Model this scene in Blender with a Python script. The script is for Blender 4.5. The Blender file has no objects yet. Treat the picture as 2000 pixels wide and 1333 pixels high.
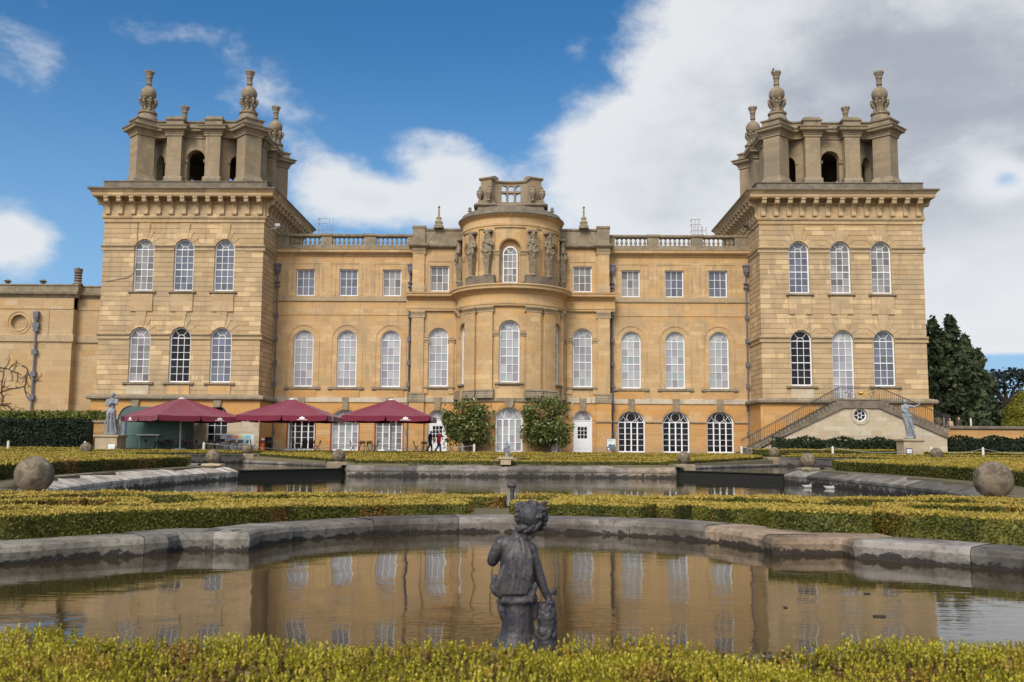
import bpy, bmesh, math, random
import numpy as np
from mathutils import Vector, Matrix
from mathutils.geometry import tessellate_polygon
random.seed(7); rng = np.random.default_rng(7)
C = bpy.context.scene.collection
sc = bpy.context.scene
PI = math.pi
# ---------------------------------------------------------------- camera, world, sun, exposure
EYE = 1.15
cam = bpy.data.cameras.new('camera'); camo = bpy.data.objects.new('camera', cam); C.objects.link(camo)
cam.sensor_width = 36.0; cam.lens = 36.0*1890/2000; cam.clip_start = 0.1; cam.clip_end = 6000
pitch = math.atan(206.5/1890); roll = 0.0066
camo.matrix_world = Matrix.Translation((0, 0, EYE)) @ Matrix.Rotation(PI/2+pitch, 4, 'X') @ Matrix.Rotation(roll, 4, 'Z')
sc.camera = camo
cam.dof.use_dof = True; cam.dof.focus_distance = 40; cam.dof.aperture_fstop = 7.1
SUN_EL, SUN_AZ = math.radians(42), math.radians(205)      # azimuth: direction the light comes from, clockwise from +y
w = bpy.data.worlds.new('World'); sc.world = w; w.use_nodes = True
sun = bpy.data.lights.new('sun', 'SUN'); suno = bpy.data.objects.new('sun', sun); C.objects.link(suno)
sun.energy = 2.7; sun.angle = math.radians(22); sun.color = (1.0, 0.93, 0.82)
sdir = Vector((math.sin(SUN_AZ)*math.cos(SUN_EL), math.cos(SUN_AZ)*math.cos(SUN_EL), math.sin(SUN_EL)))
suno.rotation_euler = sdir.to_track_quat('Z', 'Y').to_euler()
suno.location = (0, -20, 40)
sc.view_settings.view_transform = 'Standard'; sc.view_settings.look = 'None'
sc.view_settings.exposure = 0.27; sc.view_settings.gamma = 1.0

class NT:
    def __init__(s, tree): s.t = tree; s.n = tree.nodes; s.l = tree.links
    def add(s, typ, **kw):
        nd = s.n.new(typ)
        for k, v in kw.items():
            if k.startswith('i_'):
                key = k[2:]; key = int(key) if key.isdigit() else key.replace('_', ' ')
                s.put(nd.inputs[key], v)
            else: setattr(nd, k, v)
        return nd
    def put(s, inp, v):
        if isinstance(v, bpy.types.NodeSocket): s.l.new(v, inp)
        else: inp.default_value = v
    def math(s, op, a, b=None, c=None, clamp=False):
        nd = s.n.new('ShaderNodeMath'); nd.operation = op; nd.use_clamp = clamp
        s.put(nd.inputs[0], a)
        if b is not None: s.put(nd.inputs[1], b)
        if c is not None: s.put(nd.inputs[2], c)
        return nd.outputs[0]
    def vm(s, op, a, b=None, out=0):
        nd = s.n.new('ShaderNodeVectorMath'); nd.operation = op
        s.put(nd.inputs[0], a)
        if b is not None: s.put(nd.inputs[1], b)
        return nd.outputs[out]
    def mix(s, f, a, b, blend='MIX'):
        nd = s.n.new('ShaderNodeMix'); nd.data_type = 'RGBA'; nd.blend_type = blend; nd.clamp_factor = True
        s.put(nd.inputs[0], f); s.put(nd.inputs[6], a); s.put(nd.inputs[7], b)
        return nd.outputs[2]
    def noise(s, vec, scale, detail=4, rough=0.5, dist=0.0):
        nd = s.n.new('ShaderNodeTexNoise')
        if vec is not None: s.l.new(vec, nd.inputs['Vector'])
        nd.inputs['Scale'].default_value = scale; nd.inputs['Detail'].default_value = detail
        nd.inputs['Roughness'].default_value = rough; nd.inputs['Distortion'].default_value = dist
        return nd.outputs['Fac']
    def ramp(s, f, pts, interp='LINEAR'):
        nd = s.n.new('ShaderNodeValToRGB'); cr = nd.color_ramp; cr.interpolation = interp
        s.l.new(f, nd.inputs[0])
        while len(cr.elements) < len(pts): cr.elements.new(0.5)
        for e, (p, c) in zip(cr.elements, pts):
            e.position = p; e.color = (c, c, c, 1) if not isinstance(c, (tuple, list)) else (*c, 1)
        return nd.outputs[0]
    def smooth(s, f, lo, hi):
        nd = s.n.new('ShaderNodeMapRange'); nd.interpolation_type = 'SMOOTHSTEP'
        s.put(nd.inputs[0], f); nd.inputs[1].default_value = lo; nd.inputs[2].default_value = hi
        return nd.outputs[0]

def c4(c): return (c[0], c[1], c[2], 1)
# ---- sky: Nishita air with procedural cloud banks, all in world directions
T = NT(w.node_tree); T.n.clear()
out = T.add('ShaderNodeOutputWorld'); bg = T.add('ShaderNodeBackground')
T.l.new(bg.outputs[0], out.inputs[0])
sky = T.add('ShaderNodeTexSky', sky_type='NISHITA', sun_disc=False, sun_elevation=SUN_EL, sun_rotation=SUN_AZ,
            air_density=1.0, dust_density=0.6, ozone_density=2.0)
hsv = T.add('ShaderNodeHueSaturation', i_Saturation=1.36, i_Value=1.0, i_Color=sky.outputs[0])
tc = T.add('ShaderNodeTexCoord'); D = T.vm('NORMALIZE', tc.outputs['Generated'])
def pdir(px, py):
    u, v = px-1000, 666.5-py
    d = Vector((u, 1890*math.cos(pitch)-v*math.sin(pitch), 1890*math.sin(pitch)+v*math.cos(pitch)))
    return d.normalized()
mp = T.add('ShaderNodeMapping', i_Scale=(1.0, 1.0, 1.7)); T.l.new(D, mp.inputs[0])
N1 = T.noise(mp.outputs[0], 3.1, 9, 0.56, 0.35)
N2 = T.noise(mp.outputs[0], 7.5, 10, 0.62, 0.15)
dens = T.math('ADD', T.math('MULTIPLY', N1, 0.52), T.math('MULTIPLY_ADD', N2, 0.42, T.math('MULTIPLY', T.noise(mp.outputs[0], 19.0, 8, 0.62, 0.1), 0.13)))
def blob(px, py, rx, ry, wgt):
    global dens
    d = pdir(px, py)
    df = T.vm('SUBTRACT', D, tuple(d))
    df = T.vm('MULTIPLY', df, (1900/rx, 1900/rx, 1900/ry))
    L = T.vm('LENGTH', df, out=1)
    g = T.smooth(L, 1.0, 0.0)
    dens = T.math('MULTIPLY_ADD', g, wgt, dens)
for b in [(1560, 130, 560, 330, .50), (1750, 480, 640, 280, .46), (1220, 360, 230, 190, .30), (1990, 60, 500, 500, .4), (2300, 300, 420, 500, .4),
          (440, 70, 250, 90, .125), (60, 140, 170, 80, .045), (20, 460, 110, 90, .18), (850, 380, 230, 110, .22), (660, 390, 170, 90, .20), (760, 350, 120, 60, -.10), (520, 190, 150, 170, .13), (1110, 85, 60, 50, .08),
          (870, 265, 150, 45, .16), (620, 300, 130, 100, .15), (870, 310, 170, 70, .12), (1950, 675, 140, 60, .22),
          (1965, 345, 130, 85, -.55), (1950, 770, 260, 110, -.9), (720, 60, 620, 300, -.16), (300, 330, 430, 170, -.12), (930, 170, 200, 200, -.22), (880, 60, 300, 160, -.15)]:
    blob(*b)
dens = T.math('MULTIPLY_ADD', T.smooth(T.vm('DOT_PRODUCT', D, (0.0, -0.85, 0.5), out=1), 0.1, 0.8), 0.25, dens)  # added cloud bank, unseen behind the camera, for softer brighter light on the facade
cl = T.smooth(dens, 0.555, 0.73)
# underside / body shade of the clouds (thicker cloud is greyer)
mp2 = T.add('ShaderNodeMapping', i_Scale=(1.0, 1.0, 1.9), i_Location=(3.1, 1.2, 0.7)); T.l.new(D, mp2.inputs[0])
N3 = T.noise(mp2.outputs[0], 3.4, 7, 0.55, 0.4)
thick = T.smooth(dens, 0.74, 1.10)
gsh = T.math('MULTIPLY', thick, T.smooth(T.math('ADD', T.math('MULTIPLY', N3, 0.65), T.math('MULTIPLY', N2, 0.38)), 0.36, 0.62))
ccol = T.mix(gsh, (6.7, 6.85, 7.0, 1), (3.5, 3.75, 4.2, 1))
sepD = T.add('ShaderNodeSeparateXYZ'); T.l.new(D, sepD.inputs[0])
low = T.math('MULTIPLY', T.smooth(sepD.outputs[2], 0.42, 0.0), 0.85)
air = T.mix(low, hsv.outputs[0], (2.2, 4.1, 6.7, 1))
# added glow: unseen sun-side clouds behind the camera brightened to light the facade
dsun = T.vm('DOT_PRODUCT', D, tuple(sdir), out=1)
# brighter, thinner parts of the bank
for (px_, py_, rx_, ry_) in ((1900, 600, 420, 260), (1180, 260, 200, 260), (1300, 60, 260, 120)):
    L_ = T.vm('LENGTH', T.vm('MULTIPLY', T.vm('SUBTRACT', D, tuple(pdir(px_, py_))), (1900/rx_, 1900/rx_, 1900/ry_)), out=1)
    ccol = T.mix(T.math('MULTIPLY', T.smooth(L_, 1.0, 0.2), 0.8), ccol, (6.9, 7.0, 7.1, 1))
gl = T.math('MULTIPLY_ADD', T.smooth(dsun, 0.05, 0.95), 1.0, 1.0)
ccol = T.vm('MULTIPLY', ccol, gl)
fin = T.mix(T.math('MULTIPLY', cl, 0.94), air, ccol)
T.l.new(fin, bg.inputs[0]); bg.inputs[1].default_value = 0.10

# ---------------------------------------------------------------- materials
M = {}
def mat(name, fn):
    m = bpy.data.materials.new(name); m.use_nodes = True
    t = NT(m.node_tree); b = t.n['Principled BSDF']; fn(t, b); M[name] = m; return m
def setc(t, b, c, rough=0.7, spec=0.4, metal=0.0):
    t.put(b.inputs['Base Color'], c4(c) if isinstance(c, tuple) else c)
    b.inputs['Roughness'].default_value = rough; b.inputs['Metallic'].default_value = metal
    b.inputs['Specular IOR Level'].default_value = spec
def bump(t, b, h, strength, dist=0.02):
    nd = t.add('ShaderNodeBump'); nd.inputs['Strength'].default_value = strength; nd.inputs['Distance'].default_value = dist
    t.l.new(h, nd.inputs['Height']); t.l.new(nd.outputs[0], b.inputs['Normal'])
def plain(name, c, rough=0.6, spec=0.4, metal=0.0, var=0.12, sc_=6.0):
    def f(t, b):
        tcn = t.add('ShaderNodeTexCoord'); n = t.noise(tcn.outputs['Object'], sc_, 5, 0.6)
        col = t.mix(n, tuple(x*(1-var) for x in c)+(1,), tuple(min(1, x*(1+var)) for x in c)+(1,))
        setc(t, b, col, rough, spec, metal)
        n2 = t.noise(tcn.outputs['Object'], sc_*9, 3); bump(t, b, n2, 0.15, 0.01)
    return mat(name, f)
Z_ = .7
def stone(name, base, light, warm, grey, bw=0.9, rh=0.36, zo=0.0, stain=0.35, patch=0.10, wpatch=0.10, streak=0.35, joint=0.75, gz=None, shelter=()):
    """coursed ashlar: every block its own tint, with stains and lichen of their own shape"""
    def f(t, b):
        tcn = t.add('ShaderNodeTexCoord'); sp = t.add('ShaderNodeSeparateXYZ'); t.l.new(tcn.outputs['Object'], sp.inputs[0])
        u = t.math('ADD', sp.outputs[0], sp.outputs[1]); z = t.math('ADD', sp.outputs[2], zo)
        cb = t.add('ShaderNodeCombineXYZ'); t.l.new(u, cb.inputs[0]); t.l.new(z, cb.inputs[1])
        br = t.add('ShaderNodeTexBrick', offset=0.5, offset_frequency=2, squash=1.25, squash_frequency=3)
        t.l.new(cb.outputs[0], br.inputs['Vector'])
        for k, v in (('Color1', (0, 0, 0, 1)), ('Color2', (1, 1, 1, 1)), ('Mortar', (0.45, 0.45, 0.45, 1)), ('Scale', 1.0), ('Mortar Size', 0.011),
                     ('Mortar Smooth', 0.3), ('Bias', 0.0), ('Brick Width', bw), ('Row Height', rh)): br.inputs[k].default_value = v
        v = br.outputs['Color']
        dk = tuple(x*0.80 for x in base)
        col = t.ramp(v, [(0.0, tuple(x*0.68 for x in base)), (0.4, base), (0.7, tuple(min(1, x*1.12) for x in base)), (1.0, tuple(x*0.90 for x in base))])
        nb = t.noise(tcn.outputs['Object'], 0.45, 5, 0.62, 0.5)
        nw = t.noise(tcn.outputs['Object'], 0.23, 4, 0.6, 0.3)
        col = t.mix(t.math('MULTIPLY', t.smooth(nb, 0.47, 0.62), stain), col, c4(warm))
        # whole replaced blocks, pale or warm
        lf = t.math('GREATER_THAN', v, 1-patch); wf = t.math('LESS_THAN', v, wpatch)
        col = t.mix(t.math('MULTIPLY', lf, 0.85), col, c4(light))
        col = t.mix(t.math('MULTIPLY', wf, 0.45), col, c4(warm))
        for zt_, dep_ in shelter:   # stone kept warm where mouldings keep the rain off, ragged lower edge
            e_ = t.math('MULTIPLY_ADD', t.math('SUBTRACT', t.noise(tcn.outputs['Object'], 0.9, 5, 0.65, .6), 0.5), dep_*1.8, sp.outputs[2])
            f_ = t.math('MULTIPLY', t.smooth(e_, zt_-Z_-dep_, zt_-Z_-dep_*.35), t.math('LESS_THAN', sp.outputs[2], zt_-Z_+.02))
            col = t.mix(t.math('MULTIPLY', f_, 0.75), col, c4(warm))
        # grey weathering: streaks running down
        cs = t.add('ShaderNodeCombineXYZ'); t.put(cs.inputs[0], t.math('MULTIPLY', u, 1.6)); t.put(cs.inputs[1], t.math('MULTIPLY', z, 0.22))
        ns = t.noise(cs.outputs[0], 1.0, 6, 0.65)
        col = t.mix(t.math('MULTIPLY', t.smooth(ns, 0.52, 0.64), min(1, streak*1.3)), col, c4(grey))
        col = t.mix(t.math('MULTIPLY', t.smooth(nw, 0.52, 0.62), streak*0.9), col, c4(grey))
        if gz:   # rising damp and dirt over the lowest courses
            low = t.smooth(t.math('MULTIPLY_ADD', t.noise(tcn.outputs['Object'], 1.3, 4), 1.0, sp.outputs[2]), gz+0.9, gz)
            col = t.mix(t.math('MULTIPLY', low, 0.7), col, (0.235, 0.195, 0.15, 1))
        fine = t.noise(tcn.outputs['Object'], 7.0, 7, 0.7)
        col = t.mix(0.38, col, t.ramp(fine, [(0.25, tuple(x*0.55 for x in base)), (0.75, tuple(min(1, x*1.4) for x in base))]))
        mort = t.math('MULTIPLY', br.outputs['Fac'], 1-joint)
        col = t.mix(mort, col, c4(tuple(x*0.5 for x in base)))
        setc(t, b, col, 0.88, 0.25)
        h = t.math('SUBTRACT', fine, t.math('MULTIPLY', br.outputs['Fac'], 0.5)); bump(t, b, h, 0.5, 0.03)
    return mat(name, f)
GREY = (0.205, 0.175, 0.135)
stone('stone_tower', (0.43, 0.31, 0.182), (0.66, 0.48, 0.27), (0.42, 0.255, 0.11), (0.245, 0.195, 0.135), bw=1.1, rh=0.44, zo=0.04, stain=0.4, patch=0.14, wpatch=0.10, streak=0.55, shelter=((21.1, .5), (23.2, .9)))
stone('stone_facade', (0.47, 0.32, 0.172), (0.60, 0.42, 0.21), (0.52, 0.29, 0.10), (0.27, 0.205, 0.135), bw=0.95, rh=0.40, stain=0.5, patch=0.07, wpatch=0.12, streak=0.65, shelter=((18.85, .55), (14.5, .7), (13.26, .5), (6.3, .9)))
stone('stone_rotunda', (0.48, 0.325, 0.172), (0.60, 0.43, 0.22), (0.52, 0.29, 0.10), (0.27, 0.20, 0.13), bw=0.95, rh=0.42, stain=0.65, patch=0.06, streak=0.5, shelter=((14.8, 1.3), (13.3, .6), (21.5, .4), (19.4, .6)))
stone('stone_ground', (0.47, 0.275, 0.115), (0.54, 0.42, 0.26), (0.52, 0.25, 0.065), (0.38, 0.28, 0.17), bw=1.1, rh=0.48, stain=0.7, patch=0.10, streak=0.5, gz=0.5, shelter=((5.1, 1.2), (3.3, .8)))
stone('stone_belfry', (0.28, 0.215, 0.14), (0.40, 0.31, 0.20), (0.35, 0.235, 0.12), (0.19, 0.155, 0.115), bw=0.8, rh=0.42, stain=0.3, patch=0.04, streak=0.75)
stone('stone_wing', (0.43, 0.30, 0.165), (0.50, 0.39, 0.26), (0.44, 0.25, 0.09), (0.36, 0.285, 0.20), bw=1.2, rh=0.5, stain=0.8, patch=0.08, streak=0.5)
stone('stone_pale', (0.44, 0.37, 0.27), (0.52, 0.46, 0.36), (0.45, 0.31, 0.16), (0.38, 0.34, 0.27), bw=0.9, rh=0.4, stain=0.4, patch=0.12, streak=0.3)
stone('stone_band', (0.47, 0.40, 0.31), (0.55, 0.49, 0.40), (0.44, 0.33, 0.2), (0.21, 0.18, 0.145), bw=1.7, rh=3.0, stain=0.1, patch=0.05, wpatch=0.0, streak=0.95)
stone('stone_orange', (0.45, 0.26, 0.10), (0.5, 0.33, 0.16), (0.46, 0.22, 0.06), (0.36, 0.25, 0.15), bw=1.5, rh=0.6, stain=0.6, patch=0.03)
def weathered(name, base, dark, lich, sc_=1.0, amt=0.6, rough=0.9):
    def f(t, b):
        tcn = t.add('ShaderNodeTexCoord'); O = tcn.outputs['Object']
        n1 = t.noise(O, 1.1*sc_, 6, 0.65, 0.4); n2 = t.noise(O, 5.5*sc_, 7, 0.7); n3 = t.noise(O, 2.7*sc_, 5, 0.6, 0.8); n4 = t.noise(O, 16*sc_, 4, 0.6)
        col = t.mix(t.math('MULTIPLY', t.smooth(n1, 0.38, 0.64), amt), c4(base), c4(dark))
        col = t.mix(t.math('MULTIPLY', t.smooth(n2, 0.48, 0.70), 0.55), col, c4(tuple(x*0.8 for x in dark)))
        col = t.mix(t.math('MULTIPLY', t.smooth(n3, 0.62, 0.70), 0.6), col, c4(lich))
        col = t.mix(t.math('MULTIPLY', t.smooth(n4, 0.66, 0.74), 0.5), col, c4(lich))
        setc(t, b, col, rough, 0.25); bump(t, b, t.math('ADD', n2, n4), 0.6, 0.03/sc_)
    return mat(name, f)
weathered('stone_grey', (0.275, 0.22, 0.15), (0.125, 0.105, 0.08), (0.42, 0.37, 0.29))
weathered('stone_trim', (0.40, 0.295, 0.175), (0.26, 0.20, 0.135), (0.48, 0.40, 0.28), amt=0.45)
weathered('stone_dark', (0.19, 0.155, 0.115), (0.085, 0.072, 0.06), (0.30, 0.27, 0.22), 1.0)
weathered('stone_ball', (0.20, 0.158, 0.11), (0.075, 0.058, 0.042), (0.42, 0.37, 0.30), 4.5, 0.9)
weathered('stone_plinth', (0.42, 0.33, 0.22), (0.27, 0.22, 0.16), (0.5, 0.44, 0.35), 1.6, 0.5)
weathered('lead_statue', (0.25, 0.27, 0.30), (0.13, 0.14, 0.165), (0.42, 0.43, 0.45), 2.2, 0.6, 0.7)
weathered('figure_stone', (0.26, 0.205, 0.14), (0.115, 0.095, 0.07), (0.42, 0.36, 0.27), 2.0, 0.6)
def putto_mat(t, b):
    tcn = t.add('ShaderNodeTexCoord'); O = tcn.outputs['Object']
    n1 = t.noise(O, 7.0, 6, 0.65, 0.6); n2 = t.noise(O, 30, 6, 0.7); n3 = t.noise(O, 55, 3, 0.6)
    ms = t.add('ShaderNodeMapping', i_Scale=(28, 28, 4)); t.l.new(O, ms.inputs[0]); n5 = t.noise(ms.outputs[0], 1.0, 4, .6)
    col = t.mix(t.smooth(n1, 0.35, 0.65), (0.020, 0.019, 0.027, 1), (0.050, 0.045, 0.047, 1))
    col = t.mix(t.math('MULTIPLY', t.smooth(n2, 0.5, 0.7), 0.5), col, (0.095, 0.08, 0.075, 1))
    col = t.mix(t.math('MULTIPLY', t.smooth(n5, 0.52, 0.70), 0.5), col, (0.12, 0.10, 0.09, 1))
    col = t.mix(t.math('MULTIPLY', t.smooth(n3, 0.71, 0.75), 0.7), col, (0.45, 0.43, 0.40, 1))
    setc(t, b, col, 0.55, 0.45); bump(t, b, t.math('ADD', n2, t.math('MULTIPLY', n5, .8)), 0.7, 0.004)
mat('putto_lead', putto_mat)
def kerb_mat(t, b):
    tcn = t.add('ShaderNodeTexCoord'); O = tcn.outputs['Object']; sp = t.add('ShaderNodeSeparateXYZ'); t.l.new(O, sp.inputs[0])
    at = t.add('ShaderNodeAttribute', attribute_name='tint')
    n1 = t.noise(O, 1.2, 6, 0.65, 0.4); n2 = t.noise(O, 9, 7, 0.7); n3 = t.noise(O, 3.2, 6, 0.7, 0.8); n4 = t.noise(O, 26, 5, 0.65)
    col = t.mix(t.smooth(n1, 0.35, 0.65), (0.27, 0.25, 0.225, 1), (0.12, 0.105, 0.092, 1))
    col = t.mix(t.math('MULTIPLY', t.smooth(n2, 0.46, 0.7), 0.75), col, (0.075, 0.062, 0.055, 1))
    col = t.mix(1.0, col, at.outputs['Color'], 'MULTIPLY')
    # black waterline crust with a ragged upper edge (dirt on the stone), height given by the mesh
    hz = t.add('ShaderNodeAttribute', attribute_name='hgt')
    e = t.math('ADD', hz.outputs['Fac'], t.math('MULTIPLY', t.math('SUBTRACT', n3, 0.5), 1.3))
    col = t.mix(t.math('MULTIPLY', t.smooth(e, 0.30, 0.17), 0.9), col, (0.022, 0.019, 0.018, 1))
    col = t.mix(t.math('MULTIPLY', t.smooth(n4, 0.66, 0.72), 0.55), col, (0.42, 0.39, 0.35, 1))
    setc(t, b, col, 0.85, 0.3); bump(t, b, t.math('ADD', n2, n4), 0.6, 0.02)
mat('kerb_stone', kerb_mat)
plain('white_paint', (0.72, 0.73, 0.76), 0.45, 0.4, var=0.05)
plain('door_white', (0.66, 0.67, 0.70), 0.45, 0.4, var=0.05)
def pane_mat(name, c, rough, spec):
    def f(t, b):
        at = t.add('ShaderNodeAttribute', attribute_name='tint')
        tcn = t.add('ShaderNodeTexCoord'); n = t.noise(tcn.outputs['Object'], 1.6, 3, 0.5)
        col = t.mix(1.0, at.outputs['Color'], c4(c), 'MULTIPLY'); col = t.mix(t.math('MULTIPLY', n, 0.4), col, c4(tuple(x*0.5 for x in c)))
        setc(t, b, col, rough, spec); bump(t, b, n, 0.03, 0.05)
    mat(name, f)
pane_mat('pane_blind', (0.38, 0.38, 0.40), 0.15, 0.3)
pane_mat('pane_sky', (0.13, 0.14, 0.165), 0.05, 0.5)
pane_mat('pane_dark', (0.016, 0.014, 0.016), 0.06, 0.18)
pane_mat('pane_mid', (0.23, 0.22, 0.22), 0.12, 0.3)
plain('iron', (0.045, 0.038, 0.034), 0.6, 0.4); plain('rusty_iron', (0.10, 0.055, 0.035), 0.75, 0.3, var=0.4, sc_=12)
plain('lead_pipe', (0.12, 0.115, 0.14), 0.55, 0.4, var=0.3); plain('gold', (0.75, 0.45, 0.10), 0.3, 0.5, 0.9)
plain('scaffold', (0.30, 0.24, 0.20), 0.6, 0.4)
def canvas_mat(t, b):
    tcn = t.add('ShaderNodeTexCoord'); n = t.noise(tcn.outputs['Object'], 1.2, 4, 0.5)
    n2 = t.noise(tcn.outputs['Object'], 40, 2); n3 = t.noise(tcn.outputs['Object'], 0.9, 3, .5, .6)
    setc(t, b, t.mix(n, (0.135, 0.014, 0.032, 1), (0.165, 0.018, 0.042, 1)), 0.8, 0.2); b.inputs['Sheen Weight'].default_value = 0.2
    bump(t, b, t.math('ADD', n3, t.math('MULTIPLY', n2, .05)), 0.5, 0.15)
mat('canvas', canvas_mat)
plain('chair_wood', (0.055, 0.024, 0.020), 0.5, 0.4); plain('pole_metal', (0.45, 0.45, 0.44), 0.4, 0.5, 0.3); plain('emblem_white', (0.75, 0.74, 0.72), 0.7)
plain('shed_green', (0.085, 0.15, 0.13), 0.6, 0.35, var=0.2, sc_=3); plain('shed_dark', (0.022, 0.035, 0.033), 0.7); plain('shed_roof', (0.07, 0.105, 0.105), 0.6)
plain('banner_blue', (0.045, 0.085, 0.125), 0.5)
for nm, c in (('card_purple', (0.42, 0.28, 0.48)), ('card_orange', (0.75, 0.28, 0.10)), ('card_green', (0.48, 0.55, 0.30)), ('card_blue', (0.14, 0.50, 0.58)), ('card_white', (0.62, 0.62, 0.65)), ('card_lilac', (0.42, 0.45, 0.60)),
              ('skin', (0.50, 0.28, 0.20)), ('hair_grey', (0.36, 0.32, 0.28)), ('hair_blond', (0.42, 0.30, 0.15)), ('navy_cloth', (0.012, 0.018, 0.032)), ('denim', (0.02, 0.05, 0.12)), ('red_cloth', (0.52, 0.022, 0.035)),
              ('white_wool', (0.55, 0.55, 0.56)), ('bag_tan', (0.38, 0.24, 0.13)), ('beige_cloth', (0.42, 0.32, 0.22)), ('brown_cloth', (0.05, 0.038, 0.03)), ('cream_cloth', (0.55, 0.46, 0.33)), ('black_plastic', (0.015, 0.015, 0.017)),
              ('orange_plastic', (0.68, 0.13, 0.025)), ('red_post', (0.30, 0.03, 0.02)), ('sign_grey', (0.09, 0.11, 0.15)), ('sign_teal', (0.06, 0.11, 0.14)), ('sign_pale', (0.55, 0.58, 0.57)), ('rope', (0.35, 0.34, 0.31)),
              ('post_white', (0.52, 0.51, 0.44)), ('duck_white', (0.33, 0.31, 0.29)), ('duck_dark', (0.03, 0.03, 0.03)), ('duck_bill', (0.6, 0.4, 0.08)), ('wet_stone', (0.018, 0.016, 0.014)), ('paper', (0.68, 0.70, 0.74))):
    plain(nm, c, 0.75, 0.3)
def water_mat(name, deep, amp, refl):
    def f(t, b):
        tcn = t.add('ShaderNodeTexCoord'); O = tcn.outputs['Object']
        m1 = t.add('ShaderNodeMapping', i_Scale=(1.0, 0.75, 1)); t.l.new(O, m1.inputs[0])
        m2 = t.add('ShaderNodeMapping', i_Scale=(1.2, 7.0, 1), i_Rotation=(0, 0, 0.10)); t.l.new(O, m2.inputs[0])
        a = t.noise(m1.outputs[0], 1.25, 2, 0.35, 0.3); c = t.noise(m2.outputs[0], 2.0, 3, 0.5, 0.3)
        calm = t.smooth(t.noise(O, 0.16, 2, 0.4), 0.50, 0.66)
        n = t.noise(O, 0.6, 4, 0.6)
        setc(t, b, t.mix(n, c4(deep), c4(tuple(x*1.5 for x in deep))), 0.012, refl); b.inputs['IOR'].default_value = 1.34
        h = t.math('ADD', a, t.math('MULTIPLY', c, t.math('MULTIPLY_ADD', calm, 0.22, 0.10)))
        bump(t, b, h, amp, 0.025)
    return mat(name, f)
water_mat('near_water', (0.028, 0.020, 0.009), 0.30, 0.5)
water_mat('far_water', (0.018, 0.020, 0.012), 0.30, 0.5)
def leaf_mat(name, cols, warm=None, warmamt=0.0, rough=0.55, ns=1.3, trans=0.25):
    def f(t, b):
        g = t.add('ShaderNodeNewGeometry'); r = g.outputs['Random Per Island']
        n = t.noise(g.outputs['Position'], ns, 4, 0.6); n2 = t.noise(g.outputs['Position'], ns*0.45, 4, 0.6, 0.5)
        v = t.math('MULTIPLY_ADD', r, 0.42, t.math('MULTIPLY_ADD', n, 1.15, -0.28))
        k = len(cols); col = t.ramp(v, [(0.12+0.76*i/(k-1), c) for i, c in enumerate(cols)])
        if warm: col = t.mix(t.math('MULTIPLY', t.smooth(t.math('MULTIPLY_ADD', r, 0.10, n2), 0.60, 0.70), warmamt), col, c4(warm))
        setc(t, b, col, rough, 0.3)
        tr = t.add('ShaderNodeBsdfTranslucent'); t.l.new(col, tr.inputs[0]); mx = t.add('ShaderNodeMixShader', i_0=trans)
        o = t.n['Material Output']; t.l.new(b.outputs[0], mx.inputs[1]); t.l.new(tr.outputs[0], mx.inputs[2]); t.l.new(mx.outputs[0], o.inputs[0])
    return mat(name, f)
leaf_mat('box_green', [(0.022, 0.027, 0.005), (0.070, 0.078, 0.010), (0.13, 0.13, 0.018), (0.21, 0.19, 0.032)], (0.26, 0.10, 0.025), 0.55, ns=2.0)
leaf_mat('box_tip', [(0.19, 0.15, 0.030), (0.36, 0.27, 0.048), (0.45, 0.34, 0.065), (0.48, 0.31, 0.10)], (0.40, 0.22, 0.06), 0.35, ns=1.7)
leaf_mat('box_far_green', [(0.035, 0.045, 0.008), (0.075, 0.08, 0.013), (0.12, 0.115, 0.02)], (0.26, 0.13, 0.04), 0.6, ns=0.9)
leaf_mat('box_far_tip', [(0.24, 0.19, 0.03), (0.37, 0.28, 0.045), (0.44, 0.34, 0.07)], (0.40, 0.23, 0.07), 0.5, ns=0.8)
leaf_mat('near_shoot', [(0.15, 0.135, 0.013), (0.31, 0.275, 0.022), (0.47, 0.40, 0.034), (0.54, 0.43, 0.06)], (0.38, 0.17, 0.06), 0.7, ns=7.0, trans=0.35)
leaf_mat('near_leaf', [(0.04, 0.04, 0.010), (0.13, 0.11, 0.020), (0.22, 0.15, 0.04), (0.27, 0.15, 0.07)], (0.26, 0.12, 0.07), 0.6, ns=9.0)
leaf_mat('yew', [(0.006, 0.011, 0.007), (0.014, 0.026, 0.012), (0.026, 0.042, 0.018)], rough=0.7)
leaf_mat('yew_light', [(0.010, 0.018, 0.008), (0.024, 0.036, 0.014), (0.045, 0.06, 0.022)], rough=0.7)
leaf_mat('conifer', [(0.022, 0.034, 0.018), (0.06, 0.08, 0.038), (0.11, 0.13, 0.06)], rough=0.8, ns=0.5)
leaf_mat('cedar', [(0.008, 0.014, 0.013), (0.017, 0.027, 0.024), (0.028, 0.04, 0.034)], rough=0.8, ns=0.5)
leaf_mat('topiary', [(0.10, 0.105, 0.012), (0.17, 0.165, 0.02), (0.24, 0.22, 0.03)], ns=0.8)
leaf_mat('magnolia', [(0.022, 0.030, 0.010), (0.07, 0.09, 0.022), (0.14, 0.16, 0.045), (0.24, 0.25, 0.10)], (0.22, 0.15, 0.06), 0.4, rough=0.28, ns=1.5, trans=0.15)
leaf_mat('ledge_hedge', [(0.05, 0.075, 0.012), (0.11, 0.13, 0.02), (0.17, 0.18, 0.03)], ns=1.0)
plain('twig', (0.085, 0.06, 0.04), 0.9, 0.2, var=0.3); plain('bark', (0.045, 0.035, 0.028), 0.9, 0.2, var=0.3)
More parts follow.
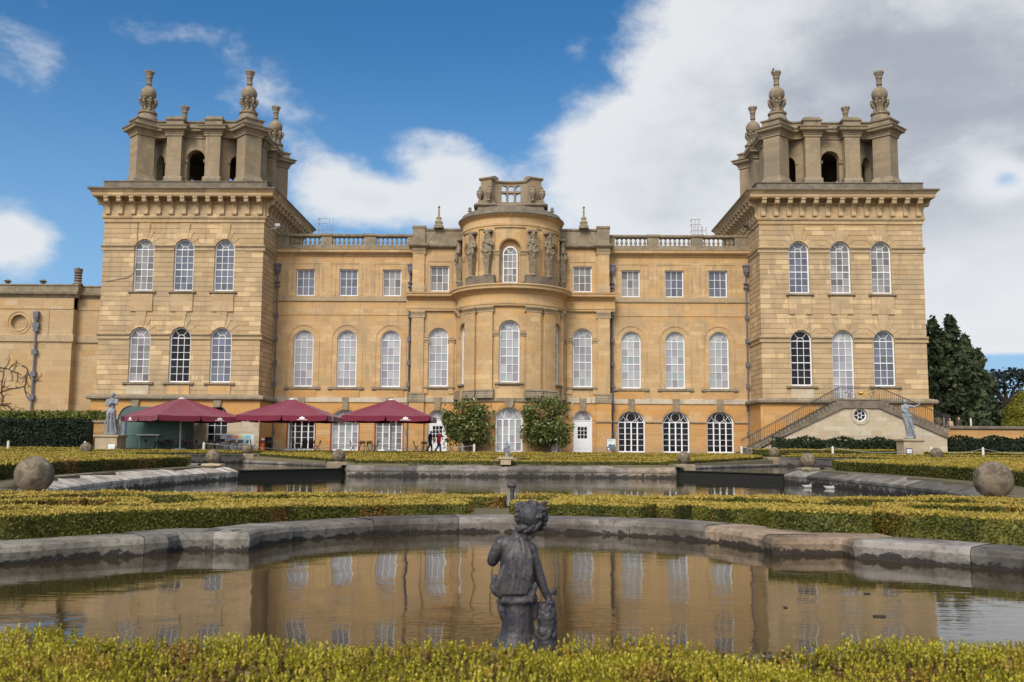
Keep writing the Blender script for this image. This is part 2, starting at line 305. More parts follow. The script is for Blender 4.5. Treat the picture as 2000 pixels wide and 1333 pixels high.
def ground_mat(t, b):
    tcn = t.add('ShaderNodeTexCoord'); O = tcn.outputs['Object']
    n = t.noise(O, 0.6, 6, 0.6); n2 = t.noise(O, 14, 6, 0.7)
    col = t.mix(n, (0.115, 0.095, 0.06, 1), (0.165, 0.14, 0.085, 1)); col = t.mix(t.math('MULTIPLY', n2, 0.5), col, (0.06, 0.055, 0.025, 1))
    setc(t, b, col, 0.95, 0.2); bump(t, b, n2, 0.6, 0.02)
mat('gravel', ground_mat)
def grass_mat(t, b):
    tcn = t.add('ShaderNodeTexCoord'); O = tcn.outputs['Object']; n = t.noise(O, 0.3, 6, 0.6); n2 = t.noise(O, 9, 5, .7)
    col = t.mix(n, (0.05, 0.075, 0.02, 1), (0.09, 0.11, 0.03, 1)); col = t.mix(t.math('MULTIPLY', n2, .5), col, (0.04, .05, .015, 1)); setc(t, b, col, 0.95, 0.2)
mat('grass', grass_mat)

# ---------------------------------------------------------------- scene tree helpers
def tag(o, label=None, cat=None, group=None, kind=None):
    if label: o['label'] = label
    if cat: o['category'] = cat
    if group: o['group'] = group
    if kind: o['kind'] = kind
    return o
def empty(name, label, cat, loc=(0, 0, 0), rz=0, group=None):
    o = bpy.data.objects.new(name, None); C.objects.link(o); o.location = loc; o.rotation_euler = (0, 0, rz)
    o.empty_display_size = 0.3
    return tag(o, label, cat, group)
def copy_tree(o, parent=None):
    c = o.copy(); C.objects.link(c); c.parent = parent
    for ch in list(o.children): copy_tree(ch, c)
    return c
def mesh_obj(name, me, mats, parent=None, smooth=False, loc=None):
    for m_ in (mats if isinstance(mats, (list, tuple)) else [mats]): me.materials.append(M[m_])
    if smooth: me.polygons.foreach_set('use_smooth', [True]*len(me.polygons))
    o = bpy.data.objects.new(name, me); C.objects.link(o)
    if parent: o.parent = parent
    if loc: o.location = loc
    return o

class Flat:
    def __init__(s, ox, oy, deg=0):     # deg 0: faces -y, s runs +x
        s.o = (ox, oy); a = math.radians(deg); s.u = (math.cos(a), math.sin(a)); s.n = (math.sin(a), -math.cos(a)); s.step = 1e9
    def P(s, t, d, z): return (s.o[0]+s.u[0]*t+s.n[0]*d, s.o[1]+s.u[1]*t+s.n[1]*d, z)
class Cyl:
    def __init__(s, cx, cy, R, step=0.35): s.c = (cx, cy); s.R = R; s.step = step
    def P(s, t, d, z):
        a = t/s.R; return (s.c[0]+(s.R+d)*math.sin(a), s.c[1]-(s.R+d)*math.cos(a), z)

class MB:
    def __init__(s): s.v = []; s.f = []; s.mi = []; s.cur = 0; s.tint = {}
    def q(s, *pts, tint=None):
        i = len(s.v); s.v.extend(pts); s.f.append(tuple(range(i, i+len(pts)))); s.mi.append(s.cur)
        if tint is not None: s.tint[len(s.f)-1] = tint
    def box(s, x0, x1, y0, y1, z0, z1):
        F = Flat(0, 0); s.fbox(F, x0, x1, -y1, -y0, z0, z1)
    def segs(s, F, a, b): return max(1, int(math.ceil(abs(b-a)/F.step)))
    def fbox(s, F, s0, s1, d0, d1, z0, z1):
        n = s.segs(F, s0, s1)
        for k in range(n):
            a = s0+(s1-s0)*k/n; b = s0+(s1-s0)*(k+1)/n; P = F.P
            s.q(P(a, d1, z0), P(b, d1, z0), P(b, d1, z1), P(a, d1, z1)); s.q(P(b, d0, z0), P(a, d0, z0), P(a, d0, z1), P(b, d0, z1))
            s.q(P(a, d1, z1), P(b, d1, z1), P(b, d0, z1), P(a, d0, z1)); s.q(P(a, d0, z0), P(b, d0, z0), P(b, d1, z0), P(a, d1, z0))
        P = F.P
        s.q(P(s0, d0, z0), P(s0, d1, z0), P(s0, d1, z1), P(s0, d0, z1)); s.q(P(s1, d1, z0), P(s1, d0, z0), P(s1, d0, z1), P(s1, d1, z1))
    def fpoly(s, F, poly, d0, d1):
        P = F.P; s.q(*[P(a, d1, z) for a, z in poly]); s.q(*[P(a, d0, z) for a, z in reversed(poly)])
        n = len(poly)
        for k in range(n):
            a, b = poly[k], poly[(k+1) % n]; s.q(P(a[0], d0, a[1]), P(b[0], d0, b[1]), P(b[0], d1, b[1]), P(a[0], d1, a[1]))
    def prism(s, poly, z0, z1):         # plan polygon
        n = len(poly); s.q(*[(x, y, z1) for x, y in poly]); s.q(*[(x, y, z0) for x, y in reversed(poly)])
        for k in range(n):
            a, b = poly[k], poly[(k+1) % n]; s.q((a[0], a[1], z0), (b[0], b[1], z0), (b[0], b[1], z1), (a[0], a[1], z1))
    def ledge(s, F, s0, s1, prof):      # prof: (d,z) open, from wall to wall
        n = s.segs(F, s0, s1); P = F.P
        for k in range(n):
            a = s0+(s1-s0)*k/n; b = s0+(s1-s0)*(k+1)/n
            for (d0, z0), (d1, z1) in zip(prof, prof[1:]): s.q(P(a, d0, z0), P(b, d0, z0), P(b, d1, z1), P(a, d1, z1))
        s.q(*[P(s0, d, z) for d, z in prof]); s.q(*[P(s1, d, z) for d, z in reversed(prof)])
    def sweep(s, path, prof, closed=True):   # path counter-clockwise in plan -> offset outward; prof (off,z)
        n = len(path); rings = []
        offs = []
        for k in range(n):
            p = Vector(path[k]); a = Vector(path[k-1]) if (closed or k) else None; b = Vector(path[(k+1) % n]) if (closed or k < n-1) else None
            ds = []
            if a is not None: ds.append((p-a).normalized())
            if b is not None: ds.append((b-p).normalized())
            ns = [Vector((d.y, -d.x)) for d in ds]
            if len(ns) == 2:
                m = (ns[0]+ns[1]);
                if m.length < 1e-5: m = ns[0]
                m.normalize(); c = max(0.35, m.dot(ns[0])); offs.append(m/c)
            else: offs.append(ns[0])
        for o, z in prof: rings.append([(path[k][0]+offs[k].x*o, path[k][1]+offs[k].y*o, z) for k in range(n)])
        for r0, r1 in zip(rings, rings[1:]):
            for k in range(n if closed else n-1):
                j = (k+1) % n; s.q(r0[k], r0[j], r1[j], r1[k])
        return rings
    def cap(s, ring): s.q(*ring)
    def lathe(s, prof, c=(0, 0, 0), n=16, a0=0.0):
        for (r0, z0), (r1, z1) in zip(prof, prof[1:]):
            for k in range(n):
                a = a0+2*PI*k/n; b = a0+2*PI*(k+1)/n
                p = [(c[0]+r0*math.cos(a), c[1]+r0*math.sin(a), c[2]+z0), (c[0]+r0*math.cos(b), c[1]+r0*math.sin(b), c[2]+z0),
                     (c[0]+r1*math.cos(b), c[1]+r1*math.sin(b), c[2]+z1), (c[0]+r1*math.cos(a), c[1]+r1*math.sin(a), c[2]+z1)]
                if r0 < 1e-6: p = p[1:]
                elif r1 < 1e-6: p = p[:3]
                s.q(*p)
    def ball(s, c, r, n=16, m=10, sz=1.0):
        s.lathe([(r*math.sin(PI*k/m), -r*sz*math.cos(PI*k/m)) for k in range(m+1)], c, n)
    def tube(s, p0, p1, r0, r1=None, n=8, caps=True):
        r1 = r0 if r1 is None else r1; p0 = Vector(p0); p1 = Vector(p1); d = (p1-p0)
        if d.length < 1e-6: return
        d.normalize(); u = d.orthogonal().normalized(); v = d.cross(u)
        A = [p0+(u*math.cos(2*PI*k/n)+v*math.sin(2*PI*k/n))*r0 for k in range(n)]; B = [p1+(u*math.cos(2*PI*k/n)+v*math.sin(2*PI*k/n))*r1 for k in range(n)]
        for k in range(n): j = (k+1) % n; s.q(tuple(A[k]), tuple(A[j]), tuple(B[j]), tuple(B[k]))
        if caps: s.q(*[tuple(x) for x in reversed(A)]); s.q(*[tuple(x) for x in B])
    def path(s, pts, r, n=6):
        for a, b in zip(pts, pts[1:]): s.tube(a, b, r, r, n, True)
    def arch(s, F, sc_, zs, r0, r1, d0, d1, a0=0, a1=PI, n=16, rise=1.0):
        P = F.P
        for k in range(n):
            a = a0+(a1-a0)*k/n; b = a0+(a1-a0)*(k+1)/n
            pa0 = (sc_-r0*math.cos(a), zs+r0*rise*math.sin(a)); pb0 = (sc_-r0*math.cos(b), zs+r0*rise*math.sin(b))
            pa1 = (sc_-r1*math.cos(a), zs+r1*rise*math.sin(a)); pb1 = (sc_-r1*math.cos(b), zs+r1*rise*math.sin(b))
            s.q(P(pa0[0], d1, pa0[1]), P(pb0[0], d1, pb0[1]), P(pb1[0], d1, pb1[1]), P(pa1[0], d1, pa1[1]))
            s.q(P(pa0[0], d0, pa0[1]), P(pb0[0], d0, pb0[1]), P(pb0[0], d1, pb0[1]), P(pa0[0], d1, pa0[1]))
            s.q(P(pa1[0], d1, pa1[1]), P(pb1[0], d1, pb1[1]), P(pb1[0], d0, pb1[1]), P(pa1[0], d0, pa1[1]))
    def wall(s, F, s0, s1, z0, z1, ops=(), d=0.0, joints=(), groove=0.05, gh=0.045, rev=0.3):
        """ops: (centre, width, zbottom, zspring, rise) ; rise 0 = flat head"""
        zz = {round(z0, 4), round(z1, 4)}; dep = {}
        for j in joints:
            if z0+gh < j < z1-gh:
                for q_ in (j-gh, j, j+gh): zz.add(round(q_, 4))
                dep[round(j, 4)] = -groove
        for (c, w_, zb, zs, r) in ops:
            for q_ in ([zb, zs]+[zs+r*math.sin(PI/2*k/7) for k in range(1, 8)] if r else [zb, zs]):
                if z0 < q_ < z1: zz.add(round(q_, 4))
        zl = sorted(zz); zl2 = [zl[0]]
        for z in zl[1:]:
            if z-zl2[-1] > 0.0006: zl2.append(z)
        def hw(o, z):
            c, w_, zb, zs, r = o
            if z <= zs+1e-4: return w_/2
            return w_/2*math.sqrt(max(0, 1-((z-zs)/r)**2)) if r else 0
        for a, b in zip(zl2, zl2[1:]):
            mid = (a+b)/2; act = sorted([o for o in ops if o[2] < mid < o[3]+o[4]])
            ea = [s0]; eb = [s0]
            for o in act: ea += [o[0]-hw(o, a+1e-4), o[0]+hw(o, a+1e-4)]; eb += [o[0]-hw(o, b-1e-4), o[0]+hw(o, b-1e-4)]
            ea.append(s1); eb.append(s1); da = d+dep.get(round(a, 4), 0); db = d+dep.get(round(b, 4), 0)
            for k in range(0, len(ea), 2):
                a0, a1, b0, b1 = ea[k], ea[k+1], eb[k], eb[k+1]
                if max(a1-a0, b1-b0) < 1e-4: continue
                n = s.segs(F, a0, a1)
                for i in range(n):
                    t0, t1 = i/n, (i+1)/n
                    s.q(F.P(a0+(a1-a0)*t0, da, a), F.P(a0+(a1-a0)*t1, da, a), F.P(b0+(b1-b0)*t1, db, b), F.P(b0+(b1-b0)*t0, db, b))
        if rev:
            for o in ops:
                pts = outline(*o)
                for p, q_ in zip(pts, pts[1:]+pts[:1]): s.q(F.P(p[0], d, p[1]), F.P(q_[0], d, q_[1]), F.P(q_[0], d-rev, q_[1]), F.P(p[0], d-rev, p[1]))
    def build(s, name, mats, parent=None, smooth=False, zoff=0.0, merge=False):
        if name in SPLIT and len(s.f) < 4000 and not s.tint:
            G = clusters(s)
            if len(G) > 1:
                last = None
                for g in G:
                    m2 = MB()
                    for i in g: m2.cur = s.mi[i]; m2.q(*[s.v[v] for v in s.f[i]])
                    k_ = SPLIT.discard(name); last = m2.build(name, mats, parent, smooth, zoff, merge); SPLIT.add(name)
                return last
        me = bpy.data.meshes.new(name)
        v = [(x, y, z-zoff) for x, y, z in s.v] if zoff else s.v
        me.from_pydata(v, [], s.f)
        o = mesh_obj(name, me, mats, parent)
        me.polygons.foreach_set('material_index', s.mi)
        if s.tint:
            at = me.color_attributes.new('tint', 'FLOAT_COLOR', 'CORNER'); dat = np.ones((len(me.loops), 4), dtype=np.float32)
            ls = [0]*len(me.polygons); me.polygons.foreach_get('loop_start', ls)
            for fi, t in s.tint.items():
                for k in range(len(s.f[fi])): dat[ls[fi]+k, :3] = t
            at.data.foreach_set('color', dat.ravel())
        if merge or smooth:
            bm = bmesh.new(); bm.from_mesh(me); bmesh.ops.remove_doubles(bm, verts=bm.verts, dist=0.0004)
            bmesh.ops.recalc_face_normals(bm, faces=bm.faces)
            bm.to_mesh(me); bm.free()
        if smooth:
            me.polygons.foreach_set('use_smooth', [True]*len(me.polygons))
            try: me.set_sharp_from_angle(angle=math.radians(40))
            except Exception: pass
        return o
def clusters(s):
    """faces grouped into pieces that touch"""
    par = list(range(len(s.f)))
    def find(a):
        while par[a] != a: par[a] = par[par[a]]; a = par[a]
        return a
    seen = {}
    for i, fc in enumerate(s.f):
        for v in fc:
            k = (round(s.v[v][0], 3), round(s.v[v][1], 3), round(s.v[v][2], 3)); j = seen.setdefault(k, i)
            a, b = find(i), find(j)
            if a != b: par[a] = b
    G = {}
    for i in range(len(s.f)): G.setdefault(find(i), []).append(i)
    G = list(G.values())
    def bb(g):
        p = np.array([s.v[v] for i in g for v in s.f[i]]); return p.min(0)-.03, p.max(0)+.03
    L = [(g,)+bb(g) for g in G]; ch = True
    while ch:
        ch = False
        for i in range(len(L)):
            for j in range(i+1, len(L)):
                if np.all(L[i][1] <= L[j][2]) and np.all(L[j][1] <= L[i][2]):
                    L[i] = (L[i][0]+L[j][0], np.minimum(L[i][1], L[j][1]), np.maximum(L[i][2], L[j][2])); L.pop(j); ch = True; break
            if ch: break
    return [g for g, _, _ in L]
SPLIT = {'impost_course', 'voussoir', 'figure_plinth', 'impost', 'capital', 'impost_band', 'pilaster_base', 'crown_base', 'belfry_base', 'pale_patched_wall', 'parapet', 'door_pane', 'shoes', 'pier', 'foot', 'counter_leg', 'mark', 'drawing', 'leg', 'lettering', 'roof_block', 'cable'}
def outline(c, w_, zb, zs, r, ins=0.0, n=16):
    hw_ = w_/2-ins; pts = [(c-hw_, zb+ins), (c-hw_, zs if r else zs-ins)]
    if r:
        for k in range(1, n): a = PI*k/n; pts.append((c-hw_*math.cos(a), zs+(r-ins)*math.sin(a)))
    pts += [(c+hw_, zs if r else zs-ins), (c+hw_, zb+ins)]
    return pts
def curve_path(P, n=6):
    """Catmull-Rom through plan points"""
    out_ = []; P = [Vector(p) for p in P]
    for i in range(len(P)-1):
        p0 = P[max(0, i-1)]; p1 = P[i]; p2 = P[i+1]; p3 = P[min(len(P)-1, i+2)]
        for k in range(n):
            t = k/n; out_.append(tuple(0.5*((2*p1)+(p2-p0)*t+(2*p0-5*p1+4*p2-p3)*t*t+(3*p1-p0-3*p2+p3)*t**3)))
    out_.append(tuple(P[-1])); return out_
# leaf clouds: many small quads around given points
def leaves(pts, size, nrm=None, asp=1.5, jit=1.0, rngl=None, up=0.0):
    r = rngl or rng; pts = np.asarray(pts, dtype=np.float64); n = len(pts)
    a = r.normal(size=(n, 3)); 
    if nrm is not None: a = a*jit+nrm*1.0
    a /= np.linalg.norm(a, axis=1)[:, None]+1e-9
    b = r.normal(size=(n, 3)); b[:, 2] += up; b -= a*(a*b).sum(1)[:, None]; b /= np.linalg.norm(b, axis=1)[:, None]+1e-9
    c = np.cross(a, b); s_ = size*(0.6+0.8*r.random(n))[:, None]
    v = np.stack([pts-b*s_*asp*.5, pts+c*s_*.5, pts+b*s_*asp*.5, pts-c*s_*.5], 1).reshape(-1, 3)
    return v
def quads_mesh(name, vlist, mats, parent=None, extra=None, loc=None):
    """vlist: list of (verts Nx3 grouped by 4, material index); extra: (verts, faces, matindex)"""
    V = [v for v, _ in vlist]; nq = [len(v)//4 for v in V]
    MI = np.concatenate([np.full(k, m_, dtype=np.int32) for k, (_, m_) in zip(nq, vlist)]) if nq else np.zeros(0, np.int32)
    V = np.concatenate(V); faces = np.arange(len(V), dtype=np.int32)
    me = bpy.data.meshes.new(name); ev, ef, em = extra if extra else ([], [], 0)
    nv = len(V); tot = nv+len(ev)
    me.vertices.add(tot); co = np.concatenate([V, np.array(ev, dtype=np.float64).reshape(-1, 3)]) if len(ev) else V
    me.vertices.foreach_set('co', co.astype(np.float32).ravel())
    lv = list(faces); starts = np.arange(0, nv, 4, dtype=np.int32); 
    el = []; es = []; p = nv
    for fc in ef: es.append(p); el.extend([i+nv for i in fc]); p += len(fc)
    loops = np.concatenate([faces, np.array(el, dtype=np.int32)]) if el else faces
    me.loops.add(len(loops)); me.loops.foreach_set('vertex_index', loops)
    st = np.concatenate([starts, np.array(es, dtype=np.int32)]) if es else starts
    me.polygons.add(len(st)); me.polygons.foreach_set('loop_start', st)
    mi = np.concatenate([MI, np.full(len(ef), em, dtype=np.int32)]) if len(ef) else MI
    me.polygons.foreach_set('material_index', mi); me.update(calc_edges=True); me.validate()
    return mesh_obj(name, me, mats, parent, loc=loc)
# sculpted figures: tapered limbs fused by a voxel remesh into one surface
class Fig:
    def __init__(s): s.m = MB()
    def limb(s, p0, p1, r0, r1, n=12):
        s.m.tube(p0, p1, r0, r1, n); s.m.ball(p0, r0, n, 8); s.m.ball(p1, r1, n, 8)
    def chain(s, pts):
        for (a, ra), (b, rb) in zip(pts, pts[1:]): s.limb(a, b, ra, rb)
    def ell(s, c, rx, ry, rz, n=16):
        k0 = len(s.m.v); s.m.ball((0, 0, 0), 1.0, n, 10)
        for i in range(k0, len(s.m.v)): x, y, z = s.m.v[i]; s.m.v[i] = (c[0]+x*rx, c[1]+y*ry, c[2]+z*rz)
    def build(s, name, mats, parent, voxel, smooth=3, disp=0.0, dscale=0.1):
        o = s.m.build(name, mats, parent, merge=True)
        r = o.modifiers.new('r', 'REMESH'); r.mode = 'VOXEL'; r.voxel_size = voxel; r.use_smooth_shade = True
        if smooth: sm = o.modifiers.new('s', 'SMOOTH'); sm.factor = 0.5; sm.iterations = smooth
        if disp:
            tx = bpy.data.textures.new(name+'_relief', 'CLOUDS'); tx.noise_scale = dscale; tx.noise_depth = 3
            dm = o.modifiers.new('d', 'DISPLACE'); dm.texture = tx; dm.strength = disp; dm.mid_level = 0.5
        return o
# ================================================================ PALACE
Z0 = 0.70
palace = empty('stone_palace', 'honey-coloured baroque stone palace with two square towers and a round central bay', 'palace', (-0.13, 89.3, Z0), math.radians(-0.9))
def B(mb, name, mats, parent=None, smooth=False): return mb.build(name, mats, parent or palace, smooth, zoff=Z0)
def tints(mode, r):
    if mode == 'blind':
        c = random.choice([(1, 1, 1.0), (.80, .92, .88), (1.05, 1.05, 1.02), (.78, .74, .82), (.68, .66, .72), (.9, .97, .93), (.85, .82, .88)]); k = r.uniform(.88, 1.1); return tuple(x*k for x in c)
    if mode == 'sky': k = r.uniform(.55, 1.25); return (k, k, k*r.uniform(1.0, 1.25))
    k = r.uniform(.5, 1.4); return (k, k, k)
def window(F, c, w_, zb, zs, rise, nx, nz, kind, d=-0.22, name='window', fan='radial', parent=None, fw=0.11, bars=0.022, frame='white_paint', mull=None, midrail=True, pane_h=None):
    """white sash: outer frame, glazing bars, fan light; the panes are its child"""
    mb = MB(); P = F.P
    A = outline(c, w_, zb, zs, rise); Bn = outline(c, w_, zb, zs, rise, fw)
    for k in range(len(A)):
        a0, a1, b0, b1 = A[k], A[(k+1) % len(A)], Bn[k], Bn[(k+1) % len(A)]
        mb.q(P(a0[0], d, a0[1]), P(a1[0], d, a1[1]), P(b1[0], d, b1[1]), P(b0[0], d, b0[1]))
        mb.q(P(b0[0], d, b0[1]), P(b1[0], d, b1[1]), P(b1[0], d-.09, b1[1]), P(b0[0], d-.09, b0[1]))
    iw = w_-2*fw; x0 = c-iw/2; dz0, dz1 = zb+fw, (zs if rise else zs-fw); g = 0.05
    cols = mull or [i/nx for i in range(1, nx)]
    for t in cols:
        x = x0+iw*t; b_ = bars*(3.0 if mull else 1.0); mb.fbox(F, x-b_, x+b_, d-g-.03, d-g+.01, dz0, dz1)
    for j in range(1, nz):
        z = dz0+(dz1-dz0)*j/nz; b_ = bars*(1.7 if (midrail and j == nz//2) else 0.85); mb.fbox(F, x0, x0+iw, d-g-.028, d-g+.013, z-b_, z+b_)
    if rise:
        mb.fbox(F, x0, x0+iw, d-g-.03, d-g+.015, zs-bars*1.6, zs+bars*1.6)
        R = iw/2; ry = (rise-fw)
        if fan == 'radial':
            ri = R*0.36; mb.arch(F, c, zs, ri-bars, ri+bars, d-g-.03, d-g+.01, n=10)
            for an in (52, 128): a = math.radians(an); mb.fpoly(F, [(c+ri*math.cos(a)-bars, zs+ri*math.sin(a)), (c+R*math.cos(a)-bars, zs+ry*math.sin(a)), (c+R*math.cos(a)+bars, zs+ry*math.sin(a)), (c+ri*math.cos(a)+bars, zs+ri*math.sin(a))], d-g-.03, d-g+.01)
        elif fan == 'spokes':
            ri = R*0.22; mb.arch(F, c, zs, ri-bars, ri+bars, d-g-.03, d-g+.01, n=8)
            for an in range(18, 180, 18): a = math.radians(an); mb.fpoly(F, [(c+ri*math.cos(a)-bars*.7, zs+ri*math.sin(a)), (c+R*math.cos(a)-bars*.7, zs+ry*math.sin(a)), (c+R*math.cos(a)+bars*.7, zs+ry*math.sin(a)), (c+ri*math.cos(a)+bars*.7, zs+ri*math.sin(a))], d-g-.03, d-g+.01)
        else:                 # interlaced circle and diagonal tracery
            rc = ry*0.44
            mb.arch(F, c, zs+rc+.05, rc-bars, rc+bars, d-g-.03, d-g+.01, a0=0, a1=2*PI, n=18)
            for sg in (-1, 1):
                for xa, za, xb, zb_ in ((.98, .0, .52, .80), (.30, .0, .72, .66), (.62, 0, .36, .34)):
                    mb.fpoly(F, [(c+sg*xa*R-bars, zs+za*ry), (c+sg*xb*R-bars, zs+zb_*ry), (c+sg*xb*R+bars, zs+zb_*ry), (c+sg*xa*R+bars, zs+za*ry)], d-g-.03, d-g+.01)
    o = B(mb, name, frame, parent)
    pb = MB(); dp = d-.075; r = random
    ce = [x0]+[x0+iw*t for t in cols]+[x0+iw]; mode = {'pane_blind': 'blind', 'pane_sky': 'sky'}.get(kind, 'x')
    for j in range(nz):
        za, zb2 = dz0+(dz1-dz0)*j/nz, dz0+(dz1-dz0)*(j+1)/nz
        for xa, xb in zip(ce, ce[1:]): 
            e = [r.uniform(-.004, .004) for _ in range(4)]
            pb.q(P(xa, dp+e[0], za), P(xb, dp+e[1], za), P(xb, dp+e[2], zb2), P(xa, dp+e[3], zb2), tint=tints(mode, r))
    if rise:
        R = iw/2; ry = rise-fw; n = 8
        t = [tints(mode, r) for _ in range(n)]
        for k in range(n):
            a, b = PI*k/n, PI*(k+1)/n
            pb.q(P(c, dp, zs), P(c-R*math.cos(a), dp, zs+ry*math.sin(a)), P(c-R*math.cos(b), dp, zs+ry*math.sin(b)), tint=t[k//2])
    B(pb, 'pane', kind, o)
    return o
def sill(F, s0, s1, z0, z1, d=0.16, name='sill', mt='stone_grey'):
    mb = MB(); mb.ledge(F, s0, s1, [(0, z0-.06), (.05, z0-.06), (d*.75, z0+.02), (d, z0+.05), (d, z1), (0, z1+.02)]); return B(mb, name, mt)
def keystone(F, c, z0, z1, wt, wb, d=0.16, mt='stone_trim', name='keystone'):
    mb = MB(); mb.fpoly(F, [(c-wb/2, z0), (c+wb/2, z0), (c+wt/2, z1), (c-wt/2, z1)], 0, d); return B(mb, name, mt)
random.seed(11)
# ---------------------------------------------------------------- side ranges between bay and towers
for sg in (-1, 1):
    xa, xb = (9.15, 22.15) if sg > 0 else (-22.15, -9.15)
    F = Flat(0, 0); cs = [sg*x for x in (11.15, 15.22, 19.27)]
    gops = [(c, 2.5, Z0-.02, 3.45, 1.05) for c in cs]
    mb = MB(); mb.wall(F, xa, xb, Z0-.3, 5.15, gops, joints=[3.3-.48*k for k in range(0, 5)] , groove=.02, gh=.02, rev=.45)
    for c in cs: mb.arch(F, c, 3.45, 1.27, 1.75, 0, .03)
    B(mb, 'ground_floor_wall', 'stone_ground')
    mb = MB()
    for a, b in zip([xa]+[c+1.25 for c in cs], [c-1.25 for c in cs]+[xb]):
        a2, b2 = a+.05 if a > xa+.01 else a, b-.05 if b < xb-.01 else b
        if b2-a2 < .3: continue
        mb.ledge(F, a2, b2, [(0, 3.32), (.06, 3.36), (.14, 3.45), (.14, 3.56), (0, 3.60)])
    B(mb, 'impost_band', 'stone_trim')
    mb = MB(); mb.ledge(F, xa, xb, [(0, 5.13), (.10, 5.15), (.10, 5.58), (0, 5.61)]); B(mb, 'white_string_course', 'stone_band')
    wops = [(c, 1.84, 6.57, 10.93, .92) for c in cs]+[(c, 1.75, 15.08, 17.60, 0) for c in cs]
    mb = MB(); mb.wall(F, xa, xb, 5.15, 19.0, wops, rev=.34)
    mb.ledge(F, xa, xb, [(0, 13.25), (.05, 13.28), (.05, 13.36), (0, 13.38)])
    for c in cs:   # raised surrounds
        w1 = 1.38
        mb.arch(F, c, 10.93, w1, w1+.10, 0, .05); mb.fbox(F, c-w1-.10, c-w1, 0, .05, 6.6, 10.93); mb.fbox(F, c+w1, c+w1+.10, 0, .05, 6.6, 10.93)
        for k, q_ in enumerate((1.20, 1.62)):
            o1 = q_+.07
            mb.fbox(F, c-o1, c-q_, 0, .04, 15.5 if k else 15.1, 18.12-.0*k); mb.fbox(F, c+q_, c+o1, 0, .04, 15.5 if k else 15.1, 18.12)
        mb.fbox(F, c-1.69, c+1.69, 0, .041, 18.12, 18.20)
    B(mb, 'upper_wall', 'stone_facade')
    for c in cs:
        mb = MB(); mb.fbox(F, c-1.28, c+1.28, 0, .07, 5.60, 6.26); B(mb, 'apron_panel', 'stone_ground')
        sill(F, c-1.65, c+1.65, 6.30, 6.55)
        window(F, c, 1.84, 6.57, 10.93, .92, 3, 6, 'pane_blind')
        window(F, c, 1.75, 15.08, 17.60, 0, 3, 3, 'pane_sky' if abs(c) > 12 else 'pane_mid', fw=.10, midrail=False)
        keystone(F, c, 4.42, 5.60, .62, .42, .17, 'stone_grey')
        dark = sg > 0
        k_ = 'pane_dark' if (sg > 0 or c == cs[2]) else 'pane_blind'
        if sg < 0 and c == cs[0]: k_ = 'pane_mid'
        if sg < 0:
            for s_ in (-1, 1): mb = MB(); mb.fbox(F, c+s_*1.30-.028, c+s_*1.30+.028, 0, .06, Z0, 3.3); B(mb, 'red_door_post', 'red_post')
        window(F, c, 2.5, Z0, 3.45, 1.05, 4, 5, k_, d=-.25, name='glazed_door', fan='tracery' if sg > 0 else 'spokes', fw=.12, mull=[.23, .5, .77] if sg < 0 else [.25, .5, .75], bars=.02, midrail=False)
    mb = MB(); mb.ledge(F, xa, xb, [(0, 14.5), (.10, 14.56), (.12, 14.60), (.12, 15.04), (0, 15.08)]); B(mb, 'string_course', 'stone_trim')
    mb = MB(); mb.ledge(F, xa, xb, [(0, 18.82), (.08, 18.86), (.14, 18.98), (.38, 19.10), (.46, 19.20), (.46, 19.34), (.52, 19.44), (0, 19.50)]); B(mb, 'cornice', 'stone_facade')
    # parapet: plinth, piers, rail and turned balusters
    mb = MB(); mb.fbox(F, xa, xb, -.55, .12, 19.48, 19.92); b0 = B(mb, 'parapet_plinth', 'stone_grey')
    mb = MB(); mb.ledge(F, xa, xb, [(-.5, 20.68), (.10, 20.70), (.16, 20.78), (.16, 20.94), (-.45, 20.98), (-.5, 20.7)])
    xs = [sg*x for x in (9.72, 12.75, 13.82, 16.85, 17.90, 20.9)]
    if sg < 0: xs = xs[::-1]
    edges = [xa]+xs+[xb]; 
    for k in range(0, 8, 2): mb.fbox(F, edges[k], edges[k+1], -.42, .08, 19.9, 20.69)
    for p in (13.3, 17.4): mb.ledge(F, sg*p-.6, sg*p+.6, [(-.5, 20.72), (.15, 20.73), (.21, 20.80), (.21, 20.975), (-.5, 21.01)])
    bal = B(mb, 'balustrade', 'stone_grey')
    first = None
    for k in range(1, 7, 2):
        a, b = edges[k], edges[k+1]
        for i in range(7):
            x = a+(b-a)*(i+.5)/7
            if first is None:
                m1 = MB(); m1.lathe([(.13, 0), (.13, .07), (.07, .10), (.07, .14), (.135, .24), (.14, .32), (.07, .52), (.06, .62), (.10, .67), (.13, .70), (.13, .80)], n=8)
                first = m1.build('baluster', 'stone_grey', bal, True); first.location = (x, .17, 19.9-Z0)
            else:
                c2 = first.copy(); C.objects.link(c2); c2.location = (x, .17, 19.9-Z0)
    # lead downpipes with hopper heads, one in each corner
    for xp in (sg*9.42, sg*21.85):
        mb = MB(); yb = -.16
        mb.tube((xp, yb, Z0), (xp, yb, 17.2), .075, .075, 8)
        mb.lathe([(.12, 0), (.30, .35), (.32, .75), (.40, .85), (.40, .98), (0, .98)], (xp, yb-.05, 17.1), 4, PI/4)
        for zc in (2.2, 4.6, 6.6, 8.6, 10.8, 13.0): mb.box(xp-.15, xp+.15, yb-.11, 0, zc, zc+.40)
        for zc in (16.3, 15.9): mb.box(xp-.22, xp+.22, yb-.16, 0, zc, zc+.10)
        B(mb, 'downpipe', 'lead_pipe')
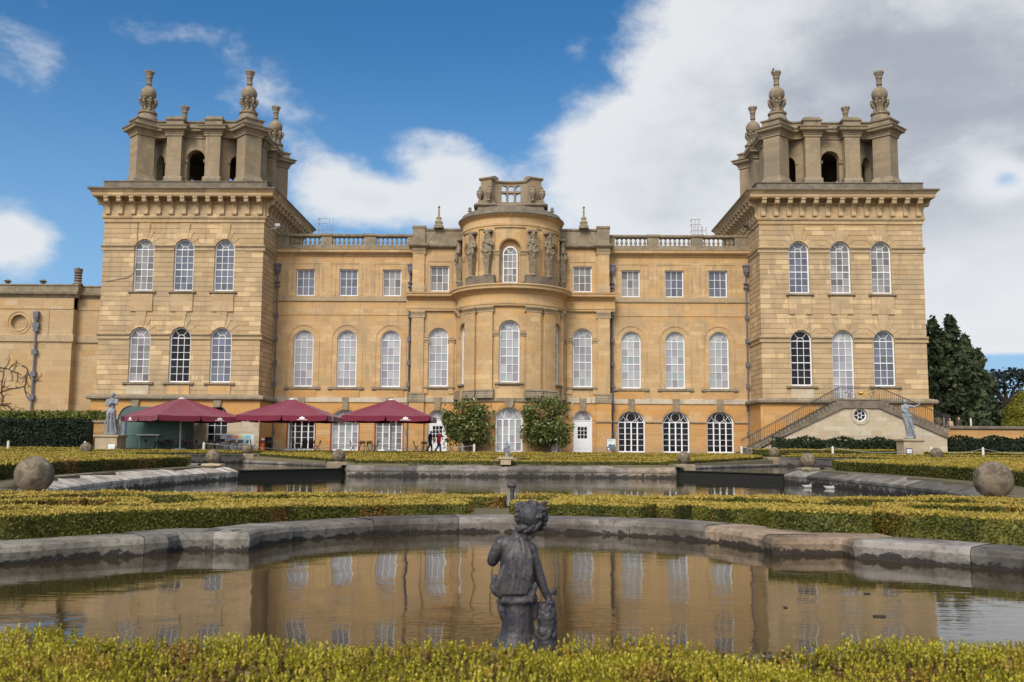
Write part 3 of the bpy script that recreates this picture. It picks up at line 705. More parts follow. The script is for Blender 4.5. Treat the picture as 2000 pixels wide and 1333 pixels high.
# ---------------------------------------------------------------- central block with giant pilasters
FC = Flat(0, -0.8)
for sg in (-1, 1):
    xa, xb = (4.4, 9.15) if sg > 0 else (-9.15, -4.4); c = sg*6.62
    mb = MB(); mb.wall(FC, xa, xb, Z0-.3, 5.3, [(c, 1.75, Z0-.02, 3.58, .88)], joints=[1.7, 2.2, 2.7, 3.2], groove=.02, gh=.02, rev=.4)
    mb.fbox(FC, sg*8.55-.68, sg*8.55+.68, 0, .22, Z0, 5.15); mb.arch(FC, c, 3.58, .90, 1.35, 0, .03)
    B(mb, 'ground_floor_wall', 'stone_ground')
    mb = MB(); mb.ledge(FC, xa, xb, [(0, 5.13), (.10, 5.15), (.10, 5.58), (0, 5.61)]); B(mb, 'white_string_course', 'stone_band')
    mb = MB(); mb.ledge(FC, sg*8.55-.74, sg*8.55+.74, [(0, 5.12), (.30, 5.16), (.30, 5.42), (.26, 5.5), (.26, 5.66), (.20, 5.74), (.20, 5.82), (.24, 5.9), (.16, 6.02), (0, 6.04)]); B(mb, 'pilaster_base', 'stone_grey')
    mb = MB(); mb.ledge(FC, sg*8.55-.72, sg*8.55+.72, [(0, 3.32), (.30, 3.36), (.36, 3.45), (.36, 3.56), (0, 3.6)]); B(mb, 'impost_band', 'stone_trim')
    mb = MB(); mb.wall(FC, xa, xb, 5.3, 19.4, [(c, 1.8, 6.6, 11.09, .9), (c, 1.75, 15.42, 17.8, 0)], rev=.34)
    mb.fbox(FC, sg*8.55-.56, sg*8.55+.56, 0, .20, 6.0, 12.95); mb.fbox(FC, sg*8.55-.54, sg*8.55+.54, 0, .18, 15.9, 19.0)
    mb.fbox(FC, c-1.42, c-.95, 0, .10, 5.95, 10.6); mb.fbox(FC, c+.95, c+1.42, 0, .10, 5.95, 10.6)
    mb.arch(FC, c, 11.09, .93, 1.36, 0, .07)
    mb.fbox(FC, c-1.2, c-1.1, 0, .05, 15.45, 18.2); mb.fbox(FC, c+1.1, c+1.2, 0, .05, 15.45, 18.2); mb.fbox(FC, c-1.2, c+1.2, 0, .051, 18.2, 18.3)
    B(mb, 'upper_wall', 'stone_rotunda')
    mb = MB()
    for s_ in (-1.2, 1.2): mb.ledge(FC, c+s_-.34, c+s_+.34, [(0, 10.55), (.12, 10.6), (.15, 10.75), (.22, 10.86), (.22, 11.0), (0, 11.05)])
    B(mb, 'impost', 'stone_trim')
    mb = MB(); mb.ledge(FC, sg*8.55-.66, sg*8.55+.66, [(0, 12.9), (.24, 12.94), (.24, 13.1), (.30, 13.3), (.36, 13.42), (.36, 13.56), (0, 13.58)])
    mb.ledge(FC, sg*8.55-.64, sg*8.55+.64, [(0, 18.85), (.22, 18.9), (.26, 19.1), (.36, 19.3), (.36, 19.48), (0, 19.5)])
    mb.ledge(FC, sg*8.55-.60, sg*8.55+.60, [(0, 15.3), (.26, 15.32), (.26, 15.7), (.2, 15.9), (0, 15.92)])
    B(mb, 'capital', 'stone_trim')
    mb = MB(); mb.ledge(FC, xa if sg > 0 else -9.6, xb if sg < 0 else 9.6, [(0, 13.55), (.22, 13.57), (.22, 13.72), (.27, 13.76), (.27, 13.92), (.20, 13.96), (.20, 14.55), (.30, 14.62), (.36, 14.72), (.62, 14.82), (.70, 14.90), (.70, 15.05), (.78, 15.16), (0, 15.36)]); B(mb, 'entablature', 'stone_rotunda')
    mb = MB(); mb.ledge(FC, xa, xb, [(0, 19.38), (.10, 19.42), (.34, 19.55), (.40, 19.66), (.40, 19.78), (0, 19.84)]); 
    mb.fbox(FC, xa, xb, -.7, .05, 19.8, 21.12); mb.ledge(FC, xa, xb, [(-.7, 21.08), (.10, 21.10), (.16, 21.2), (.16, 21.32), (-.7, 21.36)])
    mb.fbox(FC, sg*8.55-.56, sg*8.55+.56, 0, .22, 19.8, 21.42); mb.ledge(FC, sg*8.55-.64, sg*8.55+.64, [(0, 21.3), (.26, 21.32), (.30, 21.42), (.30, 21.56), (0, 21.62)])
    mb.ledge(FC, sg*8.55-.9, sg*8.55+.9, [(0, 19.4), (.40, 19.44), (.62, 19.58), (.68, 19.68), (.68, 19.8), (0, 19.86)])
    B(mb, 'parapet', 'stone_grey')
    sill(FC, c-1.5, c+1.5, 6.38, 6.58, .16); window(FC, c, 1.8, 6.6, 11.09, .9, 3, 6, 'pane_blind', d=-.2); window(FC, c, 1.75, 15.42, 17.8, 0, 3, 3, 'pane_mid', fw=.10, midrail=False)
    keystone(FC, c, 4.42, 5.60, .70, .42, .18, 'stone_grey')
    # panelled white door under a fanlight
    door = window(FC, c, 1.75, Z0, 3.58, .88, 1, 1, 'pane_mid', d=-.22, name='panelled_door', fan='spokes', fw=.13, bars=.02)
    mb = MB(); mb.fbox(FC, c-.75, c+.75, -.30, -.25, Z0, 3.5)
    for s_ in (-1, 1): mb.fbox(FC, c+s_*.38-.26, c+s_*.38+.26, -.25, -.235, Z0+.25, Z0+1.05)
    mb.fbox(FC, c-.64, c+.64, -.25, -.235, 3.05, 3.35)
    lf = B(mb, 'door_leaf', 'door_white', door)
    mb = MB()
    for i in range(3):
        for j in range(3): mb.fbox(FC, c-.44+i*.30, c-.44+i*.30+.25, -.25, -.24, 1.95+j*.36, 1.95+j*.36+.31)
    B(mb, 'door_pane', 'pane_dark', door)
    # pointed finial on the parapet
    mb = MB(); mb.lathe([(.62, 0), (.62, .25), (.45, .32), (.45, .55), (.50, .6), (.32, .75), (.30, .95), (.36, 1.0), (.14, 1.15), (.10, 1.8), (.05, 2.0)], (0, 0, 0), 4, PI/4)
    mb.ball((0, 0, 2.05), .12, 8, 6); o = mb.build('obelisk_finial', 'stone_grey', palace, True); o.location = (sg*6.75, -.9, 21.3-Z0)
# ---------------------------------------------------------------- round central bay (rotunda)
CX, CY = 0.0, -0.8
R1 = 4.75; FR = Cyl(CX, CY, R1); H = R1*PI/2*.995
A60 = math.radians(62)*R1
rops = [(0, 1.85, 6.7, 11.2, .93), (-A60, 1.85, 6.7, 11.2, .93), (A60, 1.85, 6.7, 11.2, .93)]
mb = MB(); mb.wall(FR, -H, H, Z0-.3, 5.1, [(0, 2.5, Z0-.02, 3.5, 1.05), (-A60, 1.6, Z0-.02, 3.5, .8), (A60, 1.6, Z0-.02, 3.5, .8)], joints=[1.7, 2.2, 2.7, 3.2], groove=.02, gh=.02, rev=.4); mb.arch(FR, 0, 3.5, 1.27, 1.75, 0, .03); B(mb, 'ground_floor_wall', 'stone_ground')
mb = MB(); mb.wall(FR, -H, H, 5.1, 13.4, rops, rev=.36)
pil = []
for deg in (-82, -46.5, -25.5, 25.5, 46.5, 82): pil.append(math.radians(deg)*R1)
for s_ in pil: mb.fbox(FR, s_-.66, s_+.66, 0, .22, 6.1, 12.95)
for c in (0, -A60, A60):
    mb.arch(FR, c, 11.2, .95, 1.32, 0, .06)
    for s_ in (-1.12, 1.12): mb.fbox(FR, c+s_-.20, c+s_+.20, 0, .06, 6.3, 10.8)
B(mb, 'rotunda_wall', 'stone_rotunda')
mb = MB()
for s_ in pil: mb.ledge(FR, s_-.78, s_+.78, [(0, 12.85), (.26, 12.9), (.26, 13.02), (.36, 13.16), (.44, 13.26), (.44, 13.4), (0, 13.42)])
for c in (0, -A60, A60):
    for s_ in (-1.16, 1.16): mb.ledge(FR, c+s_-.27, c+s_+.27, [(0, 10.7), (.10, 10.75), (.14, 10.9), (.2, 10.98), (.2, 11.12), (0, 11.16)])
B(mb, 'capital', 'stone_trim')
mb = MB()
for s_ in pil: mb.ledge(FR, s_-.80, s_+.80, [(0, 5.3), (.42, 5.34), (.42, 5.6), (.36, 5.68), (.36, 5.8), (.3, 5.9), (.36, 5.98), (.26, 6.12), (0, 6.14)])
mb.ledge(FR, -H, H, [(0, 5.0), (.14, 5.04), (.14, 5.34), (0, 5.36)]); B(mb, 'pilaster_base', 'stone_grey')
for c in (0, -A60, A60): sill(FR, c-1.25, c+1.25, 6.48, 6.68, .2); window(FR, c, 1.85, 6.7, 11.2, .93, 3, 6, 'pane_blind', d=-.24)
keystone(FR, 0, 4.5, 5.34, .95, .5, .24, 'stone_grey')
for sg in (-1, 1): window(FR, sg*A60, 1.6, Z0, 3.5, .8, 2, 4, 'pane_blind', d=-.25, name='glazed_door', fan='spokes')
window(FR, 0, 2.5, Z0, 3.5, 1.05, 4, 4, 'pane_blind', d=-.25, name='glazed_door', fan='tracery', fw=.13, mull=[.24, .5, .76], midrail=False)
mb = MB(); mb.ledge(FR, -H, H, [(0, 13.38), (.24, 13.40), (.24, 13.52), (.30, 13.56), (.30, 13.74), (.22, 13.78), (.22, 14.45), (.32, 14.56), (.40, 14.68), (.68, 14.82), (.78, 14.90), (.78, 15.06), (.88, 15.20), (.86, 15.30), (-.6, 15.56)])
B(mb, 'rotunda_entablature', 'stone_rotunda')
R2 = 4.40; FD = Cyl(CX, CY, R2); H2 = R2*PI/2*.995; B60 = math.radians(62)*R2
dops = [(c, 1.95, 15.5, 18.45, .97) for c in (0, -B60, B60)]
mb = MB(); mb.wall(FD, -H2, H2, 15.3, 20.5, dops, rev=.5)
for c in (0, -B60, B60): mb.arch(FD, c, 18.45, 1.05, 1.38, 0, .06)
hs = [math.radians(a)*R2 for a in (-84, -45.5, -24.5, 24.5, 45.5, 84)]
for s_ in hs: mb.fbox(FD, s_-.50, s_+.50, 0, .14, 15.6, 20.5)
B(mb, 'drum_wall', 'stone_rotunda')
mb = MB()
for c in (0, -B60, B60):
    for s_ in (-1.22, 1.22): mb.fbox(FD, c+s_-.24, c+s_+.24, 0, .1, 15.6, 18.0); mb.ledge(FD, c+s_-.32, c+s_+.32, [(0, 17.95), (.15, 18.0), (.2, 18.2), (.28, 18.3), (.28, 18.42), (0, 18.46)])
B(mb, 'impost', 'stone_trim')
for c in (0, -B60, B60): window(FD, c, 1.5, 15.55, 18.1, .75, 3, 4, 'pane_mid', d=-.45)
mb = MB(); mb.wall(Cyl(CX, CY, R2-.5), -H2*.88, H2*.88, 15.3, 20.4, [(c, 1.46, 15.56, 18.1, .73) for c in (0, -B60*.886, B60*.886)], rev=0); B(mb, 'recess_wall', 'stone_rotunda')
mb = MB()
for a, b in ((hs[1], hs[2]), (hs[3], hs[4])): mb.fbox(FD, a-.62, b+.62, 0, .62, 15.3, 16.15)
for s_ in (hs[0], hs[5]): mb.fbox(FD, s_-.5, s_+.5, 0, .6, 15.3, 16.15)
B(mb, 'figure_plinth', 'stone_dark')
mb = MB(); mb.ledge(FD, -H2, H2, [(0, 20.44), (.12, 20.46), (.12, 20.62), (.18, 20.66), (.18, 20.84), (.12, 20.90), (.12, 21.35), (.24, 21.48), (.34, 21.54), (.46, 21.66)]); B(mb, 'drum_entablature', 'stone_rotunda')
mb = MB(); mb.ledge(FD, -H2, H2, [(.46, 21.66), (.52, 21.70), (.52, 21.80), (.30, 21.95), (.20, 22.2), (-.6, 22.6), (-1.6, 22.85), (-4.2, 23.0)]); B(mb, 'drum_roof', 'stone_dark')
# herm figures: draped busts on tapering shafts
def herm(variant):
    f = Fig(); s_ = variant
    f.ell((0, -.10, 3.72), .17, .19, .23); f.ell((0, -.02, 3.80), .23, .21, .20)     # head, hair
    f.limb((0, -.02, 3.5), (0, 0, 3.25), .10, .12)
    f.chain([((-.30, 0, 3.12), .15), ((0, .02, 3.2), .18), ((.30, 0, 3.12), .15)])
    f.chain([((0, 0, 3.1), .26), ((0, -.02, 2.7), .27), ((0, -.04, 2.35), .33), ((0, 0, 2.0), .26)])
    f.chain([((-.38, -.02, 3.1), .13), ((-.50, -.06, 2.72), .11), ((-.15*s_, -.32, 2.62), .09)])
    f.chain([((.38, -.02, 3.1), .13), ((.50, -.06, 2.70), .11), ((.18*s_, -.34, 2.86), .09)])
    f.chain([((-.18, -.08, 3.6), .11), ((-.24, 0, 3.3), .11)]); f.chain([((.18, -.08, 3.6), .11), ((.24, 0, 3.3), .11)])
    for k in range(6):
        x = -.38+.15*k; f.chain([((x, -.22, 2.5), .10), ((x*1.15, -.25, 2.15), .11), ((x*.9+.04*s_, -.22, 1.85), .07)])
    f.chain([((-.36, -.3, 2.25), .10), ((0, -.36, 2.05), .12), ((.36, -.3, 2.25), .10)]); f.chain([((0, -.34, 2.1), .11), ((.04*s_, -.32, 1.65), .07)])
    f.m.lathe([(0, 0), (.36, 0), (.36, .12), (.26, .16), (.29, .4), (.44, 1.75), (.42, 2.3), (0, 2.3)], (0, 0, 0), 4, PI/4)
    f.m.box(-.42, .42, -.22, .3, 3.9, 4.12); f.chain([((0, 0, 1.4), .2), ((0, 0, 3.9), .15)]); f.chain([((0, -.1, 1.8), .2), ((0, -.1, 3.5), .12)]); f.chain([((-.33, -.1, 3.94), .11), ((.33, -.1, 3.94), .11)])
    return f.build('herm_figure', 'figure_stone', palace, .035, 2, .06, .12)
hp = [herm(1), herm(-1)]; used = [0, 0]
for k, s_ in enumerate(hs):
    v = (0, 1, 0, 1, 0, 1)[k]
    o = hp[v] if not used[v] else hp[v].copy()
    if used[v]: C.objects.link(o)
    used[v] = 1; x, y, z = FD.P(s_, .42, 0); o.location = (x, y, 16.12-Z0); o.rotation_euler = (0, 0, s_/R2)
# crown block over the drum: radial piers, open screen between, urns
mb = MB(); mb.fbox(Flat(0, -3.2), -3.05, 3.05, -1.6, .2, 22.1, 22.75); mb.ledge(Flat(0, -3.2), -3.35, 3.35, [(-1.6, 22.70), (.22, 22.72), (.38, 22.86), (.38, 23.0), (-1.6, 23.05)])
for sg in (-1, 1): mb.fbox(Flat(sg*2.25, -3.4), -.75, .75, -.8, .2, 22.3, 22.75); mb.ledge(Flat(sg*2.25, -3.4), -.9, .9, [(-.8, 22.72), (.24, 22.73), (.42, 22.88), (.42, 23.05), (-.8, 23.08)]); mb.fbox(Flat(sg*2.25, -3.3), -.72, .72, -.8, .2, 23.0, 23.35)
B(mb, 'crown_base', 'stone_grey')
for sg in (-1, 1):
    mb = MB(); Fp = Flat(sg*2.25, -3.25, sg*28)
    mb.fbox(Fp, -.56, .56, -1.0, .05, 23.05, 25.35); mb.ledge(Fp, -.70, .70, [(-1.0, 25.28), (.10, 25.3), (.2, 25.42), (.2, 25.52), (-.4, 25.7), (-1.0, 25.65)])
    mb.fbox(Fp, -.60, .60, -1.0, .12, 23.05, 23.4); B(mb, 'crown_pier', 'stone_belfry')
class Concave(Cyl):
    def P(s, t, d, z): a = t/s.R; return (s.c[0]+(s.R-d)*math.sin(a), s.c[1]+(s.R-d)*math.cos(a), z)
FS = Concave(0, -5.7, 3.1, .2); so = [(x, .46, 23.40, 24.0, .22) for x in (-.64, 0, .64)]+[(x, .46, 24.42, 24.72, .22) for x in (-.64, 0, .64)]
mb = MB(); mb.wall(FS, -1.75, 1.75, 23.05, 25.2, so, rev=.38); mb.wall(FS, -1.75, 1.75, 23.05, 25.2, so, d=-.38, rev=0)
mb.ledge(FS, -1.75, 1.75, [(-.45, 25.1), (.06, 25.12), (.16, 25.24), (.16, 25.34), (-.5, 25.4), (-.5, 25.1)]); mb.ledge(FS, -.95, .95, [(0, 24.22), (.06, 24.25), (.06, 24.36), (0, 24.38)])
B(mb, 'crown_screen', 'stone_belfry')
um = MB(); um.lathe([(.22, 0), (.22, .12), (.1, .2), (.1, .3), (.20, .5), (.33, .85), (.36, 1.1), (.30, 1.25), (.33, 1.32), (.22, 1.5), (.1, 1.62), (.13, 1.7), (.05, 1.9), (0, 2.0)], n=12)
urn = None
for sg in (-1, 1):
    for x, y in ((1.98, -3.85), (2.82, -3.25)):
        if urn is None: urn = um.build('urn', 'figure_stone', palace, True); o = urn
        else: o = urn.copy(); C.objects.link(o)
        o.location = (sg*x, y, 23.2-Z0); o.scale = (.9, .9, .78)
    mb = MB(); mb.lathe([(.2, 0), (.2, .15), (.12, .2), (.14, .45), (.22, .5), (.12, .58)], n=8); mb.ball((0, 0, .72), .16, 8, 6); o = mb.build('ball_finial', 'stone_grey', palace, True); o.location = (sg*3.75, -2.9, 21.98-Z0)
# main roof and back of the block
mb = MB(); mb.box(-22.1, 22.1, .8, 13, 5.0, 19.9); mb.box(-9.1, 9.1, .0, 12.9, 19.0, 20.9); mb.box(-22.1, 22.1, 12.0, 13.1, Z0, 5); mb.prism([(-4.3*math.sin(a)+0, -.85-4.3*math.cos(a)+.0) for a in [PI/2*(k-12)/12*.98 for k in range(25)]], 19.6, 20.3); B(mb, 'roof_block', 'stone_grey')
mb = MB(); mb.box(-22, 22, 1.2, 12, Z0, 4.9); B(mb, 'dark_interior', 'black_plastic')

# ---------------------------------------------------------------- towers
TXA, TXB = 22.15, 36.60; TY = -4.3; TW = TXB-TXA; TC = (TXA+TXB)/2
JN = [5.5+.44*k for k in range(1, 36)]
def finial_mb(full=True):
    m_ = MB()
    if full:
        m_.lathe([(1.05, 0), (1.05, .10), (.98, .35), (.80, .75), (.92, .85), (.92, 1.0), (.70, 1.05), (.62, 1.15)], n=20)
        m_.lathe([(.55, 1.1), (.42, 1.5), (.45, 1.8), (.62, 2.1), (.50, 2.3)], n=12)
        for k in range(8):
            a = 2*PI*k/8; ca, sa = math.cos(a), math.sin(a)
            m_.path([(ca*r, sa*r, z) for r, z in ((.62, 1.15), (.50, 1.35), (.55, 1.6), (.80, 1.95), (.86, 2.2), (.74, 2.36), (.6, 2.28))], .13, 6)
        m_.ball((0, 0, 2.95), .78, 18, 12); z = 3.65
    else: z = .2; m_.lathe([(.3, -.6), (.3, .2), (.2, .25)], n=12)
    m_.lathe([(.16, z-.05), (.24, z+.05), (.20, z+.2), (.29, z+.3), (.27, z+.4), (.26, z+.9), (.34, z+1.0), (.32, z+1.08), (.30, z+1.12), (.46, z+1.5), (.46, z+1.58), (.30, z+1.56), (0, z+1.4)], n=14)
    for k in range(9):
        a = 2*PI*k/9; m_.lathe([(.10, 0), (.09, .15), (0, .26)], (.42*math.cos(a), .42*math.sin(a), z+1.52), 5)
    return m_
fin_big = fin_small = None
def rot(p, k):
    x, y = p
    for _ in range(k): x, y = -y, x
    return (x, y)
random.seed(23)
for sg in (-1, 1):
    xa, xb = (TXA, TXB) if sg > 0 else (-TXB, -TXA); tcx = sg*TC
    FT = Flat(0, TY); cs = [sg*x for x in (25.62, 29.27, 32.87)]
    if sg > 0: FI = Flat(TXA, TY+TW, -90); FO = Flat(TXB, TY, 90)      # inner side faces -x, outer faces +x
    else: FI = Flat(-TXA, TY, 90); FO = Flat(-TXB, TY+TW, -90)
    FB = Flat(tcx+TW/2, TY+TW, 180)
    lo = [(c, 1.88, 6.63, 10.58, .94) for c in cs]; up = [(c, 1.80, 14.82, 18.58, .90) for c in cs]
    if sg > 0: lo[1] = (cs[1], 1.88, 5.35, 10.58, .94)
    gr = [(c, 1.9, 1.2, 3.6, .95) for c in cs] if sg < 0 else []
    mb = MB(); mb.wall(FT, xa-.25, xb+.25, Z0-.3, 5.05, gr, d=.25, rev=.5)
    for F_, a, b in ((FI, -.0, TW), (FO, 0, TW), (FB, -.25, TW+.25)): mb.wall(F_, a-.25, b+.25, Z0-.3, 5.05, (), d=.25)
    B(mb, 'tower_ground_floor', 'stone_pale' if False else 'stone_ground')
    if sg < 0:
        mb = MB(); mb.wall(FT, xa-.27, xb+.27, Z0-.3, 3.6, [(c, 2.0, 1.15, 3.61, 0) for c in cs], d=.285, rev=.03); B(mb, 'pale_patched_wall', 'stone_pale')
        for c in cs: window(FT, c, 1.9, 1.2, 3.6, .95, 3, 3, 'pane_dark', d=.0, fan='radial'); keystone(Flat(0, TY-.25), c, 4.45, 5.3, .8, .5, .2, 'stone_grey')
    path = [(xa, TY), (xb, TY), (xb, TY+TW), (xa, TY+TW)]
    mb = MB(); mb.sweep(path, [(.25, 5.03), (.50, 5.06), (.60, 5.16), (.60, 5.34), (.52, 5.44), (.0, 5.56)]); B(mb, 'plinth_moulding', 'stone_grey')
    mb = MB(); mb.wall(FT, xa, xb, 5.5, 21.15, lo+up, joints=JN, groove=.045, gh=.022, rev=.32)
    for F_ in (FI, FO, FB): mb.wall(F_, 0, TW, 5.5, 21.15, (), joints=JN, groove=.045, gh=.022)
    B(mb, 'tower_wall', 'stone_tower')
    # wedge voussoirs round the heads
    mb = MB()
    for (c, w_, zb, zs, r) in lo+up:
        for k, (a0, a1, L) in enumerate(((8, 36, .62), (38, 60, .72), (62, 78, .92), (102, 118, .92), (120, 142, .72), (144, 172, .62))):
            a0, a1 = math.radians(a0), math.radians(a1); ri = w_/2+.005; ro = ri+L
            mb.fpoly(FT, [(c-ri*math.cos(a0), zs+ri*math.sin(a0)), (c-ri*math.cos((a0+a1)/2), zs+ri*math.sin((a0+a1)/2)), (c-ri*math.cos(a1), zs+ri*math.sin(a1)), (c-ro*math.cos(a1), zs+ro*math.sin(a1)), (c-ro*math.cos(a0), zs+ro*math.sin(a0))], 0, .035+.002*k)
    B(mb, 'voussoir', 'stone_tower')
    for i, (c, w_, zb, zs, r) in enumerate(lo+up):
        keystone(FT, c, zs+r+.01, zs+r+1.42, .98, .56, .085, 'stone_tower')
        if i < 3:
            if not (sg > 0 and i == 1): sill(FT, c-1.35, c+1.35, 6.40, 6.61, .2); mb = MB(); mb.fbox(FT, c-1.0, c+1.0, 0, .09, 5.55, 6.34); B(mb, 'apron_panel', 'stone_pale' if (sg < 0 and i == 2) or (sg > 0 and i == 0) else 'stone_facade')
        else: sill(FT, c-1.2, c+1.2, 14.58, 14.79, .2); mb = MB(); mb.fbox(FT, c-.98, c+.98, 0, .12, 12.95, 14.5); B(mb, 'apron_panel', 'stone_tower')
        kind = 'pane_sky'
        if sg > 0 and i == 0: kind = 'pane_dark'
        if sg > 0 and i == 1: kind = 'pane_blind'
        if sg < 0 and i < 3: kind = 'pane_mid' if i == 2 else 'pane_dark' if i == 1 else 'pane_sky'
        if sg < 0 and i == 5: kind = 'pane_mid'
        if sg > 0 and i > 3: kind = 'pane_mid'
        if sg > 0 and i == 1: window(FT, c, w_, zb, zs, r, 3, 8, kind, name='balcony_door')
        else: window(FT, c, w_, zb, zs, r, 3, 6 if i < 3 else 6, kind)
    mb = MB()
    for z, ops in ((10.42, lo), (18.42, up)):
        ed = [xa]; 
        for o in sorted(ops): ed += [o[0]-o[1]/2-.02, o[0]+o[1]/2+.02]
        ed.append(xb)
        pf = [(0, z), (.08, z+.04), (.08, z+.10), (.03, z+.14), (.03, z+.30), (.10, z+.36), (.16, z+.44), (.16, z+.54), (0, z+.58)]
        for k in range(0, 8, 2): mb.ledge(FT, ed[k] - (.16 if k == 0 else 0), ed[k+1]+(.16 if k == 6 else 0), pf)
        mb.ledge(FI, 0, TW, pf); mb.ledge(FO, 0, TW, pf)
    B(mb, 'impost_course', 'stone_trim')
    # main cornice with scroll brackets
    mb = MB(); ring = mb.sweep(path, [(0, 21.0), (.08, 21.05), (.08, 21.3), (.16, 21.36), (.22, 21.5), (.22, 21.6), (.05, 21.64), (.05, 23.05), (.12, 23.08), (.2, 23.2), (.86, 23.24), (.92, 23.36), (.92, 23.55), (1.05, 23.72), (1.16, 23.82)])
    xx = xa+.3
    while xx < xb-.2: mb.fbox(FT, xx, xx+.10, .05, .16, 22.72, 22.95); xx += .17
    crn = B(mb, 'tower_cornice', 'stone_tower')
    mb = MB(); mb.sweep(path, [(1.16, 23.82), (1.22, 23.86), (1.22, 23.99), (.2, 24.10), (.2, 24.15), (.15, 24.72), (.22, 24.74), (.22, 24.82), (-.3, 24.9)]); mb.prism([(p[0]+(.3 if p[0] < tcx else -.3), p[1]+(.3 if p[1] < 0 else -.3)) for p in path], 24.6, 24.88); B(mb, 'tower_cornice_top', 'stone_dark')
    br = MB(); FX = Flat(0, 0, 90)
    prof = [(0, 0), (.05, .05), (.14, .02), (.24, .08), (.27, .20), (.22, .32), (.17, .5), (.2, .8), (.32, 1.0), (.52, 1.10), (.70, 1.10), (.76, 1.2), (.76, 1.42), (.84, 1.45), (.84, 1.62), (0, 1.62)]
    br.fpoly(Flat(0, 0, -90), [(y_, z_) for y_, z_ in prof], -.19, .19)
    # faces -y: profile runs outward along -y
    bo = None
    def bracket(x, y, rz):
        global bo_
        o = bo_.copy() if bo_.get('used') else bo_
        if o is not bo_: C.objects.link(o); 
        bo_['used'] = 1; o.location = (x, y, 21.64-Z0); o.rotation_euler = (0, 0, rz)
    mbv = MB(); mbv.v = [(-y_, x_, z_) if False else (x_, y_, z_) for x_, y_, z_ in br.v]; mbv.f = br.f; mbv.mi = br.mi
    bo_ = mbv.build('bracket', 'stone_tower', crn); 
    # profile s-axis for deg -90 is u=(0,-1): s grows towards -y, so the scroll faces the front
    n = 13
    for k in range(n): bracket(xa+.35+(TW-.7)*k/(n-1), TY-.05, 0)
    for k in range(n):
        y = TY+.35+(TW-.7)*k/(n-1)
        bracket((TXA-.05)*sg, y, -PI/2 if sg > 0 else PI/2)
    for k in range(n):
        y = TY+.35+(TW-.7)*k/(n-1); bracket((TXB+.05)*sg, y, PI/2 if sg > 0 else -PI/2)
    if 'used' in bo_: 
        for ch in crn.children:
            if 'used' in ch: del ch['used']
    # belfry: octagonal core with arches, front piers, diagonal corner piers, winding entablature
    bc = (tcx, TY+TW/2-.15)
    def BP(p): return (bc[0]+p[0], bc[1]+p[1])
    mb = MB(); Z1, Z2 = 24.85, 29.62
    for k in range(4):
        ang = 90*k
        o0 = BP(rot((-2.6, -4.75), k)); Fk = Flat(o0[0], o0[1], ang)
        mb.wall(Fk, 0, 5.2, Z1, Z2, [(2.6, 1.66, Z1+.02, 27.6, .83)], rev=.7); mb.wall(Fk, 0.3, 4.9, Z1, Z2, [(2.6, 1.66, Z1+.02, 27.6, .83)], d=-.7, rev=0)
        mb.arch(Fk, 2.6, 27.6, .86, 1.14, 0, .08)
        o1 = BP(rot((2.6, -4.75), k)); L = math.hypot(2.15, 2.15); Fd = Flat(o1[0], o1[1], ang+45)
        mb.wall(Fd, 0, L, Z1, Z2, [(L/2, 1.75, Z1+.02, 27.3, .87)], rev=.6); mb.arch(Fd, L/2, 27.3, .9, 1.15, 0, .07)
        mb.wall(Fd, 0.25, L-.25, Z1, Z2, [(L/2, 1.75, Z1+.02, 27.3, .87)], d=-.6, rev=0)
        for xx in (-1.8, 1.8):
            mb.fbox(Flat(*BP(rot((0, -4.75), k)), ang), xx-.68, xx+.68, 0, .85, Z1+.75, Z2)
    B(mb, 'belfry_wall', 'stone_belfry')
    mb = MB()
    for k in range(4):
        ang = 90*k; Fk = Flat(*BP(rot((0, -4.75), k)), ang)
        for xx in (-1.8, 1.8):
            mb.fbox(Fk, xx-.84, xx+.84, 0, 1.0, Z1-.05, Z1+.62); mb.ledge(Fk, xx-.84, xx+.84, [(0, Z1+.60), (1.0, Z1+.61), (.86, Z1+.86), (0, Z1+.88)])
        for xx in (-.92, .92): mb.ledge(Fk, xx-.2, xx+.2, [(0, 27.2), (.1, 27.25), (.16, 27.4), (.16, 27.52), (0, 27.55)])
        mb.ledge(Fk, -1.15, 1.15, [(0, Z1), (.06, Z1), (.06, Z1+.25), (0, Z1+.3)])
    B(mb, 'belfry_base', 'stone_grey')
    for k in range(4):
        cpt = BP(rot((-5.0, -5.0), k)); mb = MB(); hd = 1.15
        dm = [(cpt[0]+hd, cpt[1]), (cpt[0], cpt[1]+hd), (cpt[0]-hd, cpt[1]), (cpt[0], cpt[1]-hd)]
        mb.prism(dm, Z1+.6, Z2+.02); 
        mb.cur = 1; mb.sweep(dm[::1], [(.28, Z1-.05), (.28, Z1+.45), (.22, Z1+.5), (.02, Z1+.95)])
        B(mb, 'corner_pier', ['stone_belfry', 'stone_grey'])
    ent = []
    for k in range(4):
        for p in [(-6.3, -5.0), (-5.0, -6.3), (-3.72, -5.02), (-3.35, -4.92), (-2.98, -4.98), (-2.62, -5.12), (-2.62, -5.68), (-.98, -5.68), (-.98, -4.85), (.98, -4.85), (.98, -5.68), (2.62, -5.68), (2.62, -5.12), (2.98, -4.98), (3.35, -4.92), (3.72, -5.02)]: ent.append(BP(rot(p, k)))
    mb = MB(); mb.sweep(ent, [(-.8, 29.55), (0, 29.55), (0, 29.72), (.05, 29.75), (.05, 29.86), (.12, 29.90), (.14, 30.02), (.36, 30.08), (.42, 30.16), (.42, 30.28), (.52, 30.38)])
    mb.cur = 1; mb.sweep(ent, [(.52, 30.38), (.54, 30.46), (.1, 30.52), (-.02, 30.55), (-.04, 31.0), (.08, 31.06), (.10, 31.18), (-.3, 31.28), (-.9, 31.3)])
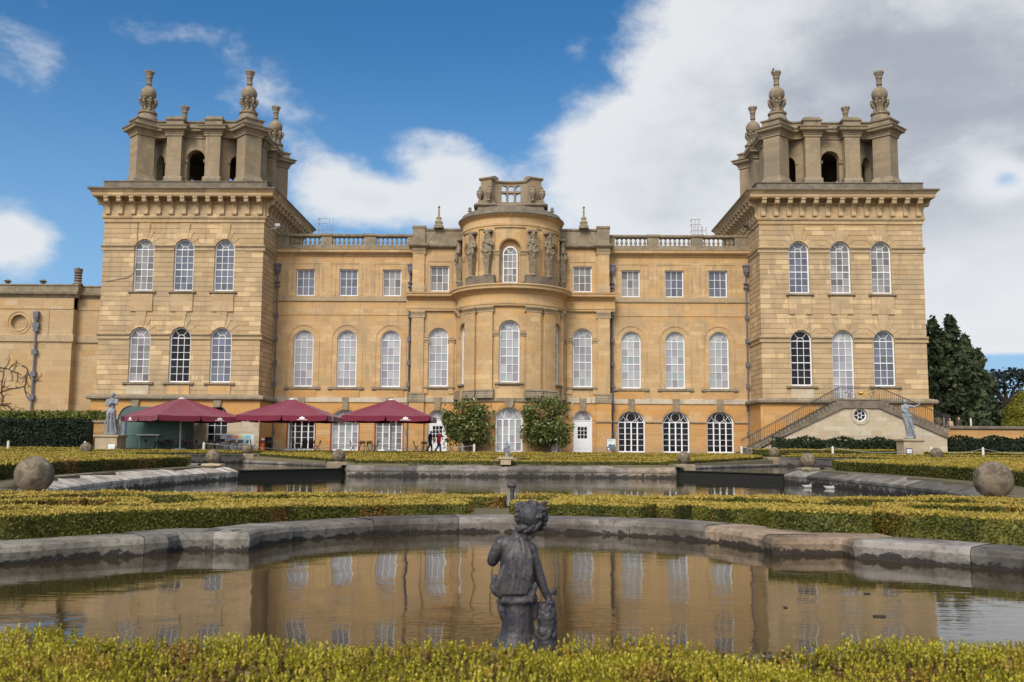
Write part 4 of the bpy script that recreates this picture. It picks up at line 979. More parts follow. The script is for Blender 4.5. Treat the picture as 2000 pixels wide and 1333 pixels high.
    mb.prism([BP(rot(p, k)) for k in range(4) for p in ((-5.0, -5.6), (-3.4, -4.4), (3.4, -4.4))], 30.9, 31.22)
    for k in range(4):
        for xx in (-1.8, 1.8): mb.fbox(Flat(*BP(rot((0, -4.75), k)), 90*k), xx-.72, xx+.72, .0, .85, 31.15, 31.42)
    B(mb, 'belfry_entablature', ['stone_belfry', 'stone_grey'])
    mb = MB(); mb.prism([BP(rot(p, k)) for k in range(4) for p in ((-5.0, -5.6), (-3.4, -4.5), (3.4, -4.5))], 29.56, 29.7); B(mb, 'belfry_ceiling', 'stone_dark')
    for k in range(4):
        if fin_big is None: fin_big = finial_mb().build('corner_finial', 'figure_stone', palace, True); o = fin_big
        else: o = fin_big.copy(); C.objects.link(o)
        p = BP(rot((-4.75, -4.75), k)); o.location = (p[0], p[1], 31.1-Z0); o.scale = (.93, .93, .93); o.rotation_euler = (0, 0, random.random()*6)
# lightning cable on the left tower, floodlights under the cornices, access cage
mb = MB(); mb.path([(-33.55, TY-.04, 21.3), (-33.5, TY-.04, 17.5), (-33.6, TY-.05, 16.5), (-34.2, TY-.05, 16.0), (-36.2, TY-.05, 15.6)], .02, 5); B(mb, 'cable', 'iron')
for sg in (-1, 1):
    mb = MB(); mb.box(sg*21.3-.22, sg*21.3+.22, -3.1, -2.9, 21.0, 21.25); mb.tube((sg*21.3, -3.0, 20.9), (sg*22.1, -3.0, 20.7), .04); B(mb, 'floodlight', 'card_white' if sg < 0 else 'black_plastic')
    # tubular ladder cage rising from the roof behind the parapet
    mb = MB(); x0 = sg*17.9; w_ = 1.4
    for k in range(5): mb.tube((x0-.7+.35*k, 1.8, 20.2), (x0-.7+.35*k, 1.8, 22.9-(.7 if (k*sg) % 5 in (3, 4) else 0)), .025, n=5)
    for z in (21.2, 21.8, 22.4, 22.9): mb.tube((x0-.75, 1.8, z), (x0+.75-(.5 if z > 22 else 0), 1.8, z), .025, n=5); mb.tube((x0-.7, 1.8, z), (x0-.7, 2.6, z), .025, n=5)
    for k in range(3): mb.tube((x0-.4+.4*k, 2.6, 20.2), (x0-.4+.4*k, 2.6, 22.5), .025, n=5)
    B(mb, 'ladder_cage', 'scaffold')
for o in palace.children:
    pass
# ================================================================ GARDEN
def arc_mirror(P): return P+[(-x, y) for x, y in reversed(P) if abs(x) > 1e-6]
def resample(P, step, closed=True):
    out_ = []; n = len(P)
    for i in range(n if closed else n-1):
        a, b = Vector(P[i]), Vector(P[(i+1) % n]); k = max(1, int((b-a).length/step+.5))
        for j in range(k): out_.append(tuple(a+(b-a)*j/k))
    if not closed: out_.append(tuple(P[-1]))
    return out_
def offset_path(P, o, closed=True):
    n = len(P); R = []
    for k in range(n):
        p = Vector(P[k]); a = Vector(P[k-1]) if (closed or k) else None; b = Vector(P[(k+1) % n]) if (closed or k < n-1) else None
        ds = [d.normalized() for d in ([p-a] if a is not None else [])+([b-p] if b is not None else []) if d.length > 1e-6]
        ns = [Vector((d.y, -d.x)) for d in ds]; m = sum(ns, Vector((0, 0))); m = ns[0] if m.length < 1e-5 else m.normalized()
        c = max(.45, m.dot(ns[0])); R.append((p.x+m.x*o/c, p.y+m.y*o/c))
    return R
# pool outlines, counter-clockwise
right1 = [(0, 4.72), (1.5, 4.74), (3.0, 4.8), (4.2, 5.3), (5.0, 6.5), (5.25, 7.6), (5.15, 8.6), (4.85, 9.35)]
pool1 = right1+[(4.2, 10.0), (3.64, 10.42), (3.64, 10.78), (2.86, 10.74), (2.84, 11.25), (2.55, 12.0), (2.0, 12.62), (1.35, 13.02), (.7, 13.24)]
pool1 = pool1+[(0, 13.3)]+[(-x, y) for x, y in reversed(pool1) if x > 0]
s2 = [(0, 18.9), (9.0, 19.0), (10.2, 21.5), (11.9, 24.5), (13.4, 28.5), (14.3, 33), (14.75, 38), (14.8, 43), (14.5, 47.5), (14.0, 50.0)]
pool2 = s2+[(9.5, 56.3), (5, 56.6)]+[(0, 56.7)]+[(-5, 56.6), (-9.5, 56.3)]+[(-x, y) for x, y in reversed(s2) if x > 0]
basinR = [(9.9, 56.9), (14.3, 50.7), (15.9, 51.3), (26.8, 61.8), (19.6, 71.2), (11.3, 60.4)]
basinL = [(-x, y) for x, y in reversed(basinR)]
def smoothclosed(P, n=3):
    out_ = []; N = len(P); P = [Vector(p) for p in P]
    return [tuple(p) for p in P]
def inside(X, Y, P):
    r = np.zeros(X.shape, bool); n = len(P)
    for i in range(n):
        x0, y0 = P[i]; x1, y1 = P[(i+1) % n]
        if y0 == y1: continue
        c = ((y0 > Y) != (y1 > Y)) & (X < (x1-x0)*(Y-y0)/(y1-y0)+x0); r ^= c
    return r
def ground_z(y):
    y = np.asarray(y, float); return np.interp(y, [-50, 54, 60, 78, 81, 200], [.08, .08, .15, .40, .69, .69])
xs = np.concatenate([[-3000, -1200, -500, -200, -100, -70], np.arange(-52, -30, 1.0), np.arange(-30, 30.1, .4), np.arange(31, 53, 1.0), [70, 100, 200, 500, 1200, 3000]])
ys = np.concatenate([[-3000, -800, -200, -60, -20, -8, 0], np.arange(2, 15, .3), np.arange(15, 90, .5), [95, 110, 140, 200, 400, 900, 3000]])
X, Y = np.meshgrid(xs, ys); Zg = ground_z(Y)
for P in (offset_path(pool1, .35), offset_path(pool2, .45), offset_path(basinR, .3), offset_path(basinL, .3)): Zg = np.where(inside(X, Y, P), -1.3, Zg)
nx, ny = len(xs), len(ys); me = bpy.data.meshes.new('ground')
idx = lambda i, j: j*nx+i
me.from_pydata(np.stack([X.ravel(), Y.ravel(), Zg.ravel()], 1).tolist(), [], [(idx(i, j), idx(i+1, j), idx(i+1, j+1), idx(i, j+1)) for j in range(ny-1) for i in range(nx-1)])
tag(mesh_obj('ground', me, 'gravel'), kind='structure')
def sheet(name, P, z, m, kind='structure', ty=None):
    mb = MB(); tr = tessellate_polygon([[Vector((x, y, 0)) for x, y in P]])
    for t in tr: mb.q(*[(P[i][0], P[i][1], z) for i in t])
    me_ = bpy.data.meshes.new(name); me_.from_pydata([(x, y, z) for x, y in P], [], [tuple(t) for t in tr])
    bm = bmesh.new(); bm.from_mesh(me_)
    for f in bm.faces:
        if f.normal.z < 0: f.normal_flip()
    bm.to_mesh(me_); bm.free()
    return tag(mesh_obj(name, me_, m), kind=kind)
sheet('near_pool_water', offset_path(pool1, .2), 0.0, 'near_water')
sheet('middle_pool_water', offset_path(pool2, .25), -0.60, 'far_water')
sheet('upper_pool_water', offset_path(basinR, .15), -0.15, 'far_water'); sheet('upper_pool_water', offset_path(basinL, .15), -0.15, 'far_water')
def kerb(name, label, P, prof, closed=True, block=1.25, light=(), seed=1, wz=0.0, parent=None):
    """stone kerb: cut blocks laid end to end, each with its own tint; prof (offset outward from the water, z)"""
    r = random.Random(seed); step = .22
    pts = resample(P, step, closed); n = len(pts); rings = []
    for o, z in prof: rings.append(offset_path(pts, o, closed))
    mb = MB(); hg = []; nxt = 0; acc = 0; t = (1, 1, 1); zt = max(z for _, z in prof)
    dz = 0
    for k in range(n if closed else n-1):
        j = (k+1) % n; L = (Vector(pts[j])-Vector(pts[k])).length
        if acc >= nxt:
            nxt = acc+block*r.uniform(.75, 1.25); v = r.uniform(.45, 1.15); t = (v, v*r.uniform(.95, 1.0), v*r.uniform(.88, 1.0)); dz = r.uniform(-.008, .008); gap = True
            for (lo_, hi_, tt) in light:
                if lo_ < pts[k][0] < hi_ and (prof[0][1] > -5): t = tt
        else: gap = False
        acc += L
        for (i0, (o0, z0)), (i1, (o1, z1)) in zip(list(enumerate(prof)), list(enumerate(prof))[1:]):
            a, b, c_, d_ = rings[i0][k], rings[i0][j], rings[i1][j], rings[i1][k]
            e0 = dz if z0 > 0.0*0+min(z for _, z in prof)+.01 else 0; e1 = dz if z1 > min(z for _, z in prof)+.01 else 0
            if gap:   # a real joint: start the block a little further along
                f_ = .022; a = (a[0]+(b[0]-a[0])*f_, a[1]+(b[1]-a[1])*f_); d_ = (d_[0]+(c_[0]-d_[0])*f_, d_[1]+(c_[1]-d_[1])*f_)
            mb.q((a[0], a[1], z0+e0), (b[0], b[1], z0+e0), (c_[0], c_[1], z1+e1), (d_[0], d_[1], z1+e1), tint=t)
    o = mb.build(name, 'kerb_stone')
    me_ = o.data; co = np.empty(len(me_.vertices)*3); me_.vertices.foreach_get('co', co); z = co.reshape(-1, 3)[:, 2]
    at = me_.attributes.new('hgt', 'FLOAT', 'POINT'); at.data.foreach_set('value', ((z-wz)/(zt-wz)).astype(np.float32))
    return tag(o, label, 'kerb')
kerb('pool_kerb', 'weathered grey stone kerb round the near pool, scalloped and black at the waterline', pool1,
     [(.0, -.4), (0, .0), (-.02, .12), (.0, .17), (.03, .19), (.3, .195), (.60, .19), (.63, .17), (.65, .0)], light=((2.8, 3.8, (1.25, 1.0, .78)),), seed=4)
side2 = [0.5]
K2 = [(0, -1.0), (0, -.32), (-.03, -.30), (-.03, -.20), (.05, -.15), (.42, -.03), (.95, .08), (1.0, .0)]
kerb('pool_kerb', 'far kerb of the middle pool, a long straight line of dark stone with one cream block', [(9.5, 56.3), (5, 56.6), (0, 56.7), (-5, 56.6), (-9.5, 56.3)], K2, closed=False, block=2.6, light=((-12.2, -9.2, (1.3, 1.15, .95)), (-2.6, -1.0, (1.9, 1.6, 1.25)), (8, 9.6, (1.4, 1.2, 1.0))), seed=9, wz=-.6)
kerb('pool_kerb', 'sloping side kerb of the middle pool running from the weirs towards the camera', [(-x, y) for x, y in reversed(s2)][0:0]+[(-x, y) for x, y in reversed(s2) if x > 0]+s2, K2, closed=False, block=2.6, light=((-15.0, -13.6, (2.3, 2.2, 2.1)),), seed=12, wz=-.6)
for sg, B_, nm in ((1, basinR, 'right'), (-1, basinL, 'left')):
    F_, E_, D_, C_ = (11.3*sg, 60.4), (19.6*sg, 71.2), (26.8*sg, 61.8), (15.9*sg, 51.3)
    p = [E_, F_, (9.9*sg, 56.9)] if sg > 0 else [(9.9*sg, 56.9), F_, E_]
    kerb('pool_kerb', 'low stone kerb of the '+nm+' upper pool, on its side towards the middle of the garden', p, [(0, -.5), (0, -.02), (.04, .02), (.55, .04), (.6, -.1)], closed=False, block=2.2, seed=20+sg, wz=-.15)
    p = [D_, E_] if sg > 0 else [E_, D_]
    kerb('pool_kerb', 'raised dark stone kerb at the back of the '+nm+' upper pool', p, [(0, -.5), (0, .40), (-.05, .42), (-.05, .50), (.6, .50), (.6, .2)], closed=False, block=2.4, seed=30+sg, wz=-.15)
    p = [C_, D_] if sg > 0 else [D_, C_]
    kerb('pool_kerb', 'stone kerb of the '+nm+' upper pool behind the side hedge', p, [(0, -.5), (0, .12), (.04, .16), (.6, .16), (.65, .0)], closed=False, block=2.2, seed=40+sg, wz=-.15)
    a, b = (9.7*sg, 56.7), (14.1*sg, 50.5); mb = MB(); d = Vector((b[0]-a[0], b[1]-a[1])); L = d.length; ang = math.degrees(math.atan2(d.y, d.x)) if sg > 0 else math.degrees(math.atan2(-d.y, -d.x))
    Fw = Flat(*(a if sg > 0 else b), ang); mb.fbox(Fw, 0, L, -.35, .05, -1.1, -.19); mb.fbox(Fw, 0, L, -.30, .12, -.19, -.165)
    tag(mb.build('weir_sill', 'wet_stone'), 'dark wet stone sill between the middle pool and the '+nm+' upper pool', 'weir')
# stone balls on their piers
def noisy_ball(r, seed):
    bm = bmesh.new(); bmesh.ops.create_icosphere(bm, subdivisions=5, radius=r); rr = random.Random(seed)
    from mathutils import noise
    for v in bm.verts: v.co *= 1+.020*noise.noise(v.co*3.1+Vector((seed, 0, 0)))+.010*noise.noise(v.co*11)
    me_ = bpy.data.meshes.new('ball'); bm.to_mesh(me_); bm.free(); return me_
for i, (x, y, z, lab, pier) in enumerate([
    (-9.42, 19.3, .56, 'large lichened stone ball on the middle pool kerb at the far left', (-.5, .5, -.3, .18)), (9.38, 19.0, .58, 'large lichened stone ball on the middle pool kerb at the far right', (-.5, .5, -.3, .18)),
    (-15.45, 50.6, .56, 'stone ball on a block at the left end of the pale side kerb', (-.5, .5, -.2, .18)), (15.4, 50.6, .56, 'stone ball on a dark block at the end of the right side kerb', (-.5, .5, -.2, .18)),
    (-10.3, 58.2, .58, 'stone ball at the left end of the far kerb of the middle pool', (-.6, .6, -.7, .18)), (10.3, 58.2, .58, 'stone ball at the right end of the far kerb of the middle pool', (-.6, .6, -.7, .18)),
    (-19.5, 72, .88, 'small stone ball on a pier behind the left upper pool, before the orange bin', (-.6, .6, -.2, .5)), (19.45, 72, .88, 'small stone ball on a pier behind the right upper pool, before the stair foot', (-.6, .6, -.2, .5)),
    (-27.5, 63, .88, 'stone ball on the raised kerb beside the left statue', (-1.1, 1.1, -.2, .5)), (27.5, 63, .90, 'stone ball on the raised kerb beside the right statue', (-1.1, 1.1, -.2, .5))]):
    me_ = noisy_ball(.365 if i < 2 else .392, i); me_.materials.append(M['stone_ball']); me_.polygons.foreach_set('use_smooth', [True]*len(me_.polygons))
    e = empty('stone_ball', lab, 'stone ball', (x, y, pier[3]), group='stone balls round the pools')
    o = bpy.data.objects.new('ball', me_); C.objects.link(o); o.parent = e; o.location = (0, 0, z-pier[3]-.02); o.rotation_euler = (random.random()*6, random.random()*6, 0)
    mb = MB(); a = pier[1]; mb.sweep([(-a, -a*.9), (a, -a*.9), (a, a*.9), (-a, a*.9)], [(0, pier[2]-pier[3]-.3), (0, -.06), (-.03, -.02), (-.06, 0)]); mb.cap([(-a+.06, -a*.9+.06, 0), (a-.06, -a*.9+.06, 0), (a-.06, a*.9-.06, 0), (-a+.06, a*.9-.06, 0)])
    mb.lathe([(.24, -.01), (.24, .03), (.15, .06)], n=16); mb.build('pier', 'stone_grey' if i > 2 else 'stone_plinth', e)

# ---------------------------------------------------------------- clipped hedges
def hedge(label, path, width, zb, zt, leaf, mats=('box_green', 'box_tip'), cov=1.5, seed=0, closed=False, name='box_hedge', wob=.03, group='clipped hedges of the water garden', zfun=None, kind=None):
    r = np.random.default_rng(seed+100); P = resample(path, max(.12, leaf*4), closed); P = np.array(P); n = len(P)
    d = np.gradient(P, axis=0); d /= np.linalg.norm(d, axis=1)[:, None]+1e-9; nr = np.stack([d[:, 1], -d[:, 0]], 1)
    seg = np.linalg.norm(np.diff(P, axis=0), axis=1); Lc = np.concatenate([[0], np.cumsum(seg)]); L = Lc[-1]; h = zt-zb
    ph = r.random(6)*9
    def wobble(t, k=0): return wob*(np.sin(t*1.7+ph[k])+.6*np.sin(t*4.3+ph[k+1]))
    zo = (lambda p: zfun(p[:, 1])) if zfun else (lambda p: np.zeros(len(p)))
    def at_(t, o, z):
        p = np.stack([np.interp(t, Lc, P[:, 0]), np.interp(t, Lc, P[:, 1])], 1); m = np.stack([np.interp(t, Lc, nr[:, 0]), np.interp(t, Lc, nr[:, 1])], 1)
        q = p+m*o[:, None]; return np.column_stack([q, z+zo(q)]), m
    # core: closed loop of sections a little inside the leaf shell
    ins = min(.05, leaf*1.2); ev, ef = [], []
    hw = width/2-ins; secs = [(-hw, zb-.05), (-hw, zt-ins*1.8), (-hw+.04, zt-ins), (hw-.04, zt-ins), (hw, zt-ins*1.8), (hw, zb-.05)]
    for k in range(n):
        t = Lc[k]; w_ = wobble(np.array([t]))[0]
        for o_, z_ in secs:
            q, _ = at_(np.array([t]), np.array([o_+math.copysign(1, o_)*w_*.6]), np.array([z_+(wobble(np.array([t]), 2)[0]*.5 if z_ > zb+.1 else 0)])); ev.append(tuple(q[0]))
    S = len(secs)
    for k in range(n-1):
        for s_ in range(S-1): ef.append((k*S+s_, (k+1)*S+s_, (k+1)*S+s_+1, k*S+s_+1))
    ef.append(tuple(range(S))); ef.append(tuple(range((n-1)*S, n*S))[::-1])
    lv = []; area = leaf*leaf*1.5*.5
    nt = int(L*width*cov/area); t = r.random(nt)*L; o_ = (r.random(nt)-.5)*width; z = zt+r.normal(size=nt)*leaf*.22+wobble(t, 2)*.5
    q, m = at_(t, o_+np.sign(o_)*wobble(t)*.6, z); nm = np.zeros((nt, 3)); nm[:, 2] = 1; edge = np.abs(o_)/(width/2); q[:, 2] -= leaf*.8*np.clip(edge-.85, 0, 1)/.15
    # straggling shoots along the top
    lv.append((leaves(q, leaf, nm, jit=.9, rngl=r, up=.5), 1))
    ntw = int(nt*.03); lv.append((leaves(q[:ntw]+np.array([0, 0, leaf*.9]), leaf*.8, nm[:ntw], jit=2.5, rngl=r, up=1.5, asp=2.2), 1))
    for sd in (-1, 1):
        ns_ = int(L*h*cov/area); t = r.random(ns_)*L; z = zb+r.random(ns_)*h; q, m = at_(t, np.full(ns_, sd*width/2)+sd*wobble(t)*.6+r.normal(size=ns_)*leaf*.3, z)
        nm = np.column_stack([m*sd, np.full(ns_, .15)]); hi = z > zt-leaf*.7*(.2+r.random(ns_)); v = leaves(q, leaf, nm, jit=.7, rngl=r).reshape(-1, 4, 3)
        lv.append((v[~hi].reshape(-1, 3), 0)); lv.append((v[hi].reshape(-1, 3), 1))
    if not closed:
        for e_ in (0, 1):
            ne = int(width*h*cov/area); o_ = (r.random(ne)-.5)*width; z = zb+r.random(ne)*h; q, m = at_(np.full(ne, L*e_), o_, z); dd = d[-1 if e_ else 0]*(1 if e_ else -1)
            lv.append((leaves(q+np.append(dd, 0)*r.normal(size=ne)[:, None]*leaf*.3, leaf, np.tile(np.append(dd, .1), (ne, 1)), jit=.7, rngl=r), 0))
    lv = [(v, m_) for v, m_ in lv if len(v)]
    o = quads_mesh(name, lv, list(mats), extra=(ev, ef, 0)); return tag(o, label, 'hedge', group, kind)
MT = .345
ZS = lambda y: np.interp(y, [11.0, 13.4], [.085, 0.0])
def k1(o, x0, x1):   # piece of a curve parallel to the near pool kerb
    base = [(-9.5, 9.4), (-8, 9.6), (-6.5, 9.55), (-5.3, 9.75), (-4.6, 10.35), (-3.9, 11.3), (-3.3, 12.15), (-2.75, 12.9), (-2.0, 13.5), (-1.2, 13.88), (0, 14.08), (1.2, 13.88), (2.0, 13.5), (2.75, 12.9), (3.3, 12.15), (3.9, 11.3), (4.6, 10.35), (5.3, 9.75), (6.5, 9.55), (8, 9.6), (9.5, 9.4)]
    if o > 1: base = [(-10, 9.0), (-6.5, 9.9), (-4.5, 11.0), (-3.1, 12.4), (-1.7, 13.55), (0, 14.0), (1.7, 13.55), (3.1, 12.4), (4.5, 11.0), (6.5, 9.9), (10, 9.0)]
    b = curve_path(base, 4); q = offset_path(b, -o, False)
    q = [(x, y) for x, y in q if x0 <= x <= x1]; return q
H = hedge
H('long clipped hedge behind the near pool kerb, left of the bronze-dark child statue', k1(.28, -9.5, -.35), .56, .05, MT, .021, zfun=ZS, seed=1)
H('short clipped hedge behind the near pool kerb, straight behind the child statue', k1(.30, -.3, 2.0), .58, .05, MT, .021, zfun=ZS, seed=2)
H('small clipped hedge block right of the statue, first gap behind the kerb', k1(.34, 2.12, 2.52), .62, .05, MT, .021, zfun=ZS, seed=3)
H('second small hedge block right of the statue behind the kerb', k1(.42, 2.80, 3.25), .58, .05, MT, .021, zfun=ZS, seed=4)
H('clipped hedge block behind the square notch in the right kerb', [(3.25, 12.05), (3.7, 11.75), (4.25, 11.55)], .62, .05, .42, .021, seed=5)
H('long dark-faced clipped hedge behind the right part of the near kerb', [(4.62, 11.7), (4.72, 11.2), (5.3, 10.65), (6.2, 10.2), (7.4, 9.9), (8.8, 9.6)], .62, .05, .43, .021, seed=6)
H('second hedge row left of centre behind the near pool', k1(1.40, -8.5, -.2), .45, .05, .32, .024, zfun=ZS, seed=7)
H('second hedge row right of centre behind the near pool', k1(1.55, .2, 6.8), .45, .05, .32, .024, zfun=ZS, seed=8)
H('third hedge row curving behind the near pool, left half', k1(2.45, -8.0, -.1), .50, .05, .30, .026, zfun=ZS, seed=9)
H('third hedge row curving behind the near pool, right half', k1(2.45, .1, 8.0), .50, .05, .30, .026, zfun=ZS, seed=10)
H('straight back hedge of the near parterre beside the middle pool, left half', [(-9, 17.6), (-4.5, 17.5), (-.1, 17.4)], .55, .05, .285, .028, seed=11)
H('straight back hedge of the near parterre beside the middle pool, right half', [(.1, 17.4), (4.5, 17.5), (9, 17.6)], .55, .05, .285, .028, seed=12)
def scroll(cx, cy, r0, sg, a0, a1, n=16, grow=.5): return [(cx+sg*(r0+grow*k/n)*math.cos(math.radians(a0+(a1-a0)*k/n)), cy+(r0+grow*k/n)*math.sin(math.radians(a0+(a1-a0)*k/n))) for k in range(n+1)]
ns_ = 13
for sg, side in ((-1, 'left'), (1, 'right')):
    for nm, cx, cy, r0, a0, a1 in (('outer curled hedge of the scroll', 6.6, 13.9, .8, -60, 200), ('inner curled hedge of the scroll', 6.8, 14.2, .25, 0, 120), ('small curl of hedge near the pool kerb', 8.3, 11.9, .55, 40, 260), ('wide curl of hedge before the stone ball', 8.8, 15.9, .8, 60, 250), ('narrow curl of hedge towards the middle', 4.3, 15.7, .4, -80, 120)):
        H(nm+' in the '+side+' of the near parterre', scroll(sg*cx, cy, r0, sg, a0, a1), .36, .05, .33, .026, seed=ns_); ns_ += 1
    H('straight side hedge beyond the scrolls of the '+side+' near parterre', [(sg*7.6, 10.9), (sg*9.6, 12.6), (sg*10.4, 14.8), (sg*10.6, 17.2)], .45, .05, .32, .028, seed=ns_); ns_ += 1
FARM = ('box_far_green', 'box_far_tip')
# side parterres along the middle pool
for sg, side in ((-1, 'left'), (1, 'right')):
    base = [(sg*x, y) for x, y in ((11.9, 20.5), (13.3, 23.2), (14.9, 27.5), (15.9, 32.5), (16.3, 38), (16.4, 43), (16.2, 48.3))]
    base = curve_path(base, 4)
    for k, (off, nm) in enumerate(((.2, 'hedge beside the pale sloping kerb'), (2.0, 'second hedge outward'), (4.0, 'third hedge outward'), (6.0, 'fourth hedge outward'), (7.4, 'fifth hedge outward'), (10.0, 'sixth hedge outward'))):
        q = offset_path(base, -sg*off*-1 if False else (off if sg > 0 else -off), False)
        H(nm+' from the middle pool, '+side+' side', [(x, y+off*.25) for x, y in q], .72+.05*k, .0, .56+.01*k, .055, FARM, cov=1.2, seed=40+k+10*(sg > 0), wob=.05)
    for k, y in enumerate((30, 37.5, 44, 52, 57)):
        H(('first', 'second', 'third', 'fourth', 'fifth')[k]+' cross hedge of the '+side+' parterre, counted from the camera', [(sg*(19+.12*(y-30)), y), (sg*(30+.2*(y-30)), y+1.5)], .8, .0, .56+.02*k, .06, FARM, cov=1.2, seed=60+k+10*(sg > 0), wob=.05)
    H('hedge beside the outer kerb of the '+side+' upper pool', [(sg*17.2, 51.2), (sg*22, 55.6), (sg*28.2, 61.2)], .8, .1, .54, .06, FARM, cov=1.2, seed=80+sg)
    H('long hedge beyond the '+side+' upper pool', [(sg*20.5, 73.5), (sg*26, 68.5), (sg*34, 66.5), (sg*44, 66)], .8, .2, .62, .065, FARM, cov=1.2, seed=84+sg)
    H('outermost long hedge of the '+side+' garden', [(sg*22, 77), (sg*30, 74.5), (sg*40, 73), (sg*52, 73)], .8, .25, .72, .065, FARM, cov=1.2, seed=88+sg)
rows = [(57.9, -9.2, 9.2, .34, 'nearest row of hedge behind the far kerb of the middle pool'), (61.5, -9.8, -1.2, .38, 'left half of the second hedge row behind the far kerb'), (61.5, 1.2, 9.8, .38, 'right half of the second hedge row behind the far kerb'),
        (66, -13, 13, .45, 'third hedge row between the pools and the palace'), (70, -15.5, 15.5, .51, 'fourth hedge row between the pools and the palace'), (75, -19, 19, .59, 'fifth hedge row between the pools and the palace'), (79.6, -31, 18.9, .68, 'last hedge row before the terrace tables')]
for k, (y, a, b, z, nm) in enumerate(rows): H(nm, [(a, y), ((a+b)/2, y), (b, y)], .85, z-.45, z, .065, FARM, cov=1.2, seed=100+k, wob=.04)
for sg, side in ((-1, 'left'), (1, 'right')):
    H('slanting hedge along the inner kerb of the '+side+' upper pool', [(sg*9.9, 59.9), (sg*14.4, 66.8), (sg*18.4, 73.0)], .9, .05, .36, .065, FARM, cov=1.2, seed=130+sg, zfun=lambda y: np.interp(y, [60, 73], [0, .20]))
    H('second slanting hedge inside the '+side+' upper pool kerb', [(sg*8.6, 60.6), (sg*12.8, 67.2), (sg*16.6, 73.4)], .8, .05, .37, .065, FARM, cov=1.2, seed=134+sg, zfun=lambda y: np.interp(y, [60, 73], [0, .20]))
H('hedge below the outside stair, behind the rope', [(19.8, 79.4), (26, 79.2), (31.0, 79.0)], .9, .6, 1.08, .065, FARM, cov=1.2, seed=120)
H('hedge right of the right statue, behind the rope', [(33.6, 79.0), (42, 78.6), (54, 78.2)], .9, .4, .92, .065, FARM, cov=1.2, seed=121)
H('hedge before the orange doorway at the far left', [(-54, 78.6), (-44, 78.8), (-34, 79.4)], .9, .5, .84, .065, FARM, cov=1.2, seed=122)
# near hedge at the camera: woody box with a crop of upright shoots
def near_hedge():
    r = np.random.default_rng(5); lv = []; x0, x1, y0, y1, zt = -3.3, 3.3, 2.75, 4.08, .318
    ev = []; 
    gx = np.linspace(x0, x1, 120); gy = np.linspace(y0, y1, 26); GX, GY = np.meshgrid(gx, gy); hf = lambda x, y: zt+.020*np.sin(x*3.1+1)+.018*np.sin(x*7.3+y*4)+.016*np.sin(y*9+x*2.2)
    GZ = hf(GX, GY)-.03+.012*r.normal(size=GX.shape); GZ[0, :] = 0; GZ[-1, :] = 0
    ev = list(map(tuple, np.stack([GX.ravel(), GY.ravel(), GZ.ravel()], 1))); W = len(gx); ef = [(j*W+i, j*W+i+1, (j+1)*W+i+1, (j+1)*W+i) for j in range(len(gy)-1) for i in range(W-1)]
    n = 60000; x = x0+(x1-x0)*r.random(n); y = y0+(y1-y0)*r.random(n); z = hf(x, y)-.012+r.normal(size=n)*.012
    lv.append((leaves(np.column_stack([x, y, z]), .014, np.tile([0, 0, 1.], (n, 1)), jit=1.2, rngl=r, asp=1.4), 0))
    n = 16000; x = x0+(x1-x0)*r.random(n); z = r.random(n)*zt; lv.append((leaves(np.column_stack([x, np.full(n, y1)+r.normal(size=n)*.01, z]), .015, np.tile([0, 1., 0.2], (n, 1)), jit=1.0, rngl=r), 0))
    ns = 12500; sx = x0+(x1-x0)*r.random(ns); sy = y0+(y1-y0+.02)*r.random(ns)
    cl = np.sin(sx*5.3+sy*3)+np.sin(sx*2.1-sy*7)+.8*r.normal(size=ns); hgt = np.clip(.036+.014*cl+.012*r.random(ns), .014, .080); keep = cl > -1.3; sx, sy, hgt = sx[keep], sy[keep], hgt[keep]; ns = len(sx)
    tx = r.normal(size=ns)*.20; ty = r.normal(size=ns)*.20; bz = hf(sx, sy)-.008
    V = []
    for k in range(9):
        f = (k+.6)/9; px = sx+tx*hgt*f; py = sy+ty*hgt*f; pz = bz+hgt*f; a = r.random(ns)*6.28+k*2.4; L = (.014+.007*r.random(ns))*(1-.35*f); wd = L*.36; up = .9+1.3*f
        dx, dy, dz = np.cos(a), np.sin(a), up; nl = np.sqrt(1+up*up); dx, dy, dz = dx/nl, dy/nl, dz/nl
        sx2, sy2 = -np.sin(a), np.cos(a); A = np.column_stack([px, py, pz]); T_ = A+np.column_stack([dx*L, dy*L, np.full(ns, 1.)*dz*L]); m_ = (A+T_)/2+np.column_stack([-np.cos(a)*.1*L, -np.sin(a)*.1*L, .1*L]); s_ = np.column_stack([sx2*wd, sy2*wd, np.zeros(ns)])
        V.append(np.stack([A, m_+s_, T_, m_-s_], 1).reshape(-1, 3))
    V = np.stack([v.reshape(ns, 4, 3) for v in V], 1).reshape(-1, 3); lv.append((V, 1))
    o = quads_mesh('box_hedge', lv, ['near_leaf', 'near_shoot', 'near_leaf'], extra=(ev, ef, 2)); tag(o, 'nearest box hedge, right under the camera, topped with bright yellow-green spring shoots', 'hedge', 'clipped hedges of the water garden')
near_hedge()
